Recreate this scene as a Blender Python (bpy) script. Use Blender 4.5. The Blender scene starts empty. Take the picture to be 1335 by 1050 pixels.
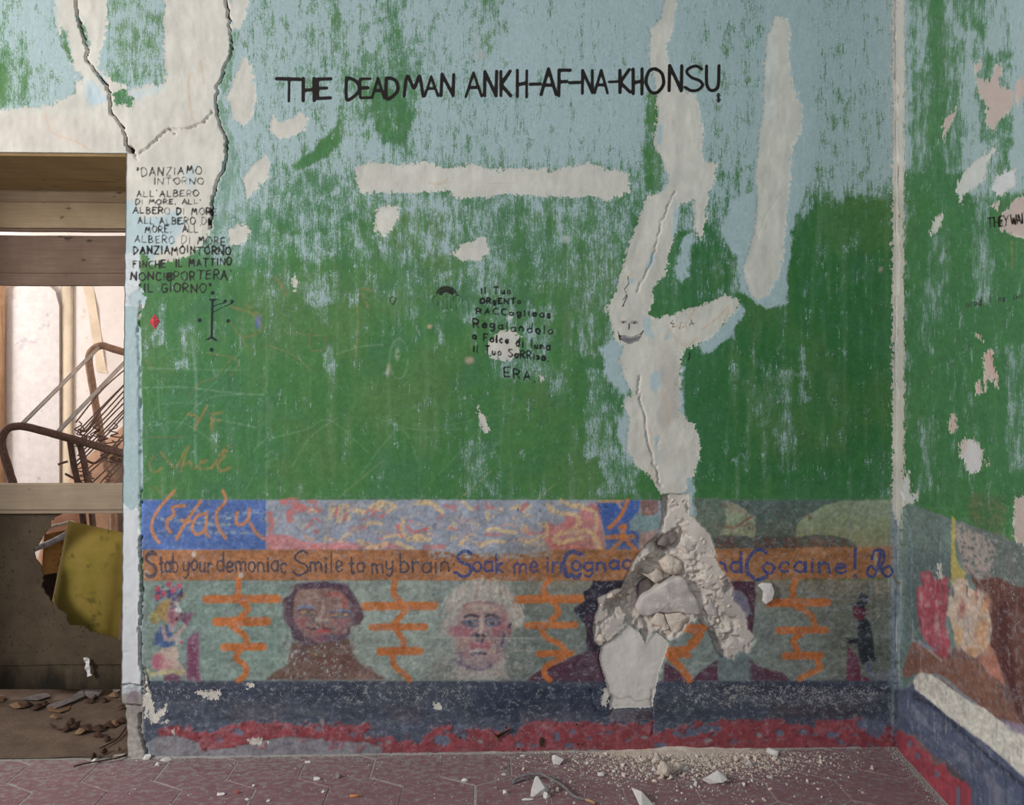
import bpy, bmesh, math, random
import numpy as np
from mathutils import Vector, noise as mnoise

random.seed(7)
SC = bpy.context.scene
COL = SC.collection

# ------------------------------------------------------------------ camera
F, CX, HY = 1100.0, 667.5, 505.0            # focal length and horizon in photograph pixels
CAMD, CAMH, YAW = 3.14, 1.36, math.radians(1.9)
CAMP = Vector((0, -CAMD, CAMH))
fx, fy = math.sin(YAW), math.cos(YAW)
rx, ry = math.cos(YAW), -math.sin(YAW)
cam = bpy.data.cameras.new('camera')
cam.sensor_width = 36.0
cam.sensor_fit = 'HORIZONTAL'
cam.lens = 36.0 * F / 1335.0
cam.shift_y = -(525.0 - HY) / 1335.0
cam.clip_start = 0.05
camo = bpy.data.objects.new('camera', cam)
camo.location = CAMP
camo.rotation_euler = (math.pi / 2, 0, -YAW)
COL.objects.link(camo)
SC.camera = camo

# ------------------------------------------------------------------ light
SC.view_settings.view_transform = 'Standard'
SC.view_settings.look = 'None'
SC.view_settings.gamma = 1.0
SC.view_settings.use_curve_mapping = False
SC.view_settings.exposure = 0.14
world = bpy.data.worlds.new('world')
SC.world = world
world.use_nodes = True
wb = world.node_tree.nodes['Background']
wb.inputs[0].default_value = (0.86, 0.92, 1.0, 1)
wb.inputs[1].default_value = 0.34

def area(name, loc, target, size, size_y, energy, color):
    l = bpy.data.lights.new(name, 'AREA')
    l.shape = 'RECTANGLE'
    l.size = size
    l.size_y = size_y
    l.energy = energy
    l.color = color
    o = bpy.data.objects.new(name, l)
    o.location = loc
    d = Vector(target) - Vector(loc)
    o.rotation_euler = d.to_track_quat('-Z', 'Y').to_euler()
    COL.objects.link(o)
    return o

area('window_daylight', (-4.2, -2.7, 2.6), (0.2, 0.0, 1.2), 1.1, 1.6, 170, (1.0, 0.985, 0.96))
area('rear_room_daylight', (-4.8, 1.9, 1.9), (-2.5, 2.4, 1.0), 1.1, 1.3, 68, (1.0, 0.965, 0.94))
area('right_blue_fill', (0.5, -3.6, 2.2), (1.4, -0.8, 0.6), 0.8, 1.2, 20, (0.70, 0.80, 1.0))  # added bluish fill from behind the camera, no window known there

# ------------------------------------------------------------------ rays
def ray(px, py):
    a, b = (px - CX) / F, (HY - py) / F
    return Vector((fx + rx * a, fy + ry * a, b))
def PY(px, py, Y):                           # point of the plane Y
    d = ray(px, py)
    return CAMP + d * ((Y + CAMD) / d.y)
def GZ(px, py, Z=0.0):                       # point at height Z
    d = ray(px, py)
    return CAMP + d * ((Z - CAMH) / d.z)
def project(X, Y, Z):
    x, y = X - CAMP.x, Y - CAMP.y
    dep = x * fx + y * fy
    return CX + F * (x * rx + y * ry) / dep, HY - F * (Z - CAMH) / dep
corner = PY(1168.5, 505, 0)
RVP = (747 - CX) / F
rd = Vector((fx + RVP * rx, fy + RVP * ry, 0)).normalized()      # right wall, pointing away from the camera
rn = Vector((-rd.y, rd.x, 0))                                    # its normal, into the room
def PR(px, py):
    d = ray(px, py)
    t = (corner - CAMP).dot(rn) / d.dot(rn)
    return CAMP + d * t

# ------------------------------------------------------------------ objects
def tag(o, label=None, cat=None, group=None, kind=None):
    if label: o['label'] = label
    if cat: o['category'] = cat
    if group: o['group'] = group
    if kind: o['kind'] = kind
    return o
def empty(name, loc=(0, 0, 0)):
    o = bpy.data.objects.new(name, None)
    o.location = loc
    o.empty_display_size = 0.05
    COL.objects.link(o)
    return o
def link(name, me, mat=None, parent=None):
    o = bpy.data.objects.new(name, me)
    COL.objects.link(o)
    if mat is not None:
        me.materials.clear()
        me.materials.append(mat)
    if parent is not None:
        o.parent = parent
        o.matrix_parent_inverse = parent.matrix_basis.inverted()
    return o
def from_bm(name, bm, mat=None, parent=None, smooth=False, bevel=0.0):
    me = bpy.data.meshes.new(name)
    bmesh.ops.recalc_face_normals(bm, faces=bm.faces[:])
    if bevel > 0:
        bmesh.ops.bevel(bm, geom=[e for e in bm.edges if len(e.link_faces) == 2 and e.calc_face_angle(0) > 0.5],
                        offset=bevel, segments=2, affect='EDGES', profile=0.6)
    for f in bm.faces: f.smooth = smooth
    bm.to_mesh(me)
    bm.free()
    return link(name, me, mat, parent)
def from_py(name, v, f, mat=None, parent=None, smooth=False):
    me = bpy.data.meshes.new(name)
    me.from_pydata([tuple(p) for p in v], [], f)
    me.update()
    if smooth: me.shade_smooth()
    return link(name, me, mat, parent)
def box_bm(x0, x1, y0, y1, z0, z1):
    bm = bmesh.new()
    bmesh.ops.create_cube(bm, size=1)
    for v in bm.verts:
        v.co = Vector((x0 + (v.co.x + .5) * (x1 - x0), y0 + (v.co.y + .5) * (y1 - y0), z0 + (v.co.z + .5) * (z1 - z0)))
    return bm
def catmull(pts, n=6, closed=False):
    pts = [np.array(p, float) for p in pts]
    N = len(pts)
    out = []
    rng = range(N) if closed else range(N - 1)
    for i in rng:
        if closed:
            p0, p1, p2, p3 = pts[i - 1], pts[i], pts[(i + 1) % N], pts[(i + 2) % N]
        else:
            p0, p1, p2, p3 = pts[max(i - 1, 0)], pts[i], pts[i + 1], pts[min(i + 2, N - 1)]
        for k in range(n):
            t = k / n
            out.append(0.5 * (2 * p1 + (p2 - p0) * t + (2 * p0 - 5 * p1 + 4 * p2 - p3) * t * t + (3 * p1 - p0 - 3 * p2 + p3) * t ** 3))
    if not closed: out.append(pts[-1])
    return out
def tube(name, pts, r, mat, parent=None, n=6, sides=8, rough=0.0, flat=None, smooth_path=True):
    p = [Vector(q) for q in (catmull(pts, n) if smooth_path and len(pts) > 2 else pts)]
    V, Fc = [], []
    prev = None
    for i, q in enumerate(p):
        d = (p[min(i + 1, len(p) - 1)] - p[max(i - 1, 0)]).normalized()
        u = prev if prev is not None else (Vector((0, 0, 1)) if abs(d.z) < .9 else Vector((0, 1, 0)))
        u = (u - d * u.dot(d)).normalized()
        prev = u
        w = d.cross(u)
        rr = r(i / max(1, len(p) - 1)) if callable(r) else r
        for k in range(sides):
            a = 2 * math.pi * k / sides
            s = 1 + rough * random.uniform(-1, 1)
            ru, rw = (rr, rr) if flat is None else (rr * flat[0], rr * flat[1])
            V.append(q + u * math.cos(a) * ru * s + w * math.sin(a) * rw * s)
    for i in range(len(p) - 1):
        for k in range(sides):
            a, b = i * sides + k, i * sides + (k + 1) % sides
            Fc.append((a, b, b + sides, a + sides))
    Fc.append(tuple(range(sides))[::-1])
    Fc.append(tuple(range((len(p) - 1) * sides, len(p) * sides)))
    return from_py(name, V, Fc, mat, parent, smooth=True)

# ------------------------------------------------------------------ materials
def lin(c):
    c = np.asarray(c, float)
    return np.where(c <= 0.04045, c / 12.92, ((c + 0.055) / 1.055) ** 2.4)
def L8(r, g, b):
    c = lin(np.array((r, g, b)) / 255.0)
    return (float(c[0]), float(c[1]), float(c[2]), 1.0)
class NT:
    def __init__(s, name, rough=0.85, spec=0.25):
        s.m = bpy.data.materials.new(name)
        s.m.use_nodes = True
        s.t = s.m.node_tree
        s.b = s.t.nodes['Principled BSDF']
        s.b.inputs['Roughness'].default_value = rough
        s.b.inputs['Specular IOR Level'].default_value = spec
        s.co = s.t.nodes.new('ShaderNodeTexCoord').outputs['Object']
    def put(s, sock, v):
        if hasattr(v, 'is_linked') or hasattr(v, 'links'): s.t.links.new(v, sock)
        else: sock.default_value = v
    def attr(s, n, color=False):
        a = s.t.nodes.new('ShaderNodeAttribute')
        a.attribute_name = n
        return a.outputs['Color' if color else 'Fac']
    def map(s, scale, off=(0, 0, 0), src=None):
        n = s.t.nodes.new('ShaderNodeMapping')
        n.inputs['Scale'].default_value = scale if hasattr(scale, '__len__') else (scale,) * 3
        n.inputs['Location'].default_value = off
        s.t.links.new(src if src is not None else s.co, n.inputs['Vector'])
        return n.outputs[0]
    def noise(s, scale, detail=4, rough=0.6, off=(0, 0, 0), src=None, dist=0.0):
        n = s.t.nodes.new('ShaderNodeTexNoise')
        n.inputs['Scale'].default_value = 1.0
        n.inputs['Detail'].default_value = detail
        n.inputs['Roughness'].default_value = rough
        n.inputs['Distortion'].default_value = dist
        s.t.links.new(s.map(scale, off, src), n.inputs['Vector'])
        return n.outputs['Fac']
    def math(s, op, a, b=None, c=None, clamp=False):
        n = s.t.nodes.new('ShaderNodeMath')
        n.operation = op
        n.use_clamp = clamp
        s.put(n.inputs[0], a)
        if b is not None: s.put(n.inputs[1], b)
        if c is not None: s.put(n.inputs[2], c)
        return n.outputs[0]
    def step(s, v, a, b):
        n = s.t.nodes.new('ShaderNodeMapRange')
        n.interpolation_type = 'SMOOTHSTEP'
        s.put(n.inputs['Value'], v)
        n.inputs['From Min'].default_value = a
        n.inputs['From Max'].default_value = b
        return n.outputs[0]
    def rng(s, v, a, b, c, d):
        n = s.t.nodes.new('ShaderNodeMapRange')
        s.put(n.inputs['Value'], v)
        for k, q in zip(('From Min', 'From Max', 'To Min', 'To Max'), (a, b, c, d)): n.inputs[k].default_value = q
        return n.outputs[0]
    def mix(s, f, a, b, mode='MIX'):
        n = s.t.nodes.new('ShaderNodeMix')
        n.data_type = 'RGBA'
        n.blend_type = mode
        s.put(n.inputs['Factor'], f)
        s.put(n.inputs['A'] if False else n.inputs[6], a)
        s.put(n.inputs[7], b)
        return n.outputs[2]
    def bump(s, h, strength=0.3, dist=0.002):
        n = s.t.nodes.new('ShaderNodeBump')
        n.inputs['Strength'].default_value = strength
        n.inputs['Distance'].default_value = dist
        s.t.links.new(h, n.inputs['Height'])
        s.t.links.new(n.outputs[0], s.b.inputs['Normal'])
    def done(s, col):
        s.put(s.b.inputs['Base Color'], col)
        return s.m

def mottled(name, c1, c2, scale=30, rough=0.85, c3=None, s3=120, t3=(.58, .66), bump=0.3, spec=0.25, metallic=0.0, stretch=(1, 1, 1)):
    k = NT(name, rough, spec)
    st = tuple(scale * q for q in stretch)
    n = k.noise(st, 5, .65)
    c = k.mix(k.step(n, .35, .65), L8(*c1), L8(*c2))
    n2 = k.noise(tuple(s3 * q for q in stretch), 4, .65, (3, 1, 7))
    if c3: c = k.mix(k.step(n2, *t3), c, L8(*c3))
    k.bump(n2, bump, 0.003)
    k.b.inputs['Metallic'].default_value = metallic
    return k.done(c)
# ------------------------------------------------------------------ what is painted on the walls (fields in metres are made from it further down)
X0, Y0, CWD, CHT = -320, -200, 2020, 1230
def vn(sx, sy, seed, oct=4, gain=0.55):
    rs = np.random.RandomState(seed)
    out = np.zeros((CHT, CWD), np.float32)
    amp, tot = 1.0, 0.0
    for o in range(oct):
        gx, gy = max(sx / 2 ** o, 1.0), max(sy / 2 ** o, 1.0)
        nx, ny = int(CWD / gx) + 3, int(CHT / gy) + 3
        g = rs.rand(ny, nx).astype(np.float32)
        xs, ys = np.arange(CWD) / gx, np.arange(CHT) / gy
        xi, yi = xs.astype(int), ys.astype(int)
        tx, ty = (xs - xi).astype(np.float32), (ys - yi).astype(np.float32)
        tx, ty = tx * tx * (3 - 2 * tx), ty * ty * (3 - 2 * ty)
        r = g[:, xi] * (1 - tx) + g[:, xi + 1] * tx
        out += amp * (r[yi] * (1 - ty)[:, None] + r[yi + 1] * ty[:, None])
        tot += amp
        amp *= gain
    return out / tot
def sm(v, a, b):
    t = np.clip((v - a) / (b - a), 0, 1)
    return t * t * (3 - 2 * t)
NZ = {'fine': vn(5, 5, 11, 3), 'mid': vn(24, 24, 12, 4), 'big': vn(120, 120, 13, 4), 'str': vn(7, 70, 14, 4), 'hor': vn(60, 6, 15, 4), 'grain': vn(2.2, 2.2, 16, 1), 'edge': vn(16, 16, 17, 5, .72), 'rag': vn(10, 10, 18, 5, .75)}
def C3(c): return np.array(c, np.float32) / 255.0
def newf(v=0.0): return np.full((CHT, CWD), v, np.float32)
colC = np.zeros((CHT, CWD, 3), np.float32)
plcC = np.zeros((CHT, CWD, 3), np.float32)
inkcC = np.zeros((CHT, CWD, 3), np.float32)
blueC, plasC, inkC, wearC, regC = newf(0), newf(-40), newf(6), newf(0), np.zeros((CHT, CWD), np.int16)
hgtC, rubC, crkC = newf(0), newf(-60), newf(20)
def bbox(pts, pad):
    p = np.array(pts, float)
    x0 = int(max(0, p[:, 0].min() - pad - X0)); x1 = int(min(CWD, p[:, 0].max() + pad - X0 + 1))
    y0 = int(max(0, p[:, 1].min() - pad - Y0)); y1 = int(min(CHT, p[:, 1].max() + pad - Y0 + 1))
    return x0, max(x1, x0), y0, max(y1, y0)
def grid(b):
    return np.meshgrid(np.arange(b[0], b[1], dtype=np.float32) + X0, np.arange(b[2], b[3], dtype=np.float32) + Y0)
def segdist(gx, gy, pts, widths=None):
    best = np.full(gx.shape, 1e6, np.float32)
    for i in range(len(pts) - 1):
        ax, ay = pts[i][0], pts[i][1]
        bx, by = pts[i + 1][0], pts[i + 1][1]
        dx, dy = bx - ax, by - ay
        l2 = dx * dx + dy * dy + 1e-9
        t = np.clip(((gx - ax) * dx + (gy - ay) * dy) / l2, 0, 1)
        d = np.sqrt((gx - ax - t * dx) ** 2 + (gy - ay - t * dy) ** 2)
        if widths is not None: d = d - (widths[i] + (widths[i + 1] - widths[i]) * t) * 0.5
        np.minimum(best, d, out=best)
    return best
def sdf(poly, b):                            # positive inside, in pixels
    gx, gy = grid(b)
    d = segdist(gx, gy, list(poly) + [poly[0]])
    ins = np.zeros(gx.shape, bool)
    n = len(poly)
    for i in range(n):
        ax, ay = poly[i][0], poly[i][1]
        bx, by = poly[(i + 1) % n][0], poly[(i + 1) % n][1]
        if ay == by: continue
        c = (ay > gy) != (by > gy)
        ins ^= c & (gx < (bx - ax) * (gy - ay) / (by - ay) + ax)
    return np.where(ins, d, -d)
def S_(b): return slice(b[2], b[3]), slice(b[0], b[1])
def blend(b, a, c, dst=None):
    dst = colC if dst is None else dst
    s = S_(b)
    dst[s] = dst[s] * (1 - a[..., None]) + C3(c) * a[..., None]
def dryf(b, dry, which='grain'):
    s = S_(b)
    if dry <= 0: return 1.0
    n = 0.55 * NZ['grain'][s] + 0.45 * NZ['fine'][s]
    return sm(n, dry * .9 - .12, dry * .9 + .12)
def fill(poly, c, soft=0.8, a=1.0, edge=2.0, dry=0, smooth=False, reg=0, dst=None):
    if smooth: poly = catmull(poly, 5, True)
    b = bbox(poly, soft + edge + 2)
    if b[1] <= b[0] or b[3] <= b[2]: return
    d = sdf(poly, b) + (NZ['rag' if edge > 1.9 else 'fine'][S_(b)] - .5) * edge * 2.4
    al = sm(d, -soft, soft) * a * dryf(b, dry)
    blend(b, al, c, dst)
    if reg: regC[S_(b)][d > 0] = reg
def stroke(pts, w, c, a=1.0, soft=0.8, dry=0, edge=0.6, smooth=True, reg=0, dst=None):
    if smooth and len(pts) > 2: pts = catmull(pts, 6)
    ws = w if hasattr(w, '__len__') else None
    if ws is not None: ws = np.interp(np.linspace(0, 1, len(pts)), np.linspace(0, 1, len(w)), w)
    mw = max(ws) if ws is not None else w
    b = bbox(pts, mw + soft + edge + 2)
    if b[1] <= b[0] or b[3] <= b[2]: return
    gx, gy = grid(b)
    d = segdist(gx, gy, pts, ws) - (0 if ws is not None else w * .5) + (NZ['fine'][S_(b)] - .5) * edge * 2
    blend(b, sm(-d, -soft, soft) * a * dryf(b, dry), c, dst)
    if reg: regC[S_(b)][d < 0] = reg
def blob(cx, cy, r1, r2, c, a=1.0, soft=0.4, dry=0, rot=0, dst=None):
    R = max(r1, r2) * (1 + soft) + 2
    b = bbox([(cx - R, cy - R), (cx + R, cy + R)], 0)
    if b[1] <= b[0] or b[3] <= b[2]: return
    gx, gy = grid(b)
    cr, sr = math.cos(rot), math.sin(rot)
    u, v = (gx - cx) * cr + (gy - cy) * sr, -(gx - cx) * sr + (gy - cy) * cr
    d = np.sqrt((u / r1) ** 2 + (v / r2) ** 2) + (NZ['fine'][S_(b)] - .5) * .25
    blend(b, sm(-d, -1 - soft, -1 + soft) * a * dryf(b, dry), c, dst)
def fmax(F_, poly, v=None, pad=30, edge=0):  # union of a polygon into a distance field
    b = bbox(poly, pad)
    if b[1] <= b[0] or b[3] <= b[2]: return
    d = sdf(poly, b) + (NZ['edge'][S_(b)] - .5) * edge * 2
    s = S_(b)
    F_[s] = np.maximum(F_[s], d)
def fcut(F_, poly, edge=0):
    b = bbox(poly, 30)
    d = sdf(poly, b) + (NZ['edge'][S_(b)] - .5) * edge * 2
    s = S_(b)
    F_[s] = np.minimum(F_[s], -d)
def setf(F_, poly, val, soft=10, edge=6, a=1.0):
    b = bbox(poly, soft + edge + 2)
    if b[1] <= b[0] or b[3] <= b[2]: return
    d = sdf(poly, b) + (NZ['edge'][S_(b)] - .5) * edge * 2
    al = sm(d, -soft, soft) * a
    s = S_(b)
    F_[s] = F_[s] * (1 - al) + val * al
def ell(cx, cy, r1, r2, n=24): return [(cx + r1 * math.cos(2 * math.pi * i / n), cy + r2 * math.sin(2 * math.pi * i / n)) for i in range(n)]
def ink(pts, w, c=(30, 24, 20), smooth=False, reg=0):
    if smooth and len(pts) > 2: pts = catmull(pts, 6)
    b = bbox(pts, w + 8)
    if b[1] <= b[0] or b[3] <= b[2]: return
    gx, gy = grid(b)
    d = segdist(gx, gy, pts) - w * .5
    s = S_(b)
    m = d < inkC[s]
    inkC[s] = np.minimum(inkC[s], d)
    inkcC[s][m] = C3(c)
    if reg: regC[s][d < 2.2] = reg
def inkfill(poly, c=(30, 24, 20), reg=0):
    b = bbox(poly, 8)
    d = -sdf(poly, b)
    s = S_(b)
    m = d < inkC[s]
    inkC[s] = np.minimum(inkC[s], d)
    inkcC[s][m] = C3(c)
    if reg: regC[s][d < 1] = reg

# a one-stroke alphabet, unit boxes with y down
def arc(cx, cy, r1, r2, a0, a1, n=10):
    return [(cx + r1 * math.cos(math.radians(a0 + (a1 - a0) * i / n)), cy + r2 * math.sin(math.radians(a0 + (a1 - a0) * i / n))) for i in range(n + 1)]
GL = {
 'A': (.8, [[(0, 1), (.5, 0), (1, 1)], [(.2, .64), (.82, .64)]]), 'B': (.7, [[(.05, 0), (.05, 1)], [(.05, 0), (.6, .02), (.85, .22), (.6, .45), (.05, .47), (.7, .5), (1, .74), (.65, .98), (.05, 1)]]),
 'C': (.7, [arc(.6, .5, .6, .5, -50, -310)]), 'D': (.75, [[(.05, 0), (.05, 1), (.5, .95), (.92, .7), (1, .45), (.8, .15), (.4, .02), (.05, 0)]]),
 'E': (.7, [[(1, 0), (.05, 0), (.05, 1), (1, .97)], [(.05, .48), (.75, .47)]]), 'F': (.7, [[(1, .02), (.05, 0), (.05, 1)], [(.05, .48), (.7, .46)]]),
 'G': (.75, [arc(.55, .5, .55, .5, -45, -300) + [(1, .55), (.6, .55)], [(1, .55), (1, .95)]]), 'H': (.75, [[(.03, 0), (.03, 1)], [(.97, 0), (.97, 1)], [(.03, .55), (.97, .5)]]),
 'I': (.18, [[(.5, 0), (.5, 1)]]), 'K': (.72, [[(.05, 0), (.05, 1)], [(.95, 0), (.08, .55), (1, 1)]]), 'L': (.62, [[(.05, 0), (.05, 1), (1, .97)]]),
 'M': (1, [[(0, 1), (.2, 0), (.52, .6), (.82, 0), (1, 1)]]), 'N': (.8, [[(.03, 1), (.06, 0), (.94, 1), (.97, 0)]]), 'O': (.82, [arc(.5, .5, .5, .5, -80, 280, 16)]),
 'P': (.65, [[(.05, 1), (.05, 0), (.7, .03), (1, .26), (.7, .52), (.05, .55)]]), 'R': (.72, [[(.05, 1), (.05, 0), (.7, .03), (.95, .25), (.65, .48), (.05, .52)], [(.4, .52), (1, 1)]]),
 'S': (.72, [[(.95, .12), (.6, 0), (.2, .08), (.1, .28), (.4, .46), (.8, .58), (.98, .78), (.7, .97), (.3, 1), (0, .86)]]), 'T': (.85, [[(0, .02), (1, 0)], [(.5, 0), (.5, 1)]]),
 'U': (.75, [[(.03, 0), (.05, .7), (.25, .97), (.6, 1), (.9, .8), (.97, 0)]]), 'W': (1, [[(0, 0), (.25, 1), (.5, .3), (.75, 1), (1, 0)]]), 'Y': (.8, [[(0, 0), (.5, .5), (1, 0)], [(.5, .5), (.45, 1)]]),
 'Z': (.75, [[(0, .03), (1, 0), (0, 1), (1, .97)]]), '-': (.5, [[(0, .5), (1, .47)]]), "'": (.25, [[(.3, 0), (.7, .22)]]), '"': (.35, [[(.2, 0), (.25, .3)], [(.75, 0), (.75, .3)]]),
 '.': (.15, [[(.4, .97), (.6, 1)]]), ',': (.2, [[(.6, .9), (.4, 1.2)]]), ':': (.15, [[(.4, .5), (.6, .53)], [(.4, .97), (.6, 1)]]), ' ': (.45, []),
 '!': (.25, [[(.5, -.1), (.45, .7)], [(.4, .97), (.6, 1)]]), '#': (.6, [[(0, .2), (1, .2), (1, .45), (0, .45), (0, .7), (1, .7), (1, .95), (0, .95), (0, .2)]]),
 '$': (.6, [[(.95, .2), (.5, .1), (.08, .25), (.5, .5), (.95, .72), (.5, .9), (.05, .8)], [(.38, -.05), (.38, 1.08)], [(.62, -.05), (.62, 1.08)]]),
}
LOW = {
 'a': (.62, [arc(.48, .74, .45, .26, -40, -330, 10), [(.95, .48), (.95, .95), (1, 1)]]), 'b': (.62, [[(.08, 0), (.08, .98)], [(.08, .6), (.5, .47), (.95, .62), (.95, .85), (.5, 1), (.08, .92)]]),
 'c': (.55, [arc(.55, .74, .5, .26, -40, -310, 10)]), 'd': (.65, [arc(.46, .74, .44, .26, -40, -330, 10), [(.92, 0), (.92, 1)]]), 'e': (.58, [[(.05, .74), (.92, .7), (.75, .5), (.35, .48), (.05, .72), (.25, .98), (.65, 1), (.95, .9)]]),
 'g': (.6, [arc(.48, .72, .44, .24, -40, -330, 10), [(.92, .5), (.92, 1.15), (.6, 1.35), (.15, 1.25)]]), 'i': (.18, [[(.5, .5), (.5, 1)], [(.45, .27), (.58, .3)]]), 'k': (.58, [[(.08, 0), (.08, 1)], [(.85, .5), (.1, .78), (.95, 1)]]),
 'l': (.2, [[(.5, 0), (.5, 1)]]), 'm': (.95, [[(.03, .5), (.05, 1)], [(.05, .62), (.25, .48), (.45, .56), (.48, 1)], [(.48, .62), (.7, .48), (.92, .56), (.97, 1)]]), 'n': (.62, [[(.05, .5), (.07, 1)], [(.07, .64), (.45, .48), (.85, .58), (.95, 1)]]),
 'o': (.6, [arc(.5, .74, .48, .26, 0, 360, 12)]), 'r': (.48, [[(.1, .5), (.12, 1)], [(.12, .68), (.5, .5), (.95, .52)]]), 's': (.5, [[(.9, .54), (.4, .48), (.1, .6), (.5, .73), (.9, .85), (.6, 1), (.05, .94)]]),
 't': (.45, [[(.45, .15), (.45, .9), (.65, 1), (.95, .95)], [(.05, .5), (.9, .48)]]), 'u': (.6, [[(.05, .5), (.08, .88), (.4, 1), (.85, .88)], [(.88, .5), (.92, 1)]]), 'y': (.6, [[(.05, .5), (.1, .85), (.5, .95), (.88, .8)], [(.9, .5), (.85, 1.1), (.5, 1.35), (.1, 1.25)]]),
 'h': (.62, [[(.06, 0), (.06, 1)], [(.06, .64), (.45, .48), (.85, .58), (.95, 1)]]),
}
GL.update(LOW)
def glyph(ch, x0, y0, x1, y1, w, c, reg=0, jit=0.03, shear=0.0):
    for st in GL[ch][1]:
        p = [(x0 + (x1 - x0) * (u + random.gauss(0, jit)) + shear * (x1 - x0) * (u - .5), y0 + (y1 - y0) * (v + random.gauss(0, jit))) for u, v in st]
        ink(p, w * random.uniform(.85, 1.15), c, smooth=len(p) > 4, reg=reg)
def text(s, x0, x1, yt0, yb0, yt1, yb1, w, c=(30, 24, 20), reg=0, jit=0.035, gap=.22, fade=0.0):
    ws = [GL[ch][0] for ch in s]
    tot = sum(ws) + gap * (len(s) - 1)
    u = 0
    for ch, wi in zip(s, ws):
        a, e = u / tot, (u + wi) / tot
        u += wi + gap
        m = (a + e) / 2
        yt, yb = yt0 + (yt1 - yt0) * m, yb0 + (yb1 - yb0) * m
        q = random.gauss(0, .04) * (yb - yt)
        f = fade * random.random()
        cc = tuple(v + (110 - v) * f for v in c)
        if ch != ' ': glyph(ch, x0 + (x1 - x0) * a, yt + q, x0 + (x1 - x0) * e, yb + q, w * (1 - f * .4), cc, reg, jit)
# ================================================================== back wall: paint
def K(ox, oy, s): return lambda *p: [(ox + a / s, oy + b / s) for a, b in p]
R_ = lambda x0, y0, x1, y1: [(x0, y0), (x1, y0), (x1, y1), (x0, y1)]
colC[:] = C3((62, 120, 58))
plcC[:] = C3((207, 201, 189))
# broad tone changes of the green coat
for P, c, a in [(R_(180, 380, 360, 660), (58, 118, 64), .6), (R_(880, 250, 1166, 640), (40, 106, 48), .75), (R_(450, 250, 800, 420), (74, 124, 66), .6),
                (R_(330, -200, 820, 250), (78, 126, 70), .5), (R_(180, 600, 520, 660), (68, 124, 62), .5), (R_(260, 180, 330, 330), (110, 152, 140), .75)]:
    fill(P, c, 40, a, 30)
grn = NZ['big'] * .6 + NZ['str'] * .4
colC *= (0.86 + 0.30 * grn)[..., None]
colC[..., 0] *= 0.92 + 0.2 * NZ['big']
ol_ = sm(NZ['big'] * .7 + NZ['str'] * .3, .46, .62)[..., None] * .42
colC = colC * (1 - ol_) + C3((88, 118, 62)) * ol_
te_ = sm(1 - NZ['big'] * .6 - NZ['mid'] * .4, .50, .62)[..., None] * .34
colC = colC * (1 - te_) + C3((66, 122, 84)) * te_
gg_ = sm(NZ['str'], .54, .72)[..., None] * .14
colC = colC * (1 - gg_) + C3((112, 142, 112)) * gg_
# -- the light blue wash: how densely it still covers the green
setf(blueC, R_(-320, -200, 1200, 240), .74, 30, 30)
setf(blueC, R_(300, 215, 1170, 290), .56, 30, 25, .8)
setf(blueC, R_(300, 290, 850, 345), .40, 25, 30)
setf(blueC, R_(330, 345, 850, 400), .18, 25, 30)
setf(blueC, R_(640, -200, 860, 200), .86, 25, 20)
setf(blueC, R_(850, -200, 1060, 130), .80, 25, 20)
setf(blueC, R_(1055, -200, 1166, 120), .80, 20, 20)
setf(blueC, R_(1058, 110, 1166, 205), .62, 20, 25)
setf(blueC, R_(1085, 200, 1166, 250), .66, 10, 20)
setf(blueC, R_(1050, 262, 1166, 660), .02, 14, 26)
setf(blueC, R_(965, 390, 1060, 660), .04, 14, 26)
setf(blueC, R_(450, 60, 545, 170), .36, 18, 24, .8)
setf(blueC, [(520, 120), (540, 150), (535, 200), (505, 190), (470, 150), (480, 110)], .22, 8, 16, .8)
setf(blueC, [(422, 180), (438, 165), (425, 205), (385, 226), (380, 215), (410, 195)], .06, 3, 5)
setf(blueC, [(440, 150), (446, 185), (432, 200), (425, 205), (436, 170)], .12, 3, 5)
setf(blueC, R_(375, 225, 450, 300), .44, 14, 20)
setf(blueC, R_(330, 20, 460, 115), .62, 18, 22, .8)
setf(blueC, R_(500, 0, 525, 85), .40, 6, 12, .8)
setf(blueC, R_(430, 0, 445, 70), .35, 5, 10, .8)
setf(blueC, R_(620, -20, 660, 80), .50, 10, 18, .8)
setf(blueC, R_(840, 120, 862, 250), .18, 5, 8)
setf(blueC, R_(905, 20, 985, 210), .66, 12, 20, .8)
setf(blueC, R_(880, 212, 965, 300), .60, 10, 14, .9)
setf(blueC, R_(905, 300, 965, 390), .45, 10, 18, .9)
setf(blueC, [(905, 340), (925, 300), (945, 312), (960, 345), (955, 385), (905, 395)], .20, 5, 8)
setf(blueC, R_(268, 205, 330, 330), .52, 10, 20, .9)
setf(blueC, R_(318, 180, 345, 270), .80, 10, 10, .9)
setf(blueC, R_(178, 385, 300, 640), .10, 14, 20)
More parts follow.
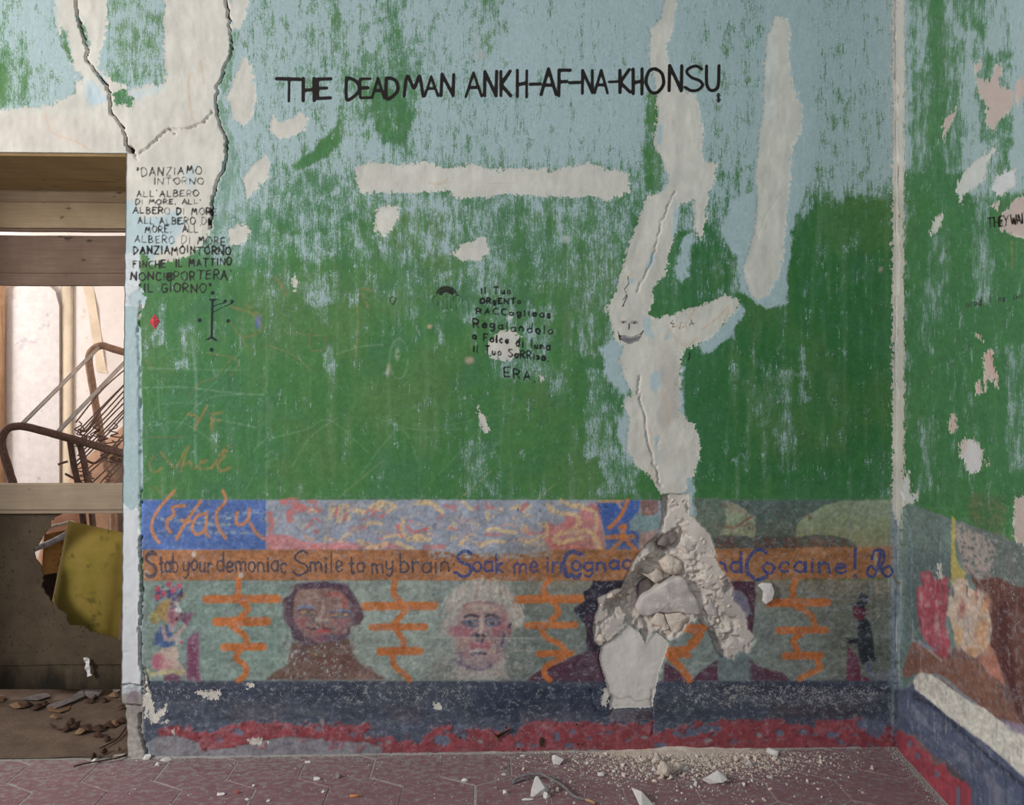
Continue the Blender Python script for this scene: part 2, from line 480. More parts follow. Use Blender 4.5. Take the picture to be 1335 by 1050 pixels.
for x0, y0, x1, y1, v in [(200, 400, 216, 450, .5), (232, 428, 246, 480, .42), (395, 255, 420, 345, .62), (405, 355, 432, 395, .52), (420, 450, 436, 490, .40), (412, 400, 428, 420, .36),
                          (505, 320, 530, 345, .4), (530, 310, 548, 420, .36), (575, 250, 600, 330, .6), (592, 330, 620, 420, .46), (625, 245, 660, 400, .55), (640, 400, 720, 500, .44),
                          (600, 500, 612, 640, .34), (605, 575, 650, 650, .38), (568, 420, 582, 450, .32), (664, 290, 690, 400, .30), (690, 310, 800, 370, .38), (745, 330, 800, 470, .34), (720, 250, 830, 310, .52),
                          (760, 480, 830, 600, .44), (780, 560, 835, 650, .50), (745, 400, 790, 440, .30), (715, 480, 740, 520, .34), (1012, 400, 1024, 500, .40), (1040, 450, 1052, 520, .66), (985, 470, 1010, 560, .40),
                          (1010, 480, 1036, 620, .44), (1040, 500, 1046, 530, .7), (905, 480, 920, 520, .40), (950, 470, 966, 500, .44), (960, 570, 975, 625, .40), (1110, 300, 1122, 380, .34), (1065, 320, 1078, 375, .44),
                          (1090, 360, 1098, 480, .34), (1128, 560, 1160, 650, .30), (1140, 470, 1160, 500, .34), (880, 620, 1166, 655, .18), (330, 285, 345, 335, .45), (455, 320, 462, 400, .28), (370, 420, 376, 640, .16)]:
    setf(blueC, R_(x0, y0, x1, y1), v * (.82 if x0 < 850 else .60), 7, 14, .9)
bm_ = (blueC > .015) & (blueC < .95)
blueC += np.where(bm_, ((NZ['big'] - .5) * .42 + (NZ['str'] - .5) * .50) * np.minimum(1, blueC * 3) - .05, 0)
blueC = np.where((blueC < .16), np.maximum(blueC, .012 + np.maximum(0, .5 * (NZ['str'] - .55))), blueC)
blueC[652 - Y0:, :] = 0
# solid blue margins left by the plaster repairs
for P, v in [([(1045, -40), (1060, 60), (1052, 150), (1062, 200), (1045, 260), (1032, 300), (1025, 370), (1025, 395), (1000, 402), (965, 380), (965, 340), (985, 235), (990, 120), (998, 40), (1000, -40)], 1.05),
             ([(955, 262), (985, 250), (980, 300), (968, 345), (955, 330), (940, 300), (950, 280)], .95), ([(862, -40), (905, -40), (890, 60), (882, 100), (870, 60)], .95),
             ([(812, 440), (782, 455), (790, 490), (815, 515), (828, 500)], 1.0), ([(815, 520), (806, 560), (815, 600), (835, 600), (825, 550)], .85),
             ([(884, 480), (892, 480), (890, 545), (884, 540)], 1), ([(966, 395), (972, 405), (950, 440), (925, 458), (915, 462), (912, 450), (940, 425)], .95), ([(890, 310), (905, 300), (900, 345), (888, 375), (882, 350)], .9),
             ([(882, 590), (896, 590), (905, 640), (905, 700), (892, 690)], .75)]:
    setf(blueC, P, v, 4, 6)
fmax(plasC, [(-330, 150), (-60, 150), (-60, 1040), (-330, 1040)])
# -- bare white plaster
pl = {}
pl[54] = [[(62, -200), (70, 20), (76, 45), (88, 70), (100, 98), (98, 122), (70, 136), (40, 141), (0, 143), (-330, 150), (-330, 330), (190, 330), (200, 345), (225, 340), (245, 335), (262, 322), (276, 300), (275, 272), (284, 240), (293, 205), (296, 180), (287, 160), (281, 135), (284, 110), (291, 93), (299, 75), (301, 40), (297, -200)],
          [(304, -200), (302, 10), (303, 36), (312, 38), (320, 20), (330, -10), (328, -200)], [(307, 98), (319, 72), (327, 85), (334, 123), (330, 150), (318, 165), (305, 155), (300, 132), (294, 130)],
          [(296, 300), (318, 292), (328, 300), (318, 318), (300, 320)], [(316, 235), (330, 214), (346, 203), (353, 213), (350, 233), (335, 246), (322, 260)],
          [(355, 150), (365, 158), (380, 155), (390, 148), (402, 155), (398, 170), (380, 178), (362, 182), (352, 170)],
          [(170, 385), (184, 378), (190, 388), (186, 405), (181, 415), (171, 405)]]
pl[51] = [[(872, -30), (862, 25), (848, 40), (846, 75), (852, 100), (858, 150), (852, 190), (866, 212), (872, 235), (862, 250), (842, 256), (835, 280), (825, 305), (812, 345), (805, 372), (795, 390), (791, 402), (796, 420), (801, 440), (812, 452), (808, 470), (813, 490), (823, 515), (812, 528), (820, 545), (818, 570), (815, 585), (828, 605), (845, 620), (862, 646), (893, 646), (896, 625), (905, 620), (911, 600), (912, 575), (905, 553), (895, 548), (886, 535), (888, 500), (887, 470), (893, 455), (915, 448), (935, 432), (955, 412), (966, 400), (963, 390), (945, 386), (935, 388), (915, 398), (890, 404), (866, 412), (853, 418), (845, 408), (852, 390), (851, 375), (868, 360), (872, 330), (880, 310), (884, 270), (905, 262), (905, 300), (915, 312), (920, 290), (922, 262), (930, 240), (935, 214), (918, 212), (915, 195), (918, 180), (912, 140), (905, 122), (885, 118), (872, 90), (868, 60), (878, 35), (886, -30)]]
pl[52] = [[(1012, 22), (1000, 45), (997, 85), (993, 150), (988, 190), (985, 235), (988, 262), (984, 300), (975, 330), (968, 350), (975, 380), (986, 391), (1000, 386), (1012, 368), (1020, 345), (1024, 300), (1027, 262), (1030, 235), (1033, 190), (1045, 170), (1046, 140), (1034, 110), (1028, 80), (1030, 40), (1026, 24)]]
pl[53] = [[(462, 220), (480, 213), (520, 215), (560, 212), (582, 219), (600, 218), (612, 212), (640, 222), (680, 219), (720, 222), (755, 216), (766, 211), (790, 222), (822, 225), (820, 250), (790, 262), (770, 255), (740, 258), (700, 255), (650, 254), (600, 259), (580, 248), (540, 252), (470, 251), (463, 240)]]
pl[55] = [[(488, 290), (490, 275), (505, 267), (518, 268), (520, 285), (512, 300), (500, 308), (488, 300)], [(588, 332), (605, 318), (632, 308), (637, 330), (630, 338), (600, 340)],
          [(636, 445), (650, 433), (672, 431), (678, 440), (677, 460), (665, 470), (645, 468), (635, 460)], ell(384, 370, 5, 8, 8), [(623, 528), (630, 540), (638, 562), (632, 563), (624, 545)], ell(665, 392 + 20, 2, 6, 6), ell(704, 373, 3, 3, 6), ell(706, 496, 3, 5, 6)]
for r, polys in pl.items():
    for P in polys:
        e = 4 if r in (55, 53) else 3
        fmax(plasC, P, pad=40, edge=e)
        b = bbox(P, 2)
        if r != 55: regC[S_(b)][(sdf(P, b) > 0)] = r
setf(blueC, [(301, 45), (312, 42), (306, 80), (298, 110), (291, 132), (300, 165), (310, 200), (300, 260), (290, 300), (272, 300), (286, 240), (296, 200), (284, 140), (288, 105)], .30, 3, 4)
fill([(301, 45), (312, 42), (306, 80), (298, 110), (291, 132), (300, 165), (310, 200), (300, 260), (290, 300), (272, 300), (286, 240), (296, 200), (284, 140), (288, 105)], (112, 146, 128), 4, .8, 4)
# strips of old paint inside the upper left plaster
for P in [[(80, 36), (87, 42), (92, 70), (97, 84), (92, 82), (84, 66), (78, 62)], [(100, 20), (112, 36), (118, 60), (112, 58), (105, 40)], [(98, 92), (106, 96), (106, 106), (101, 104)],
          [(142, -200), (215, -200), (214, 70), (215, 108), (200, 112), (170, 116), (150, 108), (128, 88), (134, 60), (140, 30)], [(146, 122), (160, 115), (175, 128), (174, 142), (165, 136), (150, 136)], [(126, 92), (138, 105), (135, 112), (128, 104)]]:
    fcut(plasC, P, 3)
    b = bbox(P, 2); regC[S_(b)][(sdf(P, b) > 0)] = 0
setf(blueC, R_(138, -200, 218, 112), .58, 5, 8)
setf(blueC, R_(-320, -200, 66, 140), .58, 8, 16)
setf(blueC, R_(30, -40, 66, 80), .78, 10, 10)
setf(blueC, R_(-60, 60, 34, 138), .34, 8, 12)
setf(blueC, R_(-40, 85, 6, 130), .08, 4, 6)
setf(blueC, R_(150, 20, 205, 108), .42, 8, 14, .8)
for P in [[(80, 36), (87, 42), (92, 70), (97, 84), (92, 82), (84, 66), (78, 62)], [(100, 20), (112, 36), (118, 60), (112, 58), (105, 40)], [(142, 118), (160, 112), (178, 128), (176, 145), (150, 138)], [(870, 0), (882, 0), (872, 25), (864, 30)]]:
    setf(blueC, P, .15, 2, 2)
# light blue patches brushed over the plaster (real paint, so it goes into the plaster's own colour)
def pfill(P, c, soft=3, a=.9, edge=4): fill(P, c, soft, a, edge, dst=plcC)
B_ = (174, 193, 197)
pfill([(160, 262), (176, 262), (185, 285), (215, 280), (232, 272), (240, 290), (228, 318), (205, 330), (198, 345), (240, 345), (260, 338), (230, 360), (215, 400), (180, 398), (158, 420)], B_, 4)
pfill([(112, 105), (126, 110), (140, 132), (118, 140), (110, 125)], (180, 198, 204), 5)
pfill([(205, 118), (180, 130), (160, 120), (215, 112)], (185, 202, 206), 6, .8)
pfill([(240, 225), (256, 215), (252, 238), (245, 250)], (186, 204, 208), 6, .7)
pfill(R_(60, -40, 75, 60), B_, 5, .7)
for P in [[(852, 485), (868, 480), (862, 500), (855, 515), (845, 500)], [(838, 410), (846, 415), (852, 440), (840, 438)], [(870, 430), (876, 430), (876, 440), (866, 445)], [(822, 362), (828, 364), (826, 370), (820, 370)],
          [(880, 260), (888, 275), (884, 310), (878, 330), (876, 300)], [(858, 165), (866, 160), (862, 190), (856, 188)], [(872, 235), (866, 250), (858, 245), (868, 228)], [(853, 570), (858, 570), (855, 600)], [(850, 330), (856, 335), (846, 350), (842, 345)]]:
    pfill(P, B_, 2, .9, 3)
for P, c in [([(860, 455), (872, 450), (880, 460), (884, 500), (885, 545), (866, 560), (855, 545), (862, 510), (858, 480)], (190, 180, 170)), ([(20, 150), (110, 150), (140, 180), (130, 192), (0, 196), (-320, 190)], (202, 192, 182)), ([(1004, 30), (1012, 70), (1008, 160), (996, 160)], (204, 206, 200))]:
    pfill(P, c, 6, .7, 6)
for P in [[(250, 96), (246, 110), (250, 150), (254, 158)], [(262, 80), (266, 110)], [(60, 150), (66, 170), (80, 178), (100, 185), (118, 196)], [(845, 555), (850, 570), (846, 590), (852, 600)], [(863, 512), (872, 535), (868, 552)],
          [(905, 405), (890, 428), (880, 425), (868, 440)], [(915, 430), (935, 415), (950, 400), (945, 425)], [(820, 350), (826, 355), (818, 362)], [(848, 605), (852, 625), (858, 615)], [(870, 425), (880, 440), (895, 450), (910, 440)], [(560, 238), (575, 240), (585, 232)]]:
    stroke(P, 2.2, (206, 176, 148), .7, 1, .3, dst=plcC)
plcC *= (0.93 + 0.14 * NZ['mid'])[..., None] * (0.97 + .06 * NZ['str'])[..., None]
# pinkish chips, smears of other colours
for x, y, a, b2, c in [(595, 45, 7, 6, (196, 150, 124)), (620, 52, 3, 10, (190, 146, 124)), (624, 72, 9, 7, (194, 150, 126)), (962, 268, 4, 9, (188, 96, 92)), (107, 48, 3, 6, (170, 110, 108)), (318, 46, 6, 5, (170, 138, 130)),
                       (337, 420, 4, 9, (80, 110, 190)), (678, 95, 5, 5, (186, 164, 90)), (506, 482, 2, 8, (196, 160, 140)), (518, 462, 3, 8, (150, 170, 130)), (738, 312, 8, 5, (170, 176, 170)), (560, 426, 3, 3, (196, 160, 130)), (1148, 352, 3, 4, (180, 150, 130)), (612, 470, 6, 5, (180, 152, 130))]:
    blob(x, y, a, b2, c, .85, .5, .25)
# chalk drawing on the lower left of the green
random.seed(3)
for P, w, c, a in [([(188, 506), (240, 505), (300, 512), (345, 515)], 1.4, (150, 172, 150), .55), ([(192, 480), (260, 482), (325, 482)], 1.4, (140, 166, 140), .5), ([(250, 440), (256, 500), (254, 560), (256, 610)], 3.0, (120, 156, 150), .5),
                   ([(205, 480), (208, 540), (215, 565)], 1.2, (140, 166, 140), .45), ([(200, 555), (240, 552), (290, 586)], 1.2, (140, 166, 140), .45), ([(275, 545), (335, 558)], 1.4, (150, 172, 150), .5), ([(240, 530), (285, 495), (320, 450)], 1.2, (130, 160, 132), .5),
                   ([(230, 560), (270, 520), (330, 515)], 1.2, (140, 166, 140), .45), ([(195, 555), (205, 530), (240, 525), (280, 530)], 1.2, (140, 166, 140), .4), ([(314, 480), (313, 530)], 1.2, (140, 166, 140), .4), ([(205, 470), (225, 455), (250, 460)], 1.0, (140, 166, 140), .4),
                   ([(330, 590), (345, 575), (400, 560), (430, 548), (480, 590)], 1.4, (150, 170, 140), .4), ([(380, 610), (405, 570), (440, 545)], 1.4, (150, 170, 140), .4), ([(470, 620), (520, 560), (545, 600)], 1.4, (150, 170, 140), .4), ([(560, 630), (590, 600), (640, 540)], 1.3, (160, 150, 120), .35),
                   ([(490, 545), (540, 560), (600, 560)], 1.3, (150, 170, 140), .35), ([(440, 650), (500, 600)], 1.4, (160, 150, 110), .5), ([(600, 650), (640, 615)], 1.6, (190, 150, 110), .5), ([(700, 652), (725, 630)], 1.6, (190, 150, 110), .5), ([(465, 395), (467, 420), (464, 465)], 2.0, (170, 150, 90), .5),
                   ([(440, 462), (470, 452), (500, 450)], 1.6, (150, 170, 140), .5), ([(348, 450), (380, 462), (405, 482)], 1.4, (170, 140, 100), .5), ([(373, 434), (420, 438)], 1.4, (160, 130, 80), .5), ([(405, 430), (404, 455), (424, 455), (424, 438)], 1.6, (160, 110, 80), .5),
                   (ell(520, 468, 12, 26, 14), 2.0, (140, 168, 140), .45), ([(347, 380), (348, 500), (347, 640)], 1.4, (150, 172, 150), .35), ([(320, 640), (350, 590), (362, 600)], 1.4, (150, 170, 140), .35), ([(440, 420), (440, 462)], 1.4, (150, 170, 140), .4), ([(560, 560), (700, 530)], 1.2, (150, 170, 140), .25)]:
    stroke(P, w, c, a, .9, .35)
O_ = (176, 118, 62)
for P, w, a in [([(245, 540), (258, 545), (254, 560)], 3, .7), ([(270, 530), (258, 552)], 3, .6), ([(276, 538), (276, 560)], 3, .7), ([(276, 540), (290, 538)], 3, .6), ([(278, 549), (287, 548)], 3, .6), ([(200, 595), (195, 605), (200, 616), (212, 610)], 3, .55), ([(210, 590), (228, 610), (240, 590), (246, 582), (240, 600), (236, 615)], 3, .6),
                ([(240, 606), (248, 602), (252, 612), (262, 605), (270, 600), (262, 602), (262, 612), (276, 610)], 3, .6), ([(276, 610), (290, 590), (298, 583), (292, 596), (284, 606), (288, 614), (300, 610)], 3.4, .7), ([(196, 570), (240, 570)], 2, .4), ([(195, 638), (202, 634), (210, 644)], 2, .45),
                ([(300, 400), (330, 410), (340, 430), (320, 440)], 3, .5), ([(325, 455), (300, 420)], 2, .4), ([(245, 520), (260, 500), (280, 492), (300, 470)], 2, .4), ([(270, 460), (310, 470), (300, 490)], 2, .4), ([(480, 400), (470, 378), (488, 380)], 3, .4), ([(355, 362), (366, 370), (372, 385)], 4, .45), ([(322, 398), (340, 412)], 4, .4), ([(190, 470), (200, 480)], 2, .3)]:
    stroke(P, w, O_, a, 1.0, .35, .8)
# ------------------------------------------------------------------ mural
fill(R_(184, 757, 1170, 889), (137, 147, 139), .8, 1, .6)
for P, c, a in [(R_(184, 757, 300, 889), (118, 146, 134), .7), (R_(300, 760, 380, 889), (124, 150, 136), .8), (R_(440, 757, 570, 889), (152, 164, 150), .7), (R_(660, 780, 780, 889), (116, 124, 114), .9), (R_(990, 757, 1170, 889), (122, 128, 116), .8), (R_(1080, 770, 1165, 889), (104, 108, 92), .8), (R_(905, 800, 1000, 870), (126, 140, 130), .8), (R_(560, 850, 660, 889), (142, 142, 132), .8)]:
    fill(P, c, 22, a, 14)
a_ = NZ['hor'] * .5 + NZ['fine'] * .5
m_ = np.zeros_like(a_); m_[757 - Y0:889 - Y0, 184 - X0:1172 - X0] = 1
colC += ((a_ - .5) * .16 * m_)[..., None]
for i in range(260):                          # pale brushing over the grey-green ground
    x, y = random.uniform(190, 1160), random.uniform(760, 885)
    stroke([(x, y), (x + random.uniform(6, 26), y + random.uniform(-3, 3))], random.uniform(1.5, 4), random.choice([(160, 182, 184), (168, 176, 164), (110, 130, 120)]), random.uniform(.15, .45), 1.5, .45, 1)
# pattern row
fill(R_(184, 652, 1170, 728), (146, 148, 158), .8, 1, .6)
fill(R_(184, 652, 347, 717), (76, 106, 172), .7, 1, .8)
for i in range(26):
    y = random.uniform(662, 700)
    x = random.uniform(195, 330)
    stroke([(x, y), (x + random.uniform(10, 45), y + random.uniform(-1, 1))], random.uniform(2, 4), random.choice([(150, 160, 166), (156, 160, 140)]), random.uniform(.25, .6), 1, .5, 1)
q = K(180, 640, 3.89)
for P in [q((185, 0), (100, 100), (70, 170), (80, 225), (108, 262)), q((235, 75), (175, 85), (185, 120), (150, 150), (150, 190), (165, 210)), q((320, 50), (250, 150), (195, 245)), q((225, 150), (265, 155)),
          q((350, 115), (300, 130), (275, 190), (300, 220), (340, 195), (350, 120), (345, 205), (358, 232)), q((430, 0), (445, 50), (400, 110), (405, 180), (445, 240)), q((500, 110), (500, 165), (530, 170), (560, 140), (565, 95)), q((570, 165), (600, 215), (640, 245))]:
    stroke(P, 4.2, (206, 124, 74), .92, .9, .12, .7)
sw = K(340, 640, 6.068)
RD, TN, PK = (206, 92, 84), (214, 176, 124), (200, 118, 118)
fill(R_(347, 652, 782, 717), (146, 150, 164), .6, 1, .5)
for i in range(120):
    x, y = random.uniform(350, 775), random.uniform(655, 714)
    blob(x, y, random.uniform(3, 14), random.uniform(2, 6), random.choice([(164, 150, 152), (128, 138, 160), (172, 164, 150), (178, 132, 128), (150, 156, 166)]), random.uniform(.25, .6), .5, .5)
fill([(347, 697), (372, 697), (400, 707), (440, 710), (470, 717), (347, 717)], PK, 2, .9, 2)
fill([(420, 716), (440, 704), (460, 708), (480, 712), (505, 706), (530, 716)], PK, 2, .8, 2)
for P, w in [(sw((180, 90), (260, 80), (300, 120), (380, 150), (240, 160), (230, 230)), 9), (sw((270, 110), (330, 150)), 8), (sw((360, 290), (400, 265)), 4), (sw((75, 180), (80, 330)), 7), (sw((380, 80), (440, 90)), 5), (sw((430, 110), (440, 160), (470, 150)), 5), (sw((600, 130), (590, 210)), 4), (sw((690, 120), (660, 230)), 4),
             (sw((780, 235), (830, 225)), 3), (sw((800, 290), (825, 290)), 5), (sw((920, 380), (960, 375)), 3), (sw((1090, 280), (1110, 350)), 8), (sw((1165, 290), (1220, 335), (1320, 300)), 5), (sw((950, 210), (975, 190)), 4), (sw((1180, 230), (1185, 245)), 4)]:
    stroke(P, w, RD, .75, 1.2, .45, 1.5)
for P, w in [(sw((570, 90), (540, 200), (500, 460)), 2), (sw((590, 120), (550, 220)), 4), (sw((640, 120), (620, 240)), 7), (sw((690, 120), (700, 230)), 5), (sw((740, 155), (830, 165), (880, 130), (950, 90)), 7), (sw((950, 90), (1020, 110), (1060, 120)), 6), (sw((780, 400), (840, 440), (920, 445), (990, 415)), 7), (sw((630, 400), (690, 340)), 5),
             (sw((820, 275), (900, 250), (950, 265)), 5), (sw((1125, 230), (1115, 300), (1150, 360), (1165, 390)), 6), (sw((980, 370), (1080, 355), (1100, 370)), 4), (sw((1080, 410), (1140, 440), (1200, 460)), 6), (sw((1180, 380), (1260, 390), (1335, 380)), 6), (sw((1220, 95), (1335, 100)), 6), (sw((1000, 170), (1060, 130)), 5)]:
    stroke(P, w, TN, .8, 1.2, .35, 1.2)
s2 = K(540, 640, 6.068)
for P, w in [(s2((1060, 290), (1090, 400), (1200, 440), (1335, 450)), 14), (s2((1220, 210), (1230, 260), (1200, 290)), 10), (s2((1300, 130), (1335, 160)), 8), (s2((570, 100), (580, 140), (625, 130)), 4), (s2((850, 150), (890, 100)), 5), (s2((560, 350), (700, 345)), 3), (s2((0, 330), (100, 300)), 5), (s2((240, 120), (330, 130)), 4), (s2((90, 450), (230, 445)), 7), (s2((970, 340), (1010, 330)), 3)]:
    stroke(P, w, RD, .72, 1.2, .4, 1.5)
for i in range(70):
    x, y, t, ln = random.uniform(395, 715), random.uniform(656, 713), random.uniform(-.9, .9), random.uniform(4, 17)
    c_ = random.choice([TN, TN, RD, (224, 150, 110), (120, 130, 156)])
    stroke([(x, y), (x + ln * .5 * math.cos(t), y + ln * .5 * math.sin(t) - 2), (x + ln * math.cos(t), y + ln * math.sin(t) * .4 + 1)], random.uniform(1.6, 4), c_, .75, 1, .42, 1)
fill([(715, 690), (735, 680), (755, 670), (770, 655), (782, 660), (788, 717), (716, 717), (708, 700)], (204, 110, 108), 2, .8, 2)
for P, w in [(s2((1060, 110), (1090, 160), (1180, 180), (1270, 190), (1310, 240), (1260, 310), (1150, 340), (1110, 380), (1150, 410), (1250, 390), (1335, 370)), 6.5), (s2((1160, 75), (1230, 110), (1335, 115)), 5), (s2((1040, 260), (1050, 340), (980, 370)), 5), (s2((530, 440), (600, 400), (710, 405)), 5), (s2((590, 310), (640, 300), (720, 325), (800, 330)), 6),
             (s2((50, 90), (130, 95), (220, 165)), 6), (s2((390, 90), (420, 120), (460, 150)), 5), (s2((770, 140), (830, 120)), 6), (s2((870, 160), (920, 120)), 3), (s2((360, 420), (420, 370)), 5), (s2((880, 410), (960, 380)), 4), (s2((570, 190), (580, 230)), 4), (s2((0, 370), (60, 360)), 6)]:
    stroke(P, w, TN, .82, 1.0, .28, 1.0)
stroke([(752, 695), (765, 692), (776, 700), (783, 717)], 6, TN, .85, 1, .2)
stroke([(744, 660), (762, 663), (775, 668), (778, 685), (774, 700), (782, 716)], 5, TN, .85, 1, .2)
# blue panel with the orange figure, teal and rust piece
t2 = K(760, 640, 11.67)
fill(t2((215, 190), (340, 170), (720, 140), (870, 150), (840, 320), (700, 480), (860, 640), (850, 900), (350, 900), (330, 640)), (60, 94, 172), .8, 1, .8)
fill(t2((720, 450), (850, 330), (1150, 330), (1180, 560), (1000, 640), (880, 640), (700, 600)), (116, 146, 150), 1, .95, 1)
fill(t2((870, 150), (1140, 140), (1150, 300), (1080, 370), (900, 390)), (132, 92, 84), 1, .9, 1.5, .2)
fill(t2((880, 640), (1130, 600), (1060, 740), (860, 880), (850, 720)), (160, 130, 126), 1, .9, 1)
blob(847, 665, 8, 5, (176, 130, 110), .6, .5, .5)
OR = (208, 110, 46)
for P, w in [(t2((680, 150), (600, 330), (500, 470), (400, 560)), 5.5), (t2((530, 180), (580, 260)), 4), (t2((360, 710), (560, 700), (760, 700)), 6), (t2((590, 620), (610, 720), (450, 890)), 5), (t2((610, 700), (700, 800), (790, 890)), 5.5), (t2((560, 560), (640, 540), (600, 640)), 6), (t2((240, 165), (600, 160)), 4)]:
    stroke(P, w, OR if w != 4 else (190, 140, 100), .9, .8, .15, .6)
# dim shapes right of the hole
rg = K(920, 640, 3.89)
fill(R_(893, 652, 1166, 714), (84, 102, 92), .8, 1, .8)
fill(R_(893, 700, 1130, 716), (62, 76, 80), 2, .9, 2)
fill(rg((-75, 45), (90, 45), (105, 110), (95, 190), (60, 225), (20, 215), (-60, 130)), (98, 116, 96), 1, .95, 1, 0, True)
fill(rg((105, 50), (180, 80), (240, 130), (252, 165), (250, 240), (180, 225), (70, 222), (100, 170)), (148, 160, 124), 1, .95, 1)
fill(rg((107, 52), (180, 85), (222, 122), (150, 110), (112, 115)), (142, 132, 108), 1, .9, 1)
stroke(rg((95, 185), (150, 185), (200, 150), (235, 130)), 3.2, (136, 88, 72), .85, 1, .3)
stroke(rg((190, 180), (225, 165)), 2.5, (136, 88, 72), .7, 1, .3)
fill(rg((455, 240), (460, 180), (500, 130), (600, 75), (680, 50), (950, 48), (950, 275), (780, 285), (730, 250), (650, 228), (540, 222)), (138, 150, 110), 1, .95, 1.2)
fill(rg((700, 60), (945, 50), (945, 120), (860, 160), (740, 130)), (146, 160, 130), 8, .6, 6)
fill(rg((700, 250), (760, 270), (900, 262), (880, 285), (770, 290)), (150, 154, 122), 2, .8, 2)
fill(rg((545, 222), (650, 228), (730, 250), (775, 290), (500, 300), (490, 250)), (76, 92, 84), 1, .9, 1)
for i in range(90):
    x, y = random.uniform(900, 1060), random.uniform(655, 698)
    blob(x, y, random.uniform(.8, 2.2), random.uniform(.8, 3), random.choice([(120, 84, 76), (116, 80, 74), (100, 116, 100), (70, 90, 84)]), .6, .5)
x = 936
for ch, w in zip('DEX UN SE RHLI', [10, 9, 11, 6, 10, 9, 6, 9, 9, 6, 10, 11, 9, 6]):
    if ch in GL and ch != ' ':
        for st in GL[ch][1]: stroke([(x + u * w, 702 + v * 10) for u, v in st], 2.2, (122, 62, 62), .8, .8, .3, .5)
    x += w + 3.5
# brown band
fill([(186, 717), (560, 717), (600, 722), (700, 722), (720, 717), (900, 717), (1000, 715), (1100, 713), (1130, 714), (1166, 711), (1168, 753), (1080, 755), (900, 758), (500, 757), (186, 757)], (166, 104, 62), .8, 1, .7, reg=31)
fill(R_(560, 717, 720, 728), (148, 152, 160), 3, .8, 3, .5)
fill(R_(700, 716, 1168, 757), (146, 94, 44), 60, .6, 10)
m_ = np.zeros_like(a_); m_[712 - Y0:757 - Y0, 184 - X0:1170 - X0] = 1
colC *= (1 + (NZ['hor'] * .5 + NZ['fine'] * .5 - .5) * .35 * m_)[..., None]
for x, y in [(253, 723), (191, 748), (314, 750)]: blob(x, y, 3, 4, (196, 190, 180), .8)
NV, BL = (58, 64, 78), (44, 70, 124)
def band(s, x0, x1, c, yt=721, yb=746, w=2.7, **k): text(s, x0, x1, yt, yb, yt, yb, w, c, 31, .02, **k)
inkC_keep = None
glyph('S', 189, 720, 205, 752, 3.2, NV, 31); glyph('S', 191, 722, 203, 750, 2.2, NV, 31)
band('tab', 208, 232, NV); band('your', 239, 277, NV); band('demoniac', 283, 374, NV)
glyph('S', 383, 719, 402, 750, 2.8, NV, 31); band('mile', 404, 447, NV); band('to', 455, 475, NV); band('my', 484, 513, NV); band('brain:', 521, 593, NV)
glyph('S', 595, 719, 615, 751, 4.4, BL, 31); band('oak', 617, 656, BL, w=3.3); band('me', 670, 701, (66, 70, 110), w=3.3); band('in', 712, 732, (62, 74, 120), w=3.3)
glyph('C', 735, 719, 757, 754, 4.8, BL, 31); band('ognac', 745, 822, BL, yt=722, yb=744, w=3.5)
band('and', 914, 967, BL, w=3.9); glyph('C', 973, 718, 999, 756, 5.2, BL, 31); band('ocaine', 994, 1103, BL, w=3.7); glyph('!', 1110, 718, 1120, 752, 4.6, BL, 31)
for P in [[(1147, 738), (1138, 752), (1130, 748), (1134, 738), (1142, 742), (1147, 722), (1140, 718), (1136, 730)], [(1140, 718), (1150, 718), (1152, 730), (1148, 742), (1156, 752), (1163, 746), (1158, 738), (1150, 744)]]:
    ink(P, 3.8, BL, True, 31)
# navy dado, red skirt, grey foot
fill(R_(184, 888, 1172, 1010), (80, 88, 106), .9, 1, 1)
for i in range(150):
    x, y = random.uniform(190, 1160), random.uniform(890, 945)
    stroke([(x, y), (x + random.uniform(10, 70), y + random.uniform(-1.5, 1.5))], random.uniform(2, 6), random.choice([(54, 60, 80), (104, 110, 124), (92, 100, 118), (64, 68, 84), (110, 108, 116)]), random.uniform(.3, .7), 2, .4, 1.5)
for P, c in [(R_(620, 892, 800, 932), (46, 56, 84)), (R_(186, 895, 470, 908), (52, 60, 84)), (R_(930, 890, 1165, 905), (44, 52, 70)), (R_(1010, 920, 1120, 935), (84, 66, 64)), (R_(300, 918, 370, 942), (106, 98, 108)), (R_(508, 922, 545, 938), (104, 88, 100)), (R_(680, 925, 770, 940), (100, 94, 112))]:
    fill(P, c, 10, .6, 10, .3)
fill([(205, 955), (208, 948), (222, 947), (246, 948), (256, 955), (268, 952), (275, 958), (300, 945), (305, 943), (360, 944), (400, 944), (430, 943), (470, 944), (478, 943), (482, 948), (472, 958), (490, 963), (515, 962), (545, 968), (552, 958), (566, 950), (588, 943), (592, 955), (602, 962), (620, 950), (640, 952), (668, 958), (685, 945), (700, 941), (770, 942), (800, 944), (850, 942), (852, 958), (880, 948), (905, 948), (905, 940), (935, 940), (980, 938), (1020, 940), (1060, 945), (1060, 938), (1120, 936), (1138, 942), (1144, 952), (1160, 945), (1166, 932), (1172, 932), (1172, 990), (205, 990), (198, 975)], (160, 68, 74), .6, 1, 9, reg=0)
for x, y, r1, r2 in [(575, 966, 11, 7), (598, 950, 8, 6), (460, 958, 6, 4), (677, 972, 6, 4), (698, 972, 5, 4), (286, 965, 5, 4), (310, 955, 8, 3), (742, 972, 9, 5), (725, 960, 3, 6), (895, 955, 20, 6), (1015, 955, 5, 4), (1060, 958, 5, 4), (1095, 950, 4, 4), (1140, 950, 14, 12), (860, 972, 10, 5), (1128, 945, 12, 8), (1085, 958, 8, 4), (925, 950, 16, 6)]:
    fill(ell(x, y, r1, r2, 9), (98, 108, 132), .6, .95, 5)
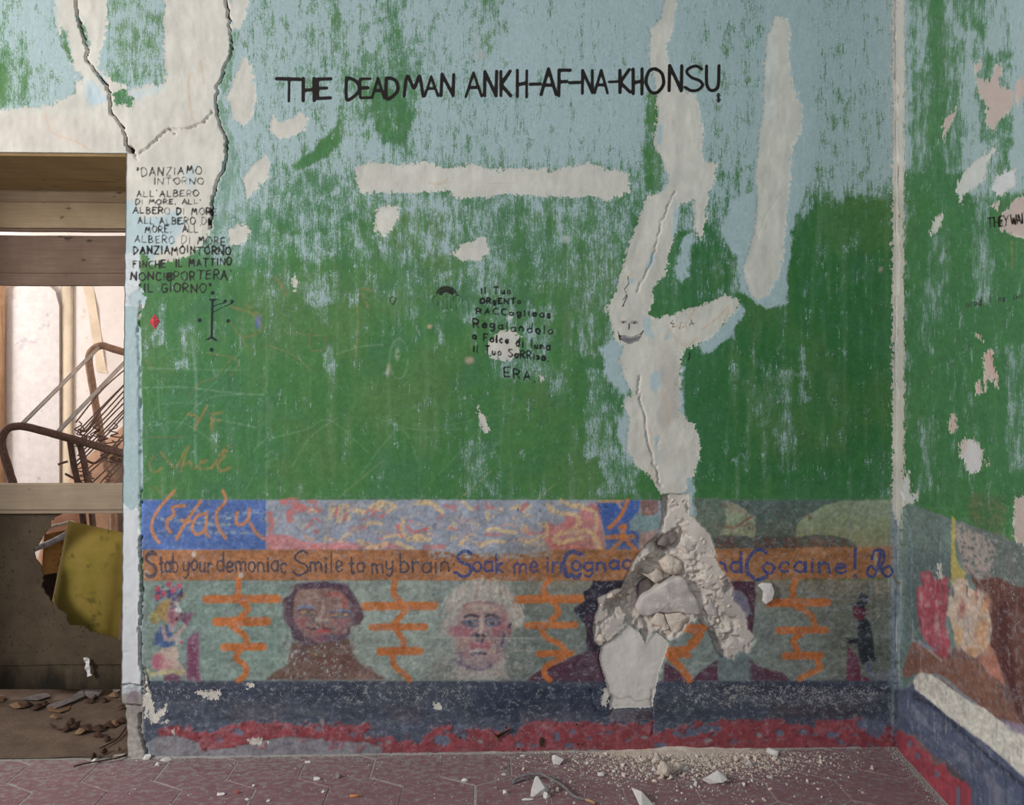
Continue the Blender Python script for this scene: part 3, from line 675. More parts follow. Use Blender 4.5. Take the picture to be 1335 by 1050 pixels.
fill([(205, 960), (225, 958), (260, 968), (262, 980), (300, 975), (340, 965), (380, 960), (440, 966), (480, 968), (500, 975), (490, 1000), (184, 1000), (184, 972)], (138, 140, 146), 1.2, .92, 3)
for P in [[(262, 962), (290, 966), (300, 972), (270, 976), (260, 972)], [(430, 965), (450, 966), (446, 975), (428, 978)], [(468, 972), (478, 972), (470, 982), (462, 980)]]:
    fill(P, (164, 92, 100), 1, .7, 2)
for P in [[(322, 964), (335, 962), (342, 964), (342, 970), (325, 970)], [(345, 966), (352, 968), (350, 971)], [(222, 958), (230, 950), (226, 956)], [(565, 917), (572, 917), (576, 925), (566, 926)]]: fmax(plasC, P, edge=1)
fill(R_(-320, 992, 1172, 1030), (150, 148, 142), 2, 1, 2)
stroke([(500, 982), (620, 981), (760, 978)], 2.5, (150, 148, 142), .8, 1, .4)
for i in range(75):
    x, y = random.uniform(210, 1160), random.uniform(942, 980)
    fill(ell(x, y, random.uniform(1.5, 7), random.uniform(1.2, 4), 8), random.choice([(98, 106, 128), (98, 106, 128), (150, 148, 150), (130, 52, 60), (176, 92, 98)]), .6, .85, 4)
for i in range(40):
    x = random.uniform(210, 1160)
    stroke([(x, random.uniform(940, 955)), (x + random.uniform(-3, 3), 975)], random.uniform(1, 3), random.choice([(178, 104, 108), (140, 58, 66), (160, 120, 124)]), .35, 1.2, .4)
# white flaking at the left foot of the wall
for P in [[(184, 880), (191, 885), (196, 905), (201, 915), (202, 930), (212, 922), (218, 918), (220, 926), (210, 935), (206, 940), (226, 938), (224, 942), (212, 943), (196, 940), (194, 925), (190, 935), (186, 905)], [(196, 935), (204, 932), (212, 940), (198, 945)], [(320, 891), (330, 890), (331, 896), (322, 898)], [(255, 902), (285, 900), (284, 912), (268, 910)]]:
    fmax(plasC, P, edge=2.5)
# portraits ---------------------------------------------------------------
p1 = K(350, 740, 6.564)
def P1(*a): return p1(*a)
PU, SK = (92, 68, 80), (154, 118, 106)
fill(p1((200, 640), (330, 650), (690, 600), (760, 810), (880, 870), (1000, 960), (-20, 965), (60, 890), (170, 830), (190, 720)), (118, 84, 72), 2, .95, 3, reg=11)
fill(p1((110, 320), (130, 270), (210, 200), (220, 150), (350, 130), (500, 120), (600, 140), (680, 160), (740, 240), (790, 330), (825, 420), (790, 490), (700, 500), (690, 590), (600, 630), (420, 660), (300, 640), (205, 600), (190, 520), (130, 440), (150, 370)), PU, 1.2, 1, 2.5, reg=11)
fill(p1((225, 250), (260, 190), (400, 175), (580, 190), (660, 240), (700, 330), (700, 480), (660, 560), (580, 620), (450, 650), (370, 620), (290, 560), (230, 470), (205, 360)), SK, 2, 1, 2)
for x, y, a, b2, c, al in [(470, 150, 200, 25, (84, 58, 84), .8), (160, 400, 40, 90, (100, 72, 82), .6), (740, 400, 50, 90, (112, 76, 80), .6), (560, 230, 70, 22, (194, 84, 72), .8), (650, 300, 24, 60, (178, 84, 76), .6), (440, 250, 40, 50, (180, 120, 104), .6), (350, 250, 90, 50, (176, 142, 122), .6),
                           (280, 460, 60, 40, (170, 96, 104), .7), (620, 470, 70, 40, (172, 98, 102), .7), (400, 590, 90, 40, (160, 110, 116), .6), (460, 610, 50, 22, (156, 80, 112), .8), (560, 600, 120, 30, (96, 80, 104), .7), (330, 640, 60, 40, (92, 74, 90), .7), (250, 580, 40, 50, (80, 60, 76), .7), (470, 330, 16, 60, (184, 152, 136), .7)]:
    px_, py_ = p1((x, y))[0]
    blob(px_, py_, a / 6.564, b2 / 6.564, c, al, .5, .18)
for P, w, c in [(p1((260, 350), (300, 330), (360, 335), (400, 360)), 4.2, (104, 146, 200)), (p1((540, 380), (600, 365), (690, 378)), 3.4, (104, 146, 200)), (p1((255, 372), (300, 362), (380, 365), (430, 392)), 2.4, (66, 70, 104)), (p1((530, 395), (600, 385), (690, 390)), 2.4, (66, 70, 104)),
                (p1((270, 400), (340, 412), (420, 400)), 2.4, (76, 78, 100)), (p1((540, 425), (610, 432), (680, 420)), 3, (76, 86, 124)), (p1((285, 386), (310, 380)), 4, (208, 152, 90)), (p1((370, 385), (395, 395)), 4, (208, 152, 90)), (p1((555, 405), (580, 402)), 4, (208, 152, 90)), (p1((640, 405), (665, 405)), 4, (208, 152, 90)),
                (p1((335, 385), (350, 392)), 6, (104, 100, 84)), (p1((600, 405), (625, 410)), 6, (104, 100, 84)), (p1((320, 510), (380, 530), (430, 500), (480, 520), (560, 525)), 3.2, (84, 54, 70)), (p1((420, 545), (470, 540), (520, 545)), 5, (206, 60, 62)), (p1((400, 560), (460, 566), (530, 552)), 3, (178, 88, 90)),
                (p1((470, 350), (455, 400), (440, 440)), 6, (190, 180, 160)), (p1((420, 450), (460, 455), (500, 460)), 7, (196, 194, 176)), (p1((385, 440), (390, 460)), 3, (88, 88, 108)), (p1((460, 470), (490, 480), (515, 465)), 3, (92, 86, 96)), (p1((430, 500), (470, 495)), 3.4, (76, 50, 56)), (p1((600, 480), (640, 520), (600, 580)), 2.6, (140, 84, 94)),
                (p1((300, 520), (280, 560)), 2.6, (130, 90, 100))]:
    stroke(P, w * .82, c, .74, 1.1, .22, .8)
blob(*p1((410, 515))[0], 2.6, 2.6, (200, 194, 186), .9); blob(*p1((396, 522))[0], 2.2, 2, (40, 36, 40), .9)
for x, y, a, b2, c in [(400, 740, 60, 35, (128, 100, 66)), (560, 800, 120, 50, (126, 76, 64)), (300, 720, 40, 60, (98, 72, 72)), (700, 820, 70, 60, (112, 74, 66)), (200, 900, 120, 40, (128, 98, 84)), (820, 930, 90, 30, (150, 116, 104))]:
    blob(*p1((x, y))[0], a / 6.56, b2 / 6.56, c, .7, .5, .3)
for i in range(70): blob(*p1((random.gauss(420, 190), random.uniform(650, 950)))[0], random.uniform(.5, 1.6), random.uniform(.6, 2.2), (184, 190, 190), .75)
for i in range(240):
    x, y = p1((random.gauss(460, 170), random.gauss(380, 150)))[0]
    blob(x, y, random.uniform(.8, 3), random.uniform(.8, 3), random.choice([(176, 140, 122), (120, 84, 92), (170, 104, 98), (104, 80, 96), (150, 120, 112)]), .4, .6, .3)
# second, blond
p2 = K(560, 740, 6.564)
for P, c in [(p2((150, 420), (160, 280), (220, 170), (330, 120), (470, 95), (620, 120), (700, 200), (720, 280), (790, 380), (800, 480), (700, 560), (640, 640), (640, 860), (700, 960), (190, 960), (230, 840), (230, 680), (190, 600), (80, 560), (100, 470)), (180, 170, 156))]:
    fill(P, c, 3, .9, 4, .1, reg=12)
for i in range(150):
    t = random.uniform(-1.5, 1.5)
    cx_, cy_ = 450 + 290 * math.sin(t) + random.gauss(0, 25), 360 - 235 * math.cos(t) + random.gauss(0, 25)
    ln = random.uniform(40, 110)
    stroke(p2((cx_, cy_), (cx_ + ln * .5 * math.sin(t * .7), cy_ + ln)), random.uniform(1.0, 2.4), random.choice([(200, 190, 172), (190, 176, 158), (188, 146, 130), (160, 160, 152), (208, 200, 184)]), .7, .8, .25, .5)
fill(p2((290, 330), (380, 290), (560, 300), (650, 340), (680, 440), (660, 590), (640, 700), (600, 800), (470, 875), (360, 860), (240, 800), (235, 690), (220, 560), (240, 430)), (180, 142, 134), 2.5, .95, 3)
for x, y, a, b2, c, al in [(460, 350, 110, 30, (198, 172, 150), .8), (290, 540, 80, 60, (172, 92, 104), .75), (590, 520, 60, 80, (172, 94, 104), .75), (430, 820, 150, 60, (140, 116, 128), .7), (330, 740, 80, 60, (150, 116, 124), .6), (440, 660, 90, 30, (176, 90, 106), .8), (250, 780, 40, 70, (124, 110, 126), .6), (600, 660, 40, 110, (132, 108, 120), .6), (190, 540, 30, 45, (176, 110, 112), .7), (680, 540, 24, 60, (150, 86, 96), .7), (640, 420, 30, 50, (168, 104, 110), .6), (420, 780, 40, 40, (172, 148, 140), .6), (330, 420, 60, 30, (176, 150, 146), .6)]:
    blob(*p2((x, y))[0], a / 6.564, b2 / 6.564, c, al, .5, .18)
for P, w, c in [(p2((300, 425), (350, 408), (420, 420)), 3.6, (74, 62, 72)), (p2((480, 420), (520, 405), (590, 430)), 4, (72, 62, 74)), (p2((285, 470), (340, 455), (420, 460), (425, 490), (370, 505), (310, 490), (285, 470)), 2.6, (84, 104, 134)), (p2((480, 450), (530, 440), (600, 465), (580, 490), (500, 495), (480, 450)), 3, (80, 100, 132)),
                (p2((340, 475), (355, 485)), 6, (62, 76, 100)), (p2((525, 465), (540, 472)), 6, (62, 74, 98)), (p2((440, 430), (440, 520), (430, 560)), 5, (204, 180, 160)), (p2((400, 575), (412, 582)), 6, (50, 50, 60)), (p2((455, 575), (470, 590)), 4, (84, 70, 84)), (p2((380, 560), (365, 590)), 3, (110, 90, 110)),
                (p2((410, 620), (435, 640), (450, 620)), 3, (76, 66, 88)), (p2((360, 690), (430, 670), (510, 680)), 4, (172, 84, 98)), (p2((370, 740), (410, 725), (480, 740)), 4, (70, 66, 90)), (p2((240, 800), (320, 850), (440, 875), (520, 840)), 3, (104, 96, 122)), (p2((500, 545), (530, 620)), 2.4, (120, 84, 100)), (p2((640, 570), (620, 680)), 4, (90, 84, 110)),
                (p2((690, 480), (680, 510)), 3.4, (52, 44, 60)), (p2((280, 330), (400, 295), (560, 310)), 2, (160, 112, 110)), (p2((350, 715), (430, 712)), 2.4, (200, 190, 176))]:
    stroke(P, w, c, .85, .9, .12, .5)
stroke(p2((0, 598), (300, 602), (900, 608)), 1.6, (190, 188, 178), .7, .7, .3)
stroke(p2((720, 710), (900, 714)), 2, (184, 180, 168), .6, .7, .4)
for i in range(120): blob(*p2((random.uniform(150, 800), random.uniform(620, 950)))[0], random.uniform(.4, 1.5), random.uniform(.4, 1.5), random.choice([(200, 188, 170), (190, 184, 172)]), .75)
for i in range(260):
    x, y = p2((random.gauss(450, 190), random.uniform(330, 940)))[0]
    blob(x, y, random.uniform(.7, 2.6), random.uniform(.7, 2.6), random.choice([(184, 160, 150), (132, 112, 122), (168, 108, 112), (150, 138, 134), (176, 166, 154)]), .38, .6, .3)
# third and fourth, dark heads either side of the hole
DK, MA = (46, 40, 54), (92, 54, 70)
p3 = K(680, 640, 3.89)
fill(p3((10, 965), (100, 910), (330, 815), (440, 790), (520, 960), (520, 970)), MA, 1.2, 1, 2, reg=13)
fill(p3((355, 460), (360, 455), (520, 455), (520, 620), (430, 780), (350, 830), (325, 780), (330, 700), (300, 650), (265, 610), (275, 590), (320, 560), (310, 510), (350, 495)), DK, 1, 1, 2, reg=13)
fill(p3((320, 640), (400, 600), (420, 760), (345, 800)), (78, 50, 66), 3, .8, 3)
fill(p3((300, 850), (400, 800), (400, 960), (250, 960)), (112, 92, 104), 8, .5, 8, .3)
for i in range(70): blob(*p3((random.uniform(270, 480), random.uniform(460, 830)))[0], random.uniform(.4, 1.2), random.uniform(.4, 1.4), (150, 156, 166), .7)
fill(p3((720, 870), (760, 890), (870, 965), (720, 970)), MA, 1, 1, 2, reg=14)
fill(p3((990, 860), (1000, 965), (860, 965), (900, 920)), MA, 1, 1, 2, reg=14)
p4 = K(920, 640, 3.89)
fill(p4((130, 455), (245, 462), (250, 520), (245, 640), (235, 720), (200, 700), (130, 520)), (84, 46, 60), 1, 1, 2, reg=14)
fill(p4((135, 500), (180, 510), (215, 550), (225, 620), (200, 650), (150, 600)), (124, 118, 138), 1.5, 1, 2, reg=14)
fill(p4((215, 855), (260, 890), (380, 920), (435, 965), (215, 965)), (92, 56, 72), 1.5, .95, 3, .1, reg=14)
fill(p4((60, 830), (215, 830), (240, 960), (60, 960)), (104, 120, 120), 3, .8, 3)
# the orange zigzags
def zig(reg, bars, links, w=8.5):
    for P in links: stroke(P, w * .95, OR, .95, .9, .06, .7, reg=reg)
    for x0, x1, y, ww in bars: stroke([(x0 + ww * .4, y), (x1 - ww * .4, y - .5)], ww, OR, .96, .9, .05, .7, reg=reg)
z1 = K(180, 640, 3.89)
zig(21, [(265, 366, 781.5, 11), (278, 352, 811, 12), (288, 347, 844, 10)], [z1((510, 455), (508, 530)), z1((530, 570), (560, 600), (520, 640)), z1((480, 690), (545, 740), (550, 780)), z1((515, 810), (500, 850), (545, 890), (545, 930), (510, 962))], 8)
z2 = K(440, 640, 3.89)
zig(22, [(472, 570, 790.5, 11), (481, 558, 818, 9), (491, 551, 849.5, 10.5)], [z2((292, 455), (285, 520), (320, 565)), z2((345, 605), (285, 680)), z2((300, 710), (335, 765), (320, 800)), z2((280, 840), (290, 890), (340, 930), (365, 960))], 8)
zig(23, [(672, 761, 781.5, 11), (684, 753, 815.5, 9), (699, 748, 852.5, 9)], [z2((1075, 450), (1045, 510), (1100, 570)), z2((1110, 590), (1120, 620), (1080, 660)), z2((1035, 700), (1060, 745), (1130, 780), (1150, 810)), z2((1150, 845), (1060, 890), (1050, 930), (1075, 960))], 8)
zig(24, [(868, 900, 855, 8)], [p3((940, 690), (830, 700)), p3((920, 690), (860, 790), (750, 810)), p3((740, 830), (800, 890), (850, 960)), p3((850, 700), (905, 730), (860, 770))], 10)
zig(25, [(998, 1082, 786, 11), (1011, 1080, 822, 9.5), (1020, 1073, 855.5, 10)], [p4((455, 455), (440, 500), (450, 560)), p4((450, 580), (530, 630), (555, 690)), p4((490, 720), (445, 760), (470, 820)), p4((560, 850), (580, 900), (520, 930), (475, 955))], 8)
# woman with flowers
pw = K(180, 740, 6.564)
RG = 15
fill(pw((420, 620), (515, 540), (520, 700), (530, 980), (410, 960)), (150, 92, 122), 1, 1, 1.5, .1, reg=RG)
fill(pw((430, 650), (505, 640), (515, 950), (430, 940)), (112, 56, 82), 3, .8, 3, .35)
fill(pw((150, 740), (230, 680), (330, 680), (350, 740), (340, 790), (400, 880), (420, 930), (160, 920), (200, 870), (140, 860), (120, 800)), (190, 166, 150), 1.2, 1, 1.5, reg=RG)
blob(*pw((170, 810))[0], 8, 10, (186, 84, 112), .9, .5); blob(*pw((240, 830))[0], 9, 8, (196, 140, 136), .7, .6)
fill(pw((60, 860), (120, 900), (280, 870), (400, 880), (410, 915), (180, 925), (90, 930)), (190, 178, 120), 1.5, .9, 1.5, reg=RG)
fill(pw((220, 930), (300, 905), (360, 930), (360, 970), (220, 970)), (126, 68, 98), 1.5, .9, 1.5, .2)
fill(pw((200, 500), (250, 490), (300, 570), (310, 660), (250, 690), (130, 660), (150, 570)), (76, 104, 152), 1, 1, 1.5, reg=RG)
fill(pw((230, 460), (290, 430), (330, 480), (310, 560), (250, 560), (260, 500)), (176, 160, 166), 1.5, .9, 1.5, reg=RG)
stroke(pw((215, 510), (230, 590), (270, 620), (340, 570), (400, 500)), 5, (188, 156, 150), .95, .9, .05, reg=RG)
fill(pw((310, 600), (350, 580), (380, 640), (330, 660)), (196, 184, 176), 1, .9, 1, reg=RG)
blob(*pw((370, 645))[0], 2, 3, (170, 80, 110), .8)
fill(pw((250, 350), (330, 300), (370, 370), (350, 400), (320, 500), (260, 480), (240, 420)), (186, 128, 134), 1, 1, 1.5, reg=RG)
fill(pw((330, 300), (355, 330), (380, 375), (355, 400), (320, 370)), (204, 206, 206), 1, .95, 1, reg=RG)
stroke(pw((285, 350), (320, 340)), 2.6, (70, 90, 130), .9); blob(*pw((333, 440))[0], 2, 3, (92, 40, 56), .9); blob(*pw((290, 430))[0], 4, 8, (150, 80, 104), .6)
for P in [pw((380, 235), (300, 290), (220, 310), (190, 370), (230, 440)), pw((350, 260), (260, 320), (200, 420)), pw((170, 380), (130, 430), (150, 460))]: stroke(P, 8, (176, 138, 72), .85, 1.2, .2, 1.2, reg=RG)
blob(*pw((140, 430))[0], 6, 7, (168, 156, 84), .8, .5, .2)
for i in range(46): blob(*pw((random.uniform(160, 380), random.gauss(225, 35)))[0], random.uniform(1.2, 3), random.uniform(1.2, 3), random.choice([(76, 76, 128), (66, 70, 112), (100, 84, 130)]), .8)
for x, y in [(170, 185), (165, 255), (220, 225), (265, 145), (300, 195), (355, 160)]: blob(*pw((x, y))[0], 3.6, 4, (196, 74, 96), .95)
for i in range(16):
    t = -2.4 + i * .14
    stroke(pw((420, 490), (430 + 85 * math.sin(t + .9), 440 - 55 * math.cos(t + .9))), 1.6, random.choice([(150, 94, 120), (116, 70, 96)]), .8, .7, .1, reg=RG)
# man in the tall hat
pm = K(1080, 700, 5.25)
RG = 16
KO = (44, 50, 56)
fill(pm((130, 750), (205, 830), (220, 950), (300, 985), (120, 985)), (112, 54, 72), 1, 1, 1.2, reg=RG)
fill(pm((240, 860), (310, 860), (300, 960), (270, 950)), (92, 98, 116), 1, .9, 1.2, reg=RG)
fill(pm((205, 560), (260, 560), (290, 610), (305, 700), (310, 800), (335, 850), (310, 855), (290, 845), (225, 880), (205, 790), (195, 640)), KO, .8, 1, 1, reg=RG)
fill(pm((120, 690), (150, 705), (200, 690), (200, 730), (135, 730)), KO, .8, 1, .8, reg=RG)
fill(pm((165, 490), (190, 475), (260, 490), (250, 540), (240, 565), (200, 570), (170, 540)), (112, 44, 60), .8, 1, 1, reg=RG)
fill(pm((160, 460), (200, 450), (215, 395), (225, 380), (235, 395), (270, 400), (262, 460), (245, 475), (265, 505), (210, 480), (165, 470)), KO, .8, 1, .8, reg=RG)
fill(pm((300, 920), (430, 920), (440, 980), (290, 980)), (110, 110, 122), 2, .7, 3, .4)
fill(pm((320, 90), (335, 160), (345, 250), (325, 300), (340, 380), (330, 440), (322, 430), (325, 330), (310, 200), (305, 90)), (176, 152, 126), 1, .8, 2.5, .3)
fill(pm((325, 500), (345, 540), (325, 580)), (160, 140, 120), 1, .8, 2)
for i in range(60): blob(random.uniform(1040, 1165), random.uniform(760, 800), random.uniform(2, 8), random.uniform(.6, 1.2), (150, 166, 180), .4, .5, .4, random.uniform(-1, 1))
# wear: how many pale chips show
setf(wearC, R_(184, 652, 1172, 990), .30, 3, 3)
setf(wearC, R_(184, 652, 350, 720), .22, 8, 8)
for P, v in [(R_(640, 890, 800, 935), .42), (R_(870, 888, 1166, 925), .62), (R_(950, 898, 1140, 912), .78), (R_(186, 890, 620, 915), .52), (R_(440, 895, 620, 920), .58), (R_(560, 830, 700, 889), .48), (R_(360, 840, 480, 888), .42), (R_(1090, 770, 1166, 890), .36), (R_(184, 955, 1170, 990), .22), (R_(184, 640, 900, 655), .30), (R_(186, 758, 270, 889), .38), (R_(140, 0, 1168, 640), .10)]:
    setf(wearC, P, v, 10, 12)
# jamb strip, corner bead
fill([(150, 190), (186, 190), (182, 390), (179, 420), (181, 640), (183, 700), (184, 1000), (150, 1000)], (198, 202, 204), .8, 1, 1, reg=5)
plasC[S_((-150 - X0, 186 - X0, 660 - Y0, 900 - Y0))] = plasC[S_((-150 - X0, 186 - X0, 660 - Y0, 900 - Y0))]
setf(plasC, [(150, 400), (181, 400), (179, 420), (181, 640), (180, 662), (150, 640)], -10, .5, 0)
setf(blueC, [(150, 400), (181, 400), (179, 420), (181, 640), (182, 656), (172, 668), (160, 655), (150, 640)], 1.1, .5, 2)
setf(blueC, [(178, 420), (184, 430), (186, 640), (181, 640)], .8, 1, 1)
setf(blueC, R_(140, 672, 186, 1000), 0, 2, 1)
pfill(R_(150, 660, 186, 1000), (206, 208, 210), 2, 1)
setf(plasC, R_(150, 664, 181, 892), 10, 2, 2)
fill([(150, 905), (186, 905), (188, 985), (176, 992), (150, 992)], (170, 160, 150), 2, 1, 2, reg=5)
setf(plasC, R_(150, 893, 184, 1000), -10, 1, 1)
fill([(166, 906), (176, 900), (182, 902), (182, 914), (166, 916)], (150, 132, 142), 1, .9, 2)
fmax(plasC, [(1163, -200), (1180, -200), (1179, 640), (1186, 615), (1184, 640), (1192, 655), (1178, 660), (1172, 690), (1163, 660)], edge=2.0, pad=20)
regC[S_(bbox(R_(1163, -200, 1169, 660), 0))] = 6
fill(R_(1160, 655, 1196, 960), (134, 150, 164), 5, .75, 5, .3)
for i in range(60):
    x, y = random.gauss(1172, 7), random.uniform(660, 930)
    stroke([(x, y), (x + random.uniform(-1, 1), y + random.uniform(10, 50))], random.uniform(1, 3), random.choice([(176, 190, 200), (110, 130, 140), (196, 190, 180), (96, 116, 134)]), .5, 1, .4)
# ------------------------------------------------------------------ writing in black
BK = (32, 26, 22)
H = [('T', 361, 392.5, 103, 133), ('H', 395, 410, 103, 131.5), ('E', 413, 431, 103, 128.5), ('D', 451, 468, 102, 129), ('E', 469, 483, 103, 128), ('A', 485, 501, 101.5, 128), ('D', 503, 519, 102, 127.5), ('M', 527, 551.5, 99, 125.5), ('A', 554, 571, 100, 125), ('N', 575, 592, 97, 125), ('A', 607.5, 627.5, 95, 125.5), ('N', 631, 648, 93, 125), ('K', 652.5, 666, 93, 125), ('H', 674, 687, 91.5, 126), ('-', 691.5, 704.5, 104, 116), ('A', 705.5, 725, 90, 123.5), ('F', 728, 743.5, 91, 125), ('-', 743, 755, 102.5, 114.5),
     ('N', 758.5, 772.5, 92, 121.5), ('A', 775, 792, 92, 121.5), ('-', 793.5, 804.5, 101, 113), ('K', 807.5, 821, 91, 121), ('H', 825, 837, 90.5, 122.5), ('O', 842, 865, 90, 121), ('N', 872, 889, 86, 118.5), ('S', 893, 916, 87, 118.5), ('U', 920.5, 938, 86, 118), ('$', 933, 940, 122.5, 133)]
for ch, x0, x1, yt, yb in H: glyph(ch, x0, yt, x1, yb, 1.5 if ch == '$' else 4.3, BK, 41, .012)
G2 = (46, 42, 38)
lines = [('"DANZIAMO', 178, 263, 219, 230, 216, 226), ('INTORNO', 201, 265, 232, 241, 232, 240), ("ALL'ALBERO", 178, 259, 249, 257, 248, 256), ("DI MORE, ALL'", 177, 262, 260, 267, 260, 266), ('ALBERO DI MORE', 174, 283, 270, 278, 272, 281), ("ALL'ALBERO DI", 180, 273, 283, 292, 284, 293), ("MORE... ALL'", 189, 262, 295, 303, 294, 303), ('ALBERO DI MORE', 176, 294, 307, 316, 310, 320), ('DANZIAMOINTORNO', 174, 301, 321, 331, 322, 332), ("FINCHE' IL MATTINO", 174, 302, 341, 350, 336, 346), ("NONCI#PORTERA'", 171, 302, 356, 366, 352, 364), ('"IL GIORNO"', 181, 276, 370, 381, 370, 381)]
for s, x0, x1, a, b2, c, d in lines: text(s, x0, x1, a, b2, c, d, 1.9 if a < 320 else 2.1, G2 if a < 320 else (32, 31, 28), 42, .04, .35, .55 if a < 320 else .15)
rl = [('il Tuo', 627, 666, 374, 383, 375, 384), ('ORgENTo', 626, 679, 389, 396, 389, 396), ('RACCoglieas', 621, 718, 402, 409, 404, 414), ('Regalandolo', 617, 721, 415, 426, 425, 437), ('a Folce di luna', 616, 717, 433, 442, 445, 457), ('il Tuo SoRRiso.', 617, 715, 449, 459, 461, 471), ('ERA.', 657, 698, 479, 491, 486, 498)]
for s, x0, x1, a, b2, c, d in rl: text(s, x0, x1, a, b2, c, d, 2.15, (24, 26, 23), 43, .035, .40, .12)
q = K(160, 320, 8.075)
DG = (28, 40, 42)
for x, y, r in [(948, 502, 2.9), (1080, 588, 2.5), (1154, 592, 2.6), (812, 790, 3), (1113, 797, 2.7), (937, 1100, 3)]: inkfill(ell(*q((x, y))[0], r, r, 10), DG, 44)
for P, w in [(q((900, 568), (1015, 570)), 1.5), (q((925, 575), (975, 575)), 2.6), (q((946, 575), (942, 780), (938, 975)), 3.3), (q((955, 645), (1000, 625), (1075, 605)), 1.6), (q((955, 705), (1040, 660), (1150, 612)), 1.6), (q((875, 995), (935, 980), (1000, 1010)), 1.6), (q((900, 990), (938, 965), (985, 1000)), 2.6)]: ink(P, w, DG, reg=44)
for k_ in range(9):
    rr_ = 5 + k_ * .95
    ink(arc(582 + random.gauss(0, .5), 386, rr_ * 1.12, rr_, 180 + random.uniform(0, 22), 352 - random.uniform(0, 40), 8), 1.3, (36, 34, 30), reg=45)
for P in [arc(582, 386, 13, 12, 180, 360, 10), [(578, 386), (577, 404)], [(582, 384), (583, 403)], [(587, 386), (588, 402)], arc(597, 391, 6, 6, 150, 400, 10), [(570, 390), (572, 400)], [(594, 396), (596, 403)], arc(569, 392, 5, 6, 60, 280, 8)]: ink(P, 1.2, (40, 36, 30), reg=45)
ink([(512, 386.5), (516.5, 389), (515, 394), (512.5, 397.5), (508, 393), (508.5, 389), (512, 386.5)], 1.5, (36, 36, 26), reg=47)
for P, w in [(ell(812.5, 420, 4.3, 1.7, 10) + [(816.8, 420)], 1.0), (ell(827, 420.5, 4.4, 1.7, 10) + [(831.4, 420.5)], 1.0), ([(812, 420), (813.5, 420)], 1.6), ([(826.5, 420.5), (828, 420.5)], 1.6), ([(820.5, 422), (820, 429)], 2), ([(806, 433), (810, 443), (820, 448.5), (832, 444), (839, 432)], 1.3), ([(806, 433), (808, 438), (815, 438), (824, 440), (834, 436), (839, 431)], 1.2), ([(806, 432), (808, 444)], 1.6),
             ([(818.5, 360), (820, 370), (814, 377), (818, 386), (813, 397), (811, 400)], 1.4), ([(817, 385), (811, 392)], 1.1), ([(814, 393), (813, 399)], 1.1), ([(878, 417), (874, 422), (879, 422), (876, 427), (881, 426)], 1.1), ([(886, 429), (888, 420), (893, 421), (896, 429)], 1.0), ([(899, 426), (901, 416), (905, 427)], 1.0), ([(898, 423), (908, 421)], 1.0), ([(890, 426), (892, 427)], 1.2), ([(817, 485), (816, 480), (807, 468)], .8)]: ink(P, w, (46, 38, 36), reg=46)
fill([(808, 440), (816, 439), (824, 441), (833, 438), (836, 438), (830, 444), (820, 448), (811, 444)], (96, 96, 104), .6, .9, .4, dst=plcC)
ink([(899, 460), (899, 466), (897, 470)], 2, BK)
ink([(675, 662), (675, 667)], 1.6, BK); ink([(703, 664), (705, 668)], 1.6, BK)
# ================================================================== right wall: paint (same fields, further right)
setf(blueC, [(1175, -200), (1800, -200), (1800, 230), (1175, 262)], .28, 14, 20)
for P, v in [(R_(1178, -60, 1188, 220), .75), (R_(1195, 10, 1212, 90), .62), (R_(1230, -40, 1245, 60), .6), (R_(1255, 40, 1275, 250), .74), (R_(1285, -200, 1400, 70), .66), (R_(1318, -60, 1400, 250), .88), (R_(1262, 180, 1300, 262), .7), (R_(1210, -60, 1232, 300), .10), (R_(1180, 225, 1260, 640), .03), (R_(1270, 255, 1292, 400), .36), (R_(1210, 300, 1236, 420), .22), (R_(1200, 360, 1216, 460), .24), (R_(1178, 250, 1186, 560), .30), (R_(1195, 540, 1220, 640), .26), (R_(1310, 450, 1420, 620), .26), (R_(1240, 400, 1275, 640), .10), (R_(1290, 620, 1420, 700), .05)]:
    setf(blueC, P, v, 6, 12, .9)
fill(R_(1180, -200, 1800, 700), (66, 124, 74), 3, .6, 2)
PKP = (196, 176, 168)
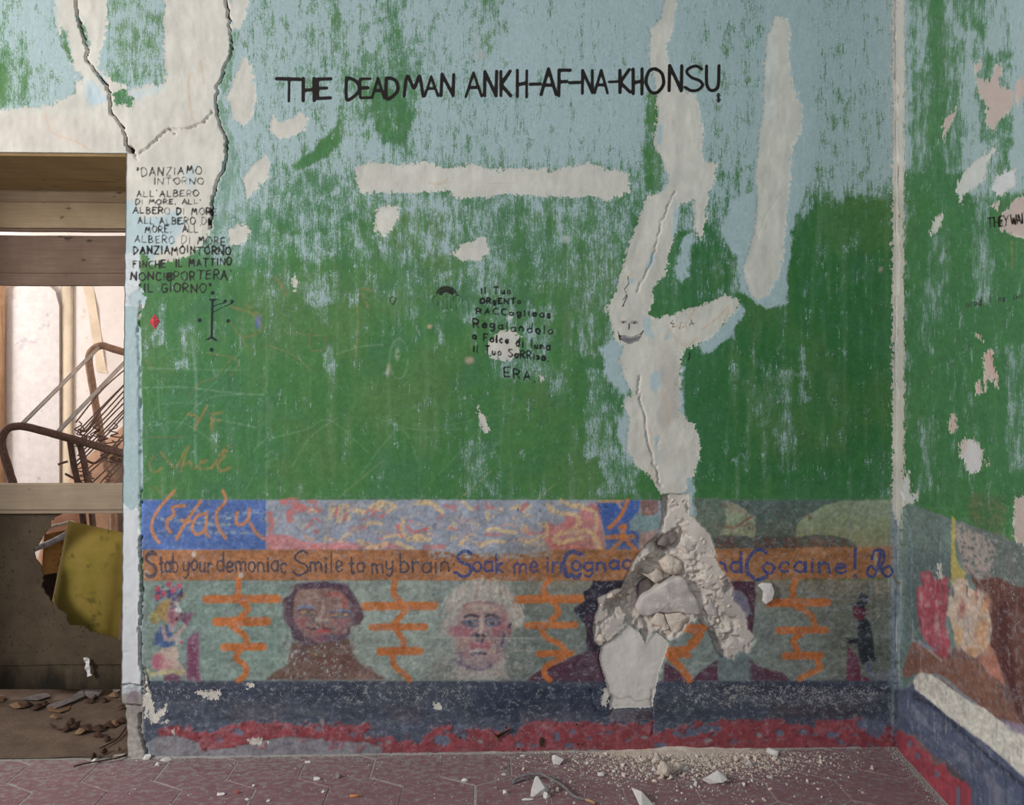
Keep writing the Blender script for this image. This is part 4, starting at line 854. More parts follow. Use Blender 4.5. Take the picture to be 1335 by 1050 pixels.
for P, c in [([(1245, 250), (1250, 235), (1262, 218), (1282, 203), (1298, 190), (1300, 195), (1288, 212), (1284, 235), (1268, 248), (1256, 256), (1254, 266)], (206, 206, 200)), ([(1294, 246), (1298, 232), (1312, 222), (1325, 222), (1324, 243), (1310, 252), (1300, 257)], (212, 210, 212)),
             ([(1212, 303), (1216, 290), (1231, 274), (1229, 288), (1222, 302), (1213, 311)], (206, 206, 196)), ([(1272, 100), (1290, 105), (1300, 80), (1306, 90), (1302, 112), (1325, 118), (1320, 140), (1300, 160), (1295, 172), (1284, 160), (1288, 140), (1276, 125)], PKP), ([(1230, 155), (1240, 148), (1248, 140), (1246, 152), (1234, 172), (1230, 185)], PKP),
             ([(1270, 85), (1280, 78), (1282, 84), (1272, 100)], PKP), ([(1320, 110), (1335, 96), (1345, 105), (1328, 140)], PKP), ([(1306, 300), (1306, 280), (1320, 262), (1345, 250), (1420, 260), (1420, 320), (1340, 312)], PKP), ([(1295, 268), (1302, 262), (1302, 275)], PKP),
             ([(1282, 468), (1284, 460), (1292, 456), (1296, 462), (1295, 474), (1301, 490), (1300, 506), (1296, 500), (1291, 490), (1287, 500), (1286, 515), (1282, 500), (1284, 485)], (206, 176, 166)), ([(1272, 500), (1278, 495), (1282, 512), (1274, 516)], (206, 176, 166)), ([(1270, 435), (1276, 434), (1281, 446), (1276, 444)], (200, 176, 160)), ([(1236, 560), (1240, 540), (1246, 540), (1249, 556), (1243, 566)], (206, 180, 166)),
             ([(1252, 576), (1270, 572), (1280, 588), (1282, 608), (1276, 616), (1262, 618), (1258, 600), (1251, 596)], (210, 206, 206)), ([(1258, 572), (1262, 580), (1254, 594), (1250, 578)], (206, 186, 176)), ([(1282, 598), (1290, 602), (1290, 608), (1284, 606)], (206, 180, 166)), ([(1322, 650), (1345, 645), (1420, 660), (1420, 720), (1334, 712), (1322, 700)], PKP),
             ([(1176, 655), (1174, 640), (1178, 622), (1186, 614), (1186, 640), (1190, 655)], (212, 210, 208)), ([(1188, 643), (1197, 643), (1196, 652), (1190, 653)], (206, 206, 206)), ([(1222, 748), (1224, 736), (1228, 734), (1229, 752), (1230, 758), (1226, 756)], (200, 190, 180))]:
    fmax(plasC, P, edge=2.5, pad=14)
    fill(P, c, 4, 1, 4, dst=plcC)
for P in [[(1322, 720), (1330, 712)], [(1290, 460), (1293, 470)]]: stroke(P, 2, (186, 110, 96), .6, dst=plcC)
stroke([(1320, 315), (1320, 350)], 3, (170, 140, 90), .5, 1.5, .4)
# lower mural of the right wall; x runs on past the frame
def yl(x, y0, s): return y0 + s * (x - 1168)
fill([(1188, 658), (1268, 686), (1800, 880), (1800, 1300), (1188, 1300)], (122, 92, 88), 1, 1, 2)
fill([(1166, 900), (1190, 900), (1190, 970), (1166, 970)], (90, 98, 118), 2, 1, 2)
setf(blueC, [(1172, 652), (1268, 686), (1800, 880), (1800, 1300), (1178, 1300)], 0, .6, 0)
fill([(1180, 655), (1268, 686), (1800, 880), (1800, 960), (1300, 800), (1178, 900)], (108, 128, 122), 1, 1, 2)
fill([(1190, 715), (1245, 720), (1245, 765), (1230, 830), (1210, 850), (1180, 840), (1180, 720)], (92, 112, 112), 6, .8, 6)
fill([(1258, 690), (1285, 690), (1335, 715), (1800, 900), (1800, 1000), (1340, 780), (1275, 765), (1250, 720)], (104, 112, 108), 3, .9, 3)
fill([(1255, 682), (1262, 690), (1300, 706), (1290, 770), (1262, 748), (1250, 720), (1246, 690)], (168, 146, 138), 2, .9, 4, .45)
fill([(1265, 640), (1312, 650), (1310, 700), (1268, 684), (1262, 660)], (130, 96, 72), 6, .5, 8, .5)
fill([(1260, 738), (1275, 758), (1300, 752), (1320, 762), (1800, 900), (1800, 1200), (1335, 955), (1310, 880), (1292, 870), (1290, 800)], (110, 66, 58), 2, 1, 3)
fill([(1296, 800), (1312, 780), (1322, 860), (1330, 940), (1318, 900), (1300, 850)], (84, 44, 44), 4, .8, 4)
fill([(1241, 672), (1246, 676), (1246, 718), (1250, 735), (1260, 748), (1258, 758), (1241, 764)], (186, 166, 80), 1, .95, 1)
RW = 71
fill([(1196, 785), (1196, 768), (1204, 762), (1200, 748), (1214, 744), (1220, 758), (1236, 752), (1236, 785), (1232, 815), (1240, 840), (1236, 858), (1222, 860), (1210, 840), (1202, 825), (1197, 805)], (176, 74, 86), 1, 1, 2.5, reg=71)
for x, y, a, b2, c in [(1205, 775, 6, 10, (190, 92, 104)), (1225, 770, 6, 12, (140, 54, 70)), (1215, 800, 8, 14, (156, 62, 78)), (1222, 815, 4, 14, (186, 150, 150)), (1224, 840, 8, 10, (160, 84, 100)), (1206, 810, 4, 12, (190, 84, 94))]: blob(x, y, a, b2, c, .7, .6, .3)
fill([(1238, 780), (1241, 765), (1248, 755), (1262, 755), (1266, 768), (1275, 772), (1285, 785), (1292, 805), (1294, 825), (1288, 845), (1272, 858), (1258, 850), (1245, 830), (1240, 810), (1234, 800)], (206, 178, 156), 1, 1, 1.2, reg=72)
for x, y, a, b2, c in [(1280, 825, 8, 24, (206, 140, 90)), (1270, 850, 10, 6, (196, 130, 84)), (1256, 795, 4, 12, (184, 84, 84)), (1262, 812, 14, 16, (202, 176, 160)), (1250, 830, 5, 14, (212, 160, 96)), (1275, 775, 3, 7, (150, 50, 60)), (1243, 772, 2, 7, (80, 92, 120)), (1286, 790, 3, 10, (206, 130, 80))]: blob(x, y, a, b2, c, .8, .6, .15)
stroke([(1262, 764), (1261, 778)], 1.6, (50, 46, 60), .9)
fill([(1290, 840), (1298, 850), (1310, 893), (1290, 880), (1275, 862)], (184, 116, 96), 1, 1, 1)
fill([(1176, 876), (1190, 838), (1197, 838), (1214, 850), (1230, 858), (1272, 862), (1300, 888), (1312, 912), (1340, 950), (1800, 1200), (1800, 1300), (1335, 960), (1305, 938), (1285, 925), (1250, 905), (1218, 880), (1202, 877), (1180, 885)], (136, 90, 74), 1, 1, 2)
stroke([(1190, 836), (1200, 838), (1216, 852), (1228, 862)], 3, (180, 176, 168), .7, 1.2, .3)
stroke([(1196, 838), (1205, 842), (1218, 848)], 5, (118, 134, 150), .8)
fill([(1178, 900), (1190, 893), (1205, 905), (1240, 935), (1290, 973), (1335, 1011), (1800, 1400), (1800, 1700), (1290, 1050), (1222, 990), (1195, 960), (1176, 950)], (84, 94, 122), 1, 1, 2)
fill([(1188, 912), (1192, 902), (1208, 912), (1250, 946), (1290, 985), (1340, 1025), (1340, 1034), (1262, 965), (1215, 922)], (46, 50, 70), 2, .8, 2, .2)
for P in [[(1192, 920), (1205, 935), (1225, 960), (1215, 955), (1195, 938)], [(1245, 970), (1262, 980), (1268, 1005), (1250, 990)], [(1280, 1000), (1310, 1030), (1320, 1050), (1290, 1030)]]: fill(P, (124, 126, 146), 2, .7, 3)
fill([(1225, 985), (1245, 1000), (1275, 1040), (1265, 1035), (1235, 1005)], (92, 78, 82), 2, .8, 3)
fill([(1168, 958), (1172, 950), (1182, 958), (1192, 960), (1200, 975), (1212, 982), (1218, 1000), (1232, 995), (1240, 1012), (1262, 1022), (1270, 1035), (1292, 1050), (1500, 1250), (1300, 1250), (1168, 985)], (166, 66, 78), .8, 1, 2.2)
for x, y in [(1188, 970), (1198, 985), (1222, 1010), (1250, 1030)]: fill(ell(x, y, 3.5, 5, 8), (104, 108, 132), .8, .9, 2)
wb = [(1191, 890), (1193, 882), (1202, 877), (1218, 880), (1232, 892), (1250, 905), (1285, 925), (1305, 940), (1335, 958), (1800, 1200), (1800, 1420), (1335, 1013), (1290, 973), (1240, 937), (1205, 908), (1193, 898)]
fill(wb, (216, 210, 196), .8, 1, 1, reg=73)
fill([(1208, 895), (1222, 893), (1232, 905), (1230, 915), (1212, 908)], (190, 182, 172), 1.5, .7, 3)
stroke([(1218, 880), (1232, 886), (1250, 902), (1270, 916)], 5, (130, 140, 152), .8, 1, .1)
stroke([(1207, 877), (1210, 886), (1206, 893)], 1, (120, 100, 90), .6)
fill([(1306, 938), (1335, 945), (1345, 960), (1320, 955)], (150, 140, 170), 3, .8, 3)
for i in range(170):
    x = random.uniform(1182, 1420)
    y0_ = 665 + (x - 1180) * .4
    y = random.uniform(y0_, y0_ + 260 + (x - 1180) * .5)
    stroke([(x, y), (x + random.uniform(-.6, .6), y + random.uniform(5, 34))], random.uniform(.8, 1.8), random.choice([(190, 176, 166), (176, 186, 190), (120, 126, 130), (90, 70, 70), (170, 120, 116)]), random.uniform(.25, .6), .8, .35)
for i in range(60):
    blob(random.uniform(1198, 1240), random.uniform(750, 850), random.uniform(1, 4), random.uniform(2, 7), random.choice([(196, 120, 128), (140, 54, 68), (200, 170, 170), (170, 66, 80)]), .45, .6, .3)
    blob(random.uniform(1240, 1292), random.uniform(765, 850), random.uniform(1, 4), random.uniform(2, 7), random.choice([(214, 194, 176), (206, 150, 104), (196, 170, 158), (220, 206, 190)]), .4, .6, .3)
setf(wearC, [(1180, 660), (1500, 780), (1500, 1200), (1180, 960)], .36, 6, 6)
setf(wearC, [(1250, 680), (1335, 715), (1335, 790), (1270, 760)], .55, 6, 6)
glw = [('T', 1288, 1295, 284, 297), ('H', 1297, 1303, 283, 296), ('E', 1304, 1309, 282, 295), ('Y', 1309, 1315, 281, 295), ('W', 1318, 1326, 280, 293), ('A', 1327, 1332, 279, 292), ('I', 1333, 1335, 278, 291), ('T', 1336, 1342, 277, 290)]
for ch, x0, x1, yt, yb in glw: glyph(ch, x0, yt, x1, yb, 1.9, BK, 74, .02)
for s, x0, x1, a, b2, c, d in [('orod', 1260, 1280, 390, 401, 387, 398), ('I', 1290, 1292, 385, 396, 385, 396), ('os', 1302, 1311, 384, 394, 382, 393), ('om', 1321, 1337, 381, 392, 378, 389)]: text(s, x0, x1, a, b2, c, d, 1.6, (50, 54, 50), 74, .04, .3, .4)
# cracks run as grooves (distance fields), the hole and the smooth repair
def crack(pts, w, deep, jag=2.6):
    P = catmull(pts, 7)
    P = [(x + random.gauss(0, jag) * .42, y + random.uniform(-jag, jag) * .2) for x, y in P]
    deep = deep * (.25 if w <= 1.0 else 1)
    w = w * .60
    ws = [w * random.uniform(.3, 1.4) for _ in P]
    b = bbox(P, 12)
    if b[1] <= b[0] or b[3] <= b[2]: return
    gx, gy = grid(b)
    d = segdist(gx, gy, P, ws)
    s = S_(b)
    hgtC[s] -= deep * 1.3 * sm(-d, -.8, .5)
    crkC[s] = np.minimum(crkC[s], d)
    m = (d - .1 < inkC[s]) & (d < 3)
    inkcC[s][m] = C3((84, 70, 62))                # dirt lodged in the crack
    inkC[s][m] = d[m] - (.1 if w > 1 else -.25)
c1 = K(0, 0, 3.888)
crack(c1((385, -200), (385, 20), (400, 90), (425, 190), (445, 260), (440, 300), (500, 380), (550, 450), (565, 560), (630, 660), (645, 740), (660, 765)), 2.8, .022)
crack(c1((660, 745), (665, 765)), 7, .03)
crack(c1((1140, -200), (1152, 0), (1170, 170), (1168, 260), (1130, 370), (1105, 440), (1095, 520), (1115, 620), (1150, 720), (1140, 830), (1105, 920), (1085, 1000), (1075, 1080), (1065, 1160)), 2.6, .02)
crack(c1((710, 775), (770, 735), (820, 680), (860, 655), (930, 655), (1000, 635), (1050, 600), (1080, 560)), 1.6, .012)
crack(c1((860, 650), (885, 680)), 1.2, .01); crack(c1((680, 770), (695, 810)), 1.4, .01)
crack(c1((930, 20), (1000, 190), (940, 360), (905, 480)), .7, .004); crack(c1((440, 370), (500, 460), (530, 560)), .7, .004)
crack([(184, 392), (181, 420), (180, 450), (182, 480), (183, 560), (184, 640), (183, 680)], 1.4, .012)
crack([(184, 700), (183, 730), (185, 770), (183, 800), (182, 830), (184, 870), (188, 890), (190, 905)], 2.6, .02)
crack([(190, 870), (197, 900), (202, 908)], 1.4, .012); crack([(183, 930), (182, 950), (188, 970), (190, 985)], 2.4, .02)
crack([(160, 894), (170, 893), (183, 896)], 1.6, .012); crack([(158, 919), (184, 921)], 2.0, .012)
crack([(158, 852), (170, 851), (180, 856)], 1.0, .008); crack([(172, 664), (178, 675), (180, 690)], 1.0, .006)
crack([(880, 250), (865, 285), (858, 310), (850, 340), (838, 365), (833, 380)], 1.2, .008); crack([(1020, 252), (1000, 280), (985, 318)], .8, .006)
crack([(833, 490), (832, 510), (836, 525), (850, 600), (856, 610), (862, 635)], 1.3, .010); crack([(857, 575), (857, 585)], 1.0, .01)
crack([(1168, -200), (1168, 100), (1170, 300), (1169, 560), (1170, 620)], 1.0, .006); crack([(1169, 0), (1168, 60), (1171, 160), (1170, 260), (1172, 330), (1169, 420), (1171, 520)], 1.5, .012)
crack([(1175, 640), (1180, 660), (1188, 690), (1190, 720), (1189, 790)], 1.4, .01); crack([(1170, 770), (1169, 850)], 1.2, .008)
crack([(945, 500), (960, 455), (985, 410)], .8, .005); crack([(462, 236), (600, 239), (700, 239), (820, 243)], .8, .004)
crack([(850, 900), (850, 925), (851, 945), (849, 960)], 1.2, .008); crack([(772, 900), (776, 925), (790, 935), (800, 925)], 1.2, .008)
crack([(262, 962), (270, 975), (275, 990)], 1.2, .006); crack([(375, 960), (385, 972)], 1, .005); crack([(282, 980), (288, 990)], 1, .006)
hk = K(740, 640, 3.28)
HOLE = hk((405, 15), (408, 110), (385, 190), (340, 230), (295, 280), (250, 370), (225, 420), (190, 425), (130, 455), (125, 510), (105, 570), (112, 640), (145, 665), (200, 625), (255, 565), (310, 600), (335, 640), (375, 600), (440, 645), (480, 630), (500, 600), (525, 570), (560, 548), (605, 590), (640, 690), (665, 715), (710, 718), (735, 690), (770, 700), (800, 635), (775, 590), (755, 520), (710, 470), (705, 410), (670, 350), (640, 310), (625, 240), (610, 190), (560, 145), (525, 105), (520, 10))
HOLE = [(x + random.uniform(-1, 1), y + random.uniform(-1, 1)) for x, y in HOLE]
b = bbox(HOLE, 30)
dH = sdf(HOLE, b) + (NZ['fine'][S_(b)] - .5) * 4
rubC[S_(b)] = np.maximum(rubC[S_(b)], dH)
FL = K(920, 640, 3.89)((268, 470), (330, 468), (342, 510), (325, 560), (295, 572), (272, 520))
b2_ = bbox(FL, 20)
PATCH = hk((145, 662), (200, 625), (255, 565), (310, 600), (335, 640), (375, 600), (440, 648), (420, 720), (395, 780), (378, 870), (365, 935), (175, 935), (185, 880), (155, 800), (130, 720))
b = bbox(PATCH, 20)
dP = sdf(PATCH, b) + (NZ['edge'][S_(b)] - .5) * 3
dP[rubC[S_(b)] > 0] = -20
pm_ = dP > 0
s = S_(b)
plasC[s][pm_] = np.maximum(dP[pm_], .6) + 2
plcC[s][pm_] = C3((212, 205, 195)) * (0.95 + .1 * NZ['mid'][s][pm_])[..., None]
hgtC[s] += np.where(pm_, -.006 + .003 * (NZ['mid'][s] - .5), 0)
regC[s][pm_] = 62
wearC[s][pm_] = 0
fill(R_(794, 925, 851, 940), (112, 104, 114), .8, 1, .8)
fill([(825, 926), (850, 926), (850, 938), (826, 938)], (86, 74, 84), 1, .8, 2)
stroke([(796, 906), (808, 912), (820, 909), (830, 915), (845, 912)], 1.6, (120, 110, 100), .5, dst=plcC)
for P in [[(790, 895), (794, 885), (796, 900), (790, 922), (782, 915)]]: fmax(plasC, P, edge=2)
# heights: chipped plaster edges, paint skin, trowel marks
hgtC += 0.0016 * sm(-plasC, -1.2, 1.2)
hgtC += np.where(plasC > 0, .004 * (NZ['mid'] - .5) * sm(plasC, 0, 14) + .0045 * (vn(16, 40, 31, 3) - .5) * sm(plasC, 0, 10), 0)
hgtC += .0012 * (NZ['fine'] - .5) + .005 * (NZ['big'] - .5)
yrow = (np.arange(CHT, dtype=np.float32) + Y0)[:, None]
low_ = sm(yrow, 925, 945) * sm(-yrow, -1010, -990)
redm = sm(colC[..., 0] - colC[..., 2], .12, .24)
hgtC += low_ * (.0022 * redm + .0030 * (NZ['rag'] - .5) + .004 * (NZ['mid'] - .5))
hgtC += sm(yrow, 640, 665) * .0022 * (NZ['rag'] - .5)
# rubble relief
r_ = rubC > -3
rn1, rn2, rn3 = vn(34, 34, 51, 3), vn(12, 12, 52, 4, .6), vn(4, 4, 53, 2)
ridge = 1 - np.abs(vn(20, 20, 54, 3) * 2 - 1) * 2
dpt = .014 + .038 * sm(rubC, 0, 26)
yy, xx = np.mgrid[0:CHT, 0:CWD].astype(np.float32)
xx += X0; yy += Y0
def hump(cx, cy, r1, r2, rot=0):
    c, s_ = math.cos(rot), math.sin(rot)
    u, v = (xx - cx) * c + (yy - cy) * s_, -(xx - cx) * s_ + (yy - cy) * c
    return np.exp(-((u / r1) ** 2 + (v / r2) ** 2))
dpt = dpt + .065 * hump(843, 772, 13, 22, .5) + .05 * hump(866, 712, 12, 9) + .03 * hump(866, 668, 4, 26, .1) + .03 * hump(838, 745, 9, 28, .75) - .030 * hump(792, 805, 20, 34) - .030 * hump(962, 825, 20, 38, -.35) - .028 * hump(935, 760, 16, 40, -.35) - .030 * hump(905, 715, 22, 45, -.2) + .022 * hump(932, 838, 6, 24, -.3) - .02 * hump(880, 665, 10, 18)
rn4 = vn(9, 9, 55, 4, .7)
terr = np.round(vn(26, 26, 56, 3) * 7) / 7
dpt = dpt + (.5 - rn1) * .022 + (.5 - rn2) * .026 - .010 * np.clip(ridge, 0, 1) + (.5 - rn4) * .036 + (.5 - terr) * .05 + (.5 - rn3) * .020
hgtC = np.where(rubC > -1.5, -np.maximum(dpt, .004) * sm(rubC, -.8, 1.2), hgtC)
plasC = np.where(rubC > 0, -20, plasC); blueC = np.where(rubC > 0, 0, blueC); inkC = np.where(rubC > -1, 6, inkC); wearC = np.where(rubC > 0, 0, wearC)
rc = C3((232, 217, 202)) * np.ones_like(colC)
rc = rc * (0.80 + .3 * rn1)[..., None]
rc = rc * (1 - .10 * NZ['edge'])[..., None]
mk = sm(rubC, -1, 1)[..., None]
colC = colC * (1 - mk) + rc * mk
regC[rubC > 0] = 61
# worn, muted pigment: pull the saturation down a little and add brushy grain
lum_ = (colC * np.array((.3, .59, .11), np.float32)).sum(-1, keepdims=True)
colC = lum_ + (colC - lum_) * .84
mur_ = sm(yrow, 648, 656)
gr_ = (NZ['grain'] - .5) * (.12 + .10 * mur_) + (NZ['fine'] - .5) * (.12 + .07 * mur_) + (NZ['mid'] - .5) * (.10 + .14 * mur_) + (NZ['rag'] - .5) * .12 * mur_
haze_ = sm(NZ['rag'] * .6 + NZ['hor'] * .4, .50, .68) * mur_ * .15 * (rubC < 0)
colC = colC * (1 - haze_[..., None]) + C3((158, 164, 166)) * haze_[..., None]
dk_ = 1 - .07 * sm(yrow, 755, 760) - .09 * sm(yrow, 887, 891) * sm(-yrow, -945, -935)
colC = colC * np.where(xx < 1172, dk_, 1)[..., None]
colC = colC * (1 + gr_ * (rubC < 0))[..., None]
# keep the region map tidy
regC[(xx > 1172) & ~np.isin(regC, (71, 72, 73, 74))] = 0
# ================================================================== wall meshes from the painted fields
def samp(A, px, py):
    x = np.clip(px - X0, 0, CWD - 1.01); y = np.clip(py - Y0, 0, CHT - 1.01)
    xi, yi = x.astype(int), y.astype(int)
    tx, ty = x - xi, y - yi
    if A.ndim == 3: tx, ty = tx[..., None], ty[..., None]
    return (A[yi, xi] * (1 - tx) + A[yi, xi + 1] * tx) * (1 - ty) + (A[yi + 1, xi] * (1 - tx) + A[yi + 1, xi + 1] * tx) * ty
def wall_material():
    k = NT('painted_plaster', .82, .22)
    col, pcol, inkc = k.attr('col', True), k.attr('pcol', True), k.attr('inkc', True)
    blue, plas, inka, wear, rub = (k.attr(n) for n in ('blue', 'plas', 'ink', 'wear', 'rub'))
    streak = k.noise((230, 230, 20), 5, .78)
    blot = k.noise((26, 26, 15), 4, .62, (4, 2, 9))
    fine = k.noise((420, 420, 330), 3, .6, (1, 5, 3))
    mid = k.noise((110, 110, 70), 4, .65, (8, 1, 2))
    chip = k.noise((230, 230, 200), 3, .55, (5, 5, 1))
    # paint coat
    c = k.mix(k.rng(mid, .3, .7, 0, .30), col, k.mix(1.0, col, (1.32, 1.30, 1.26, 1), 'MULTIPLY'))
    c = k.mix(k.rng(streak, .35, .7, 0, .22), c, k.mix(1.0, c, (.74, .78, .72, 1), 'MULTIPLY'))
    # thin light-blue wash over the green
    speck = k.noise((330, 330, 150), 5, .8, (6, 1, 4))
    n = k.math('ADD', k.math('MULTIPLY', streak, .75), k.math('ADD', k.math('MULTIPLY', blot, .75), k.math('MULTIPLY', speck, .85)))
    v = k.math('ADD', blue, k.math('MULTIPLY', k.math('SUBTRACT', n, 1.175), 2.5))
    bl = k.mix(k.rng(mid, .3, .7, 0, 1), L8(158, 178, 181), L8(178, 193, 195))
    bl = k.mix(k.rng(blot, .35, .65, 0, .35), bl, L8(138, 160, 152))
    c = k.mix(k.math('MULTIPLY', k.step(v, -.05, .50), k.step(blue, .03, .30)), c, k.mix(.66, bl, c))
    c = k.mix(k.math('MULTIPLY', k.step(v, .45, .55), k.math('GREATER_THAN', blue, .005)), c, bl)
    # worn specks
    wn1 = k.noise((210, 210, 210), 5, .7, (2, 8, 5))
    wn2 = k.noise((38, 38, 46), 4, .65, (7, 7, 5))
    w = k.math('ADD', k.math('MULTIPLY', wear, .34), k.math('ADD', k.math('MULTIPLY', k.math('SUBTRACT', wn1, .5), 1.0), k.math('MULTIPLY', k.math('SUBTRACT', wn2, .5), .55)))
    w = k.math('MULTIPLY', k.step(w, .245, .33), k.step(wear, .05, .2))
    c = k.mix(k.math('MULTIPLY', w, .72), c, k.mix(.72, c, L8(192, 184, 172)))
    w2 = k.math('MULTIPLY', k.step(k.math('ADD', wn2, k.math('MULTIPLY', k.math('SUBTRACT', wn1, .5), .8)), .52, .66), k.step(wear, .12, .3))
    c = k.mix(k.math('MULTIPLY', w2, .30), c, L8(150, 156, 164))
    # bare plaster
    pn = k.math('ADD', k.math('MULTIPLY', mid, 1.3), k.math('ADD', k.math('MULTIPLY', k.noise(48, 3, .55, (3, 9, 4)), 1.2), k.math('MULTIPLY', chip, .5)))
    pe = k.math('ADD', plas, k.math('MULTIPLY', k.math('SUBTRACT', pn, 1.5), 11.0))
    pf = k.step(pe, -.45, .45)
    thin = k.math('MULTIPLY', k.step(speck, .555, .60), k.rng(plas, 0, 16, .85, .12))
    pf = k.math('MULTIPLY', pf, k.math('SUBTRACT', 1.0, k.math('MULTIPLY', thin, k.rng(plas, 16, 60, .8, .0))))
    dirt = k.step(k.noise((150, 150, 110), 5, .7, (2, 2, 2)), .60, .70)
    pc = k.mix(k.math('MULTIPLY', dirt, .20), pcol, L8(140, 132, 118))
    pc = k.mix(k.rng(blot, .3, .7, 0, .16), pc, L8(176, 168, 158))
    c = k.mix(pf, c, pc)
    # rubble
    rf = k.step(rub, -.6, .6)
    rc = k.mix(k.step(chip, .5, .7), col, k.mix(.45, col, L8(226, 214, 200)))
    rc = k.mix(k.step(k.noise(170, 5, .7, (9, 9, 9)), .60, .68), rc, k.mix(.4, rc, L8(150, 128, 110)))
    c = k.mix(rf, c, rc)
    # writing
    iv = k.math('ADD', inka, k.math('MULTIPLY', k.math('SUBTRACT', k.math('ADD', fine, chip), 1.0), .6))
    inf = k.math('SUBTRACT', 1.0, k.step(iv, -.45, .45))
    inf = k.math('MULTIPLY', inf, k.math('SUBTRACT', 1.0, k.math('MULTIPLY', k.step(wear, .15, .3), k.rng(k.step(wn1, .48, .60), 0, 1, .05, .60))))
    c = k.mix(inf, c, inkc)
    h = k.math('ADD', k.math('MULTIPLY', fine, .5), k.math('MULTIPLY', k.math('ADD', mid, k.math('MULTIPLY', pf, .8)), .5))
    h = k.math('ADD', h, k.math('MULTIPLY', rf, k.math('MULTIPLY', k.noise(95, 6, .75, (6, 6, 6)), 6.0)))
    k.bump(h, .32, .0025)
    k.put(k.b.inputs['Roughness'], k.rng(k.math('MAXIMUM', pf, rf), 0, 1, .62, .9))
    return k.done(c)
M_WALL = wall_material()
def build_wall(name, P, H, faces, reg_names, extra=None, noink=None):
    """P (n,3) rest positions, H outward offsets along Nn (already applied); faces (m,4)"""
    px, py = project_np(P['rest'])
    A = {'col': lin(np.clip(samp(colC, px, py), 0, 1)), 'pcol': lin(np.clip(samp(plcC, px, py), 0, 1)), 'inkc': lin(np.clip(samp(inkcC, px, py), 0, 1)),
         'blue': samp(blueC, px, py), 'plas': samp(plasC, px, py), 'ink': samp(inkC, px, py), 'wear': samp(wearC, px, py), 'rub': samp(rubC, px, py)}
    if noink is not None: A['ink'] = np.where(noink, 6, A['ink'])
    V = P['pos']
    fn = np.cross(V[faces[:, 2]] - V[faces[:, 0]], V[faces[:, 3]] - V[faces[:, 1]])
    vn_ = np.zeros_like(V)
    for k in range(4):
        for a in range(3): vn_[:, a] += np.bincount(faces[:, k], fn[:, a], len(V))
    vn_ /= np.linalg.norm(vn_, axis=1)[:, None] + 1e-12
    fx_, fy_ = px[faces].mean(1), py[faces].mean(1)
    rid = regC[np.clip((fy_ - Y0).astype(int), 0, CHT - 1), np.clip((fx_ - X0).astype(int), 0, CWD - 1)].copy()
    if extra is not None: rid[extra] = 0
    known = [r for r in reg_names if (rid == r).sum() > 3]
    rid[~np.isin(rid, known)] = 0
    root = None
    for r in [0] + known:
        fs = faces[rid == r]
        used, inv = np.unique(fs, return_inverse=True)
        inv = inv.reshape(fs.shape)
        nm, lab = (name, None) if r == 0 else reg_names[r]
        me = bpy.data.meshes.new(nm)
        me.vertices.add(len(used)); me.vertices.foreach_set('co', V[used].astype(np.float32).ravel())
        me.loops.add(inv.size); me.loops.foreach_set('vertex_index', inv.ravel().astype(np.int32))
        me.polygons.add(len(fs)); me.polygons.foreach_set('loop_start', np.arange(0, inv.size, 4, dtype=np.int32))
        me.polygons.foreach_set('use_smooth', np.ones(len(fs), bool))
        me.update(calc_edges=True)
        for n, arr in A.items():
            if arr.ndim == 2:
                at = me.attributes.new(n, 'FLOAT_COLOR', 'POINT')
                buf = np.ones((len(used), 4), np.float32); buf[:, :3] = arr[used]
                at.data.foreach_set('color', buf.ravel())
            else:
                at = me.attributes.new(n, 'FLOAT', 'POINT')
                at.data.foreach_set('value', arr[used].astype(np.float32))
        me.normals_split_custom_set_from_vertices([tuple(q) for q in vn_[used].tolist()])
        o = link(nm, me, M_WALL, root)
        if r == 0:
            root = o
            tag(o, kind='structure')
        elif lab: o['label'] = lab
    return root
def project_np(P):
    x, y = P[:, 0] - CAMP.x, P[:, 1] - CAMP.y
    d = x * fx + y * fy
    return CX + F * (x * rx + y * ry) / d, HY - F * (P[:, 2] - CAMH) / d
def steps(segs):
    out = []
    for a, b_, st in segs:
        n = max(1, int(round((b_ - a) / st)))
        out += [a + (b_ - a) * i / n for i in range(n)]
    return np.array(out + [segs[-1][1]])
WT = 0.55                                      # wall thickness at the doorway
XL, XC = PY(-20, 505, 0).x, corner.x
XJ, XJ2 = PY(165, 300, 0).x, PY(187, 300, 0).x
ZL = PY(165, 200, 0).z
ZT = PY(667, -20, 0).z
xs = steps([(-3.4, XL, .08), (XL, XJ, .0043), (XJ, XJ2, .0043), (XJ2, XC, .0043)])
zs = steps([(0, ZL, .0043), (ZL, ZT, .0043), (ZT, 3.3, .05)])
jc = int(np.argmin(np.abs(xs - XJ))); j2 = int(np.argmin(np.abs(xs - XJ2))); zl = int(np.argmin(np.abs(zs - ZL)))
XX, ZZ = np.meshgrid(xs, zs)
rest = np.stack([XX, np.zeros_like(XX), ZZ], -1)
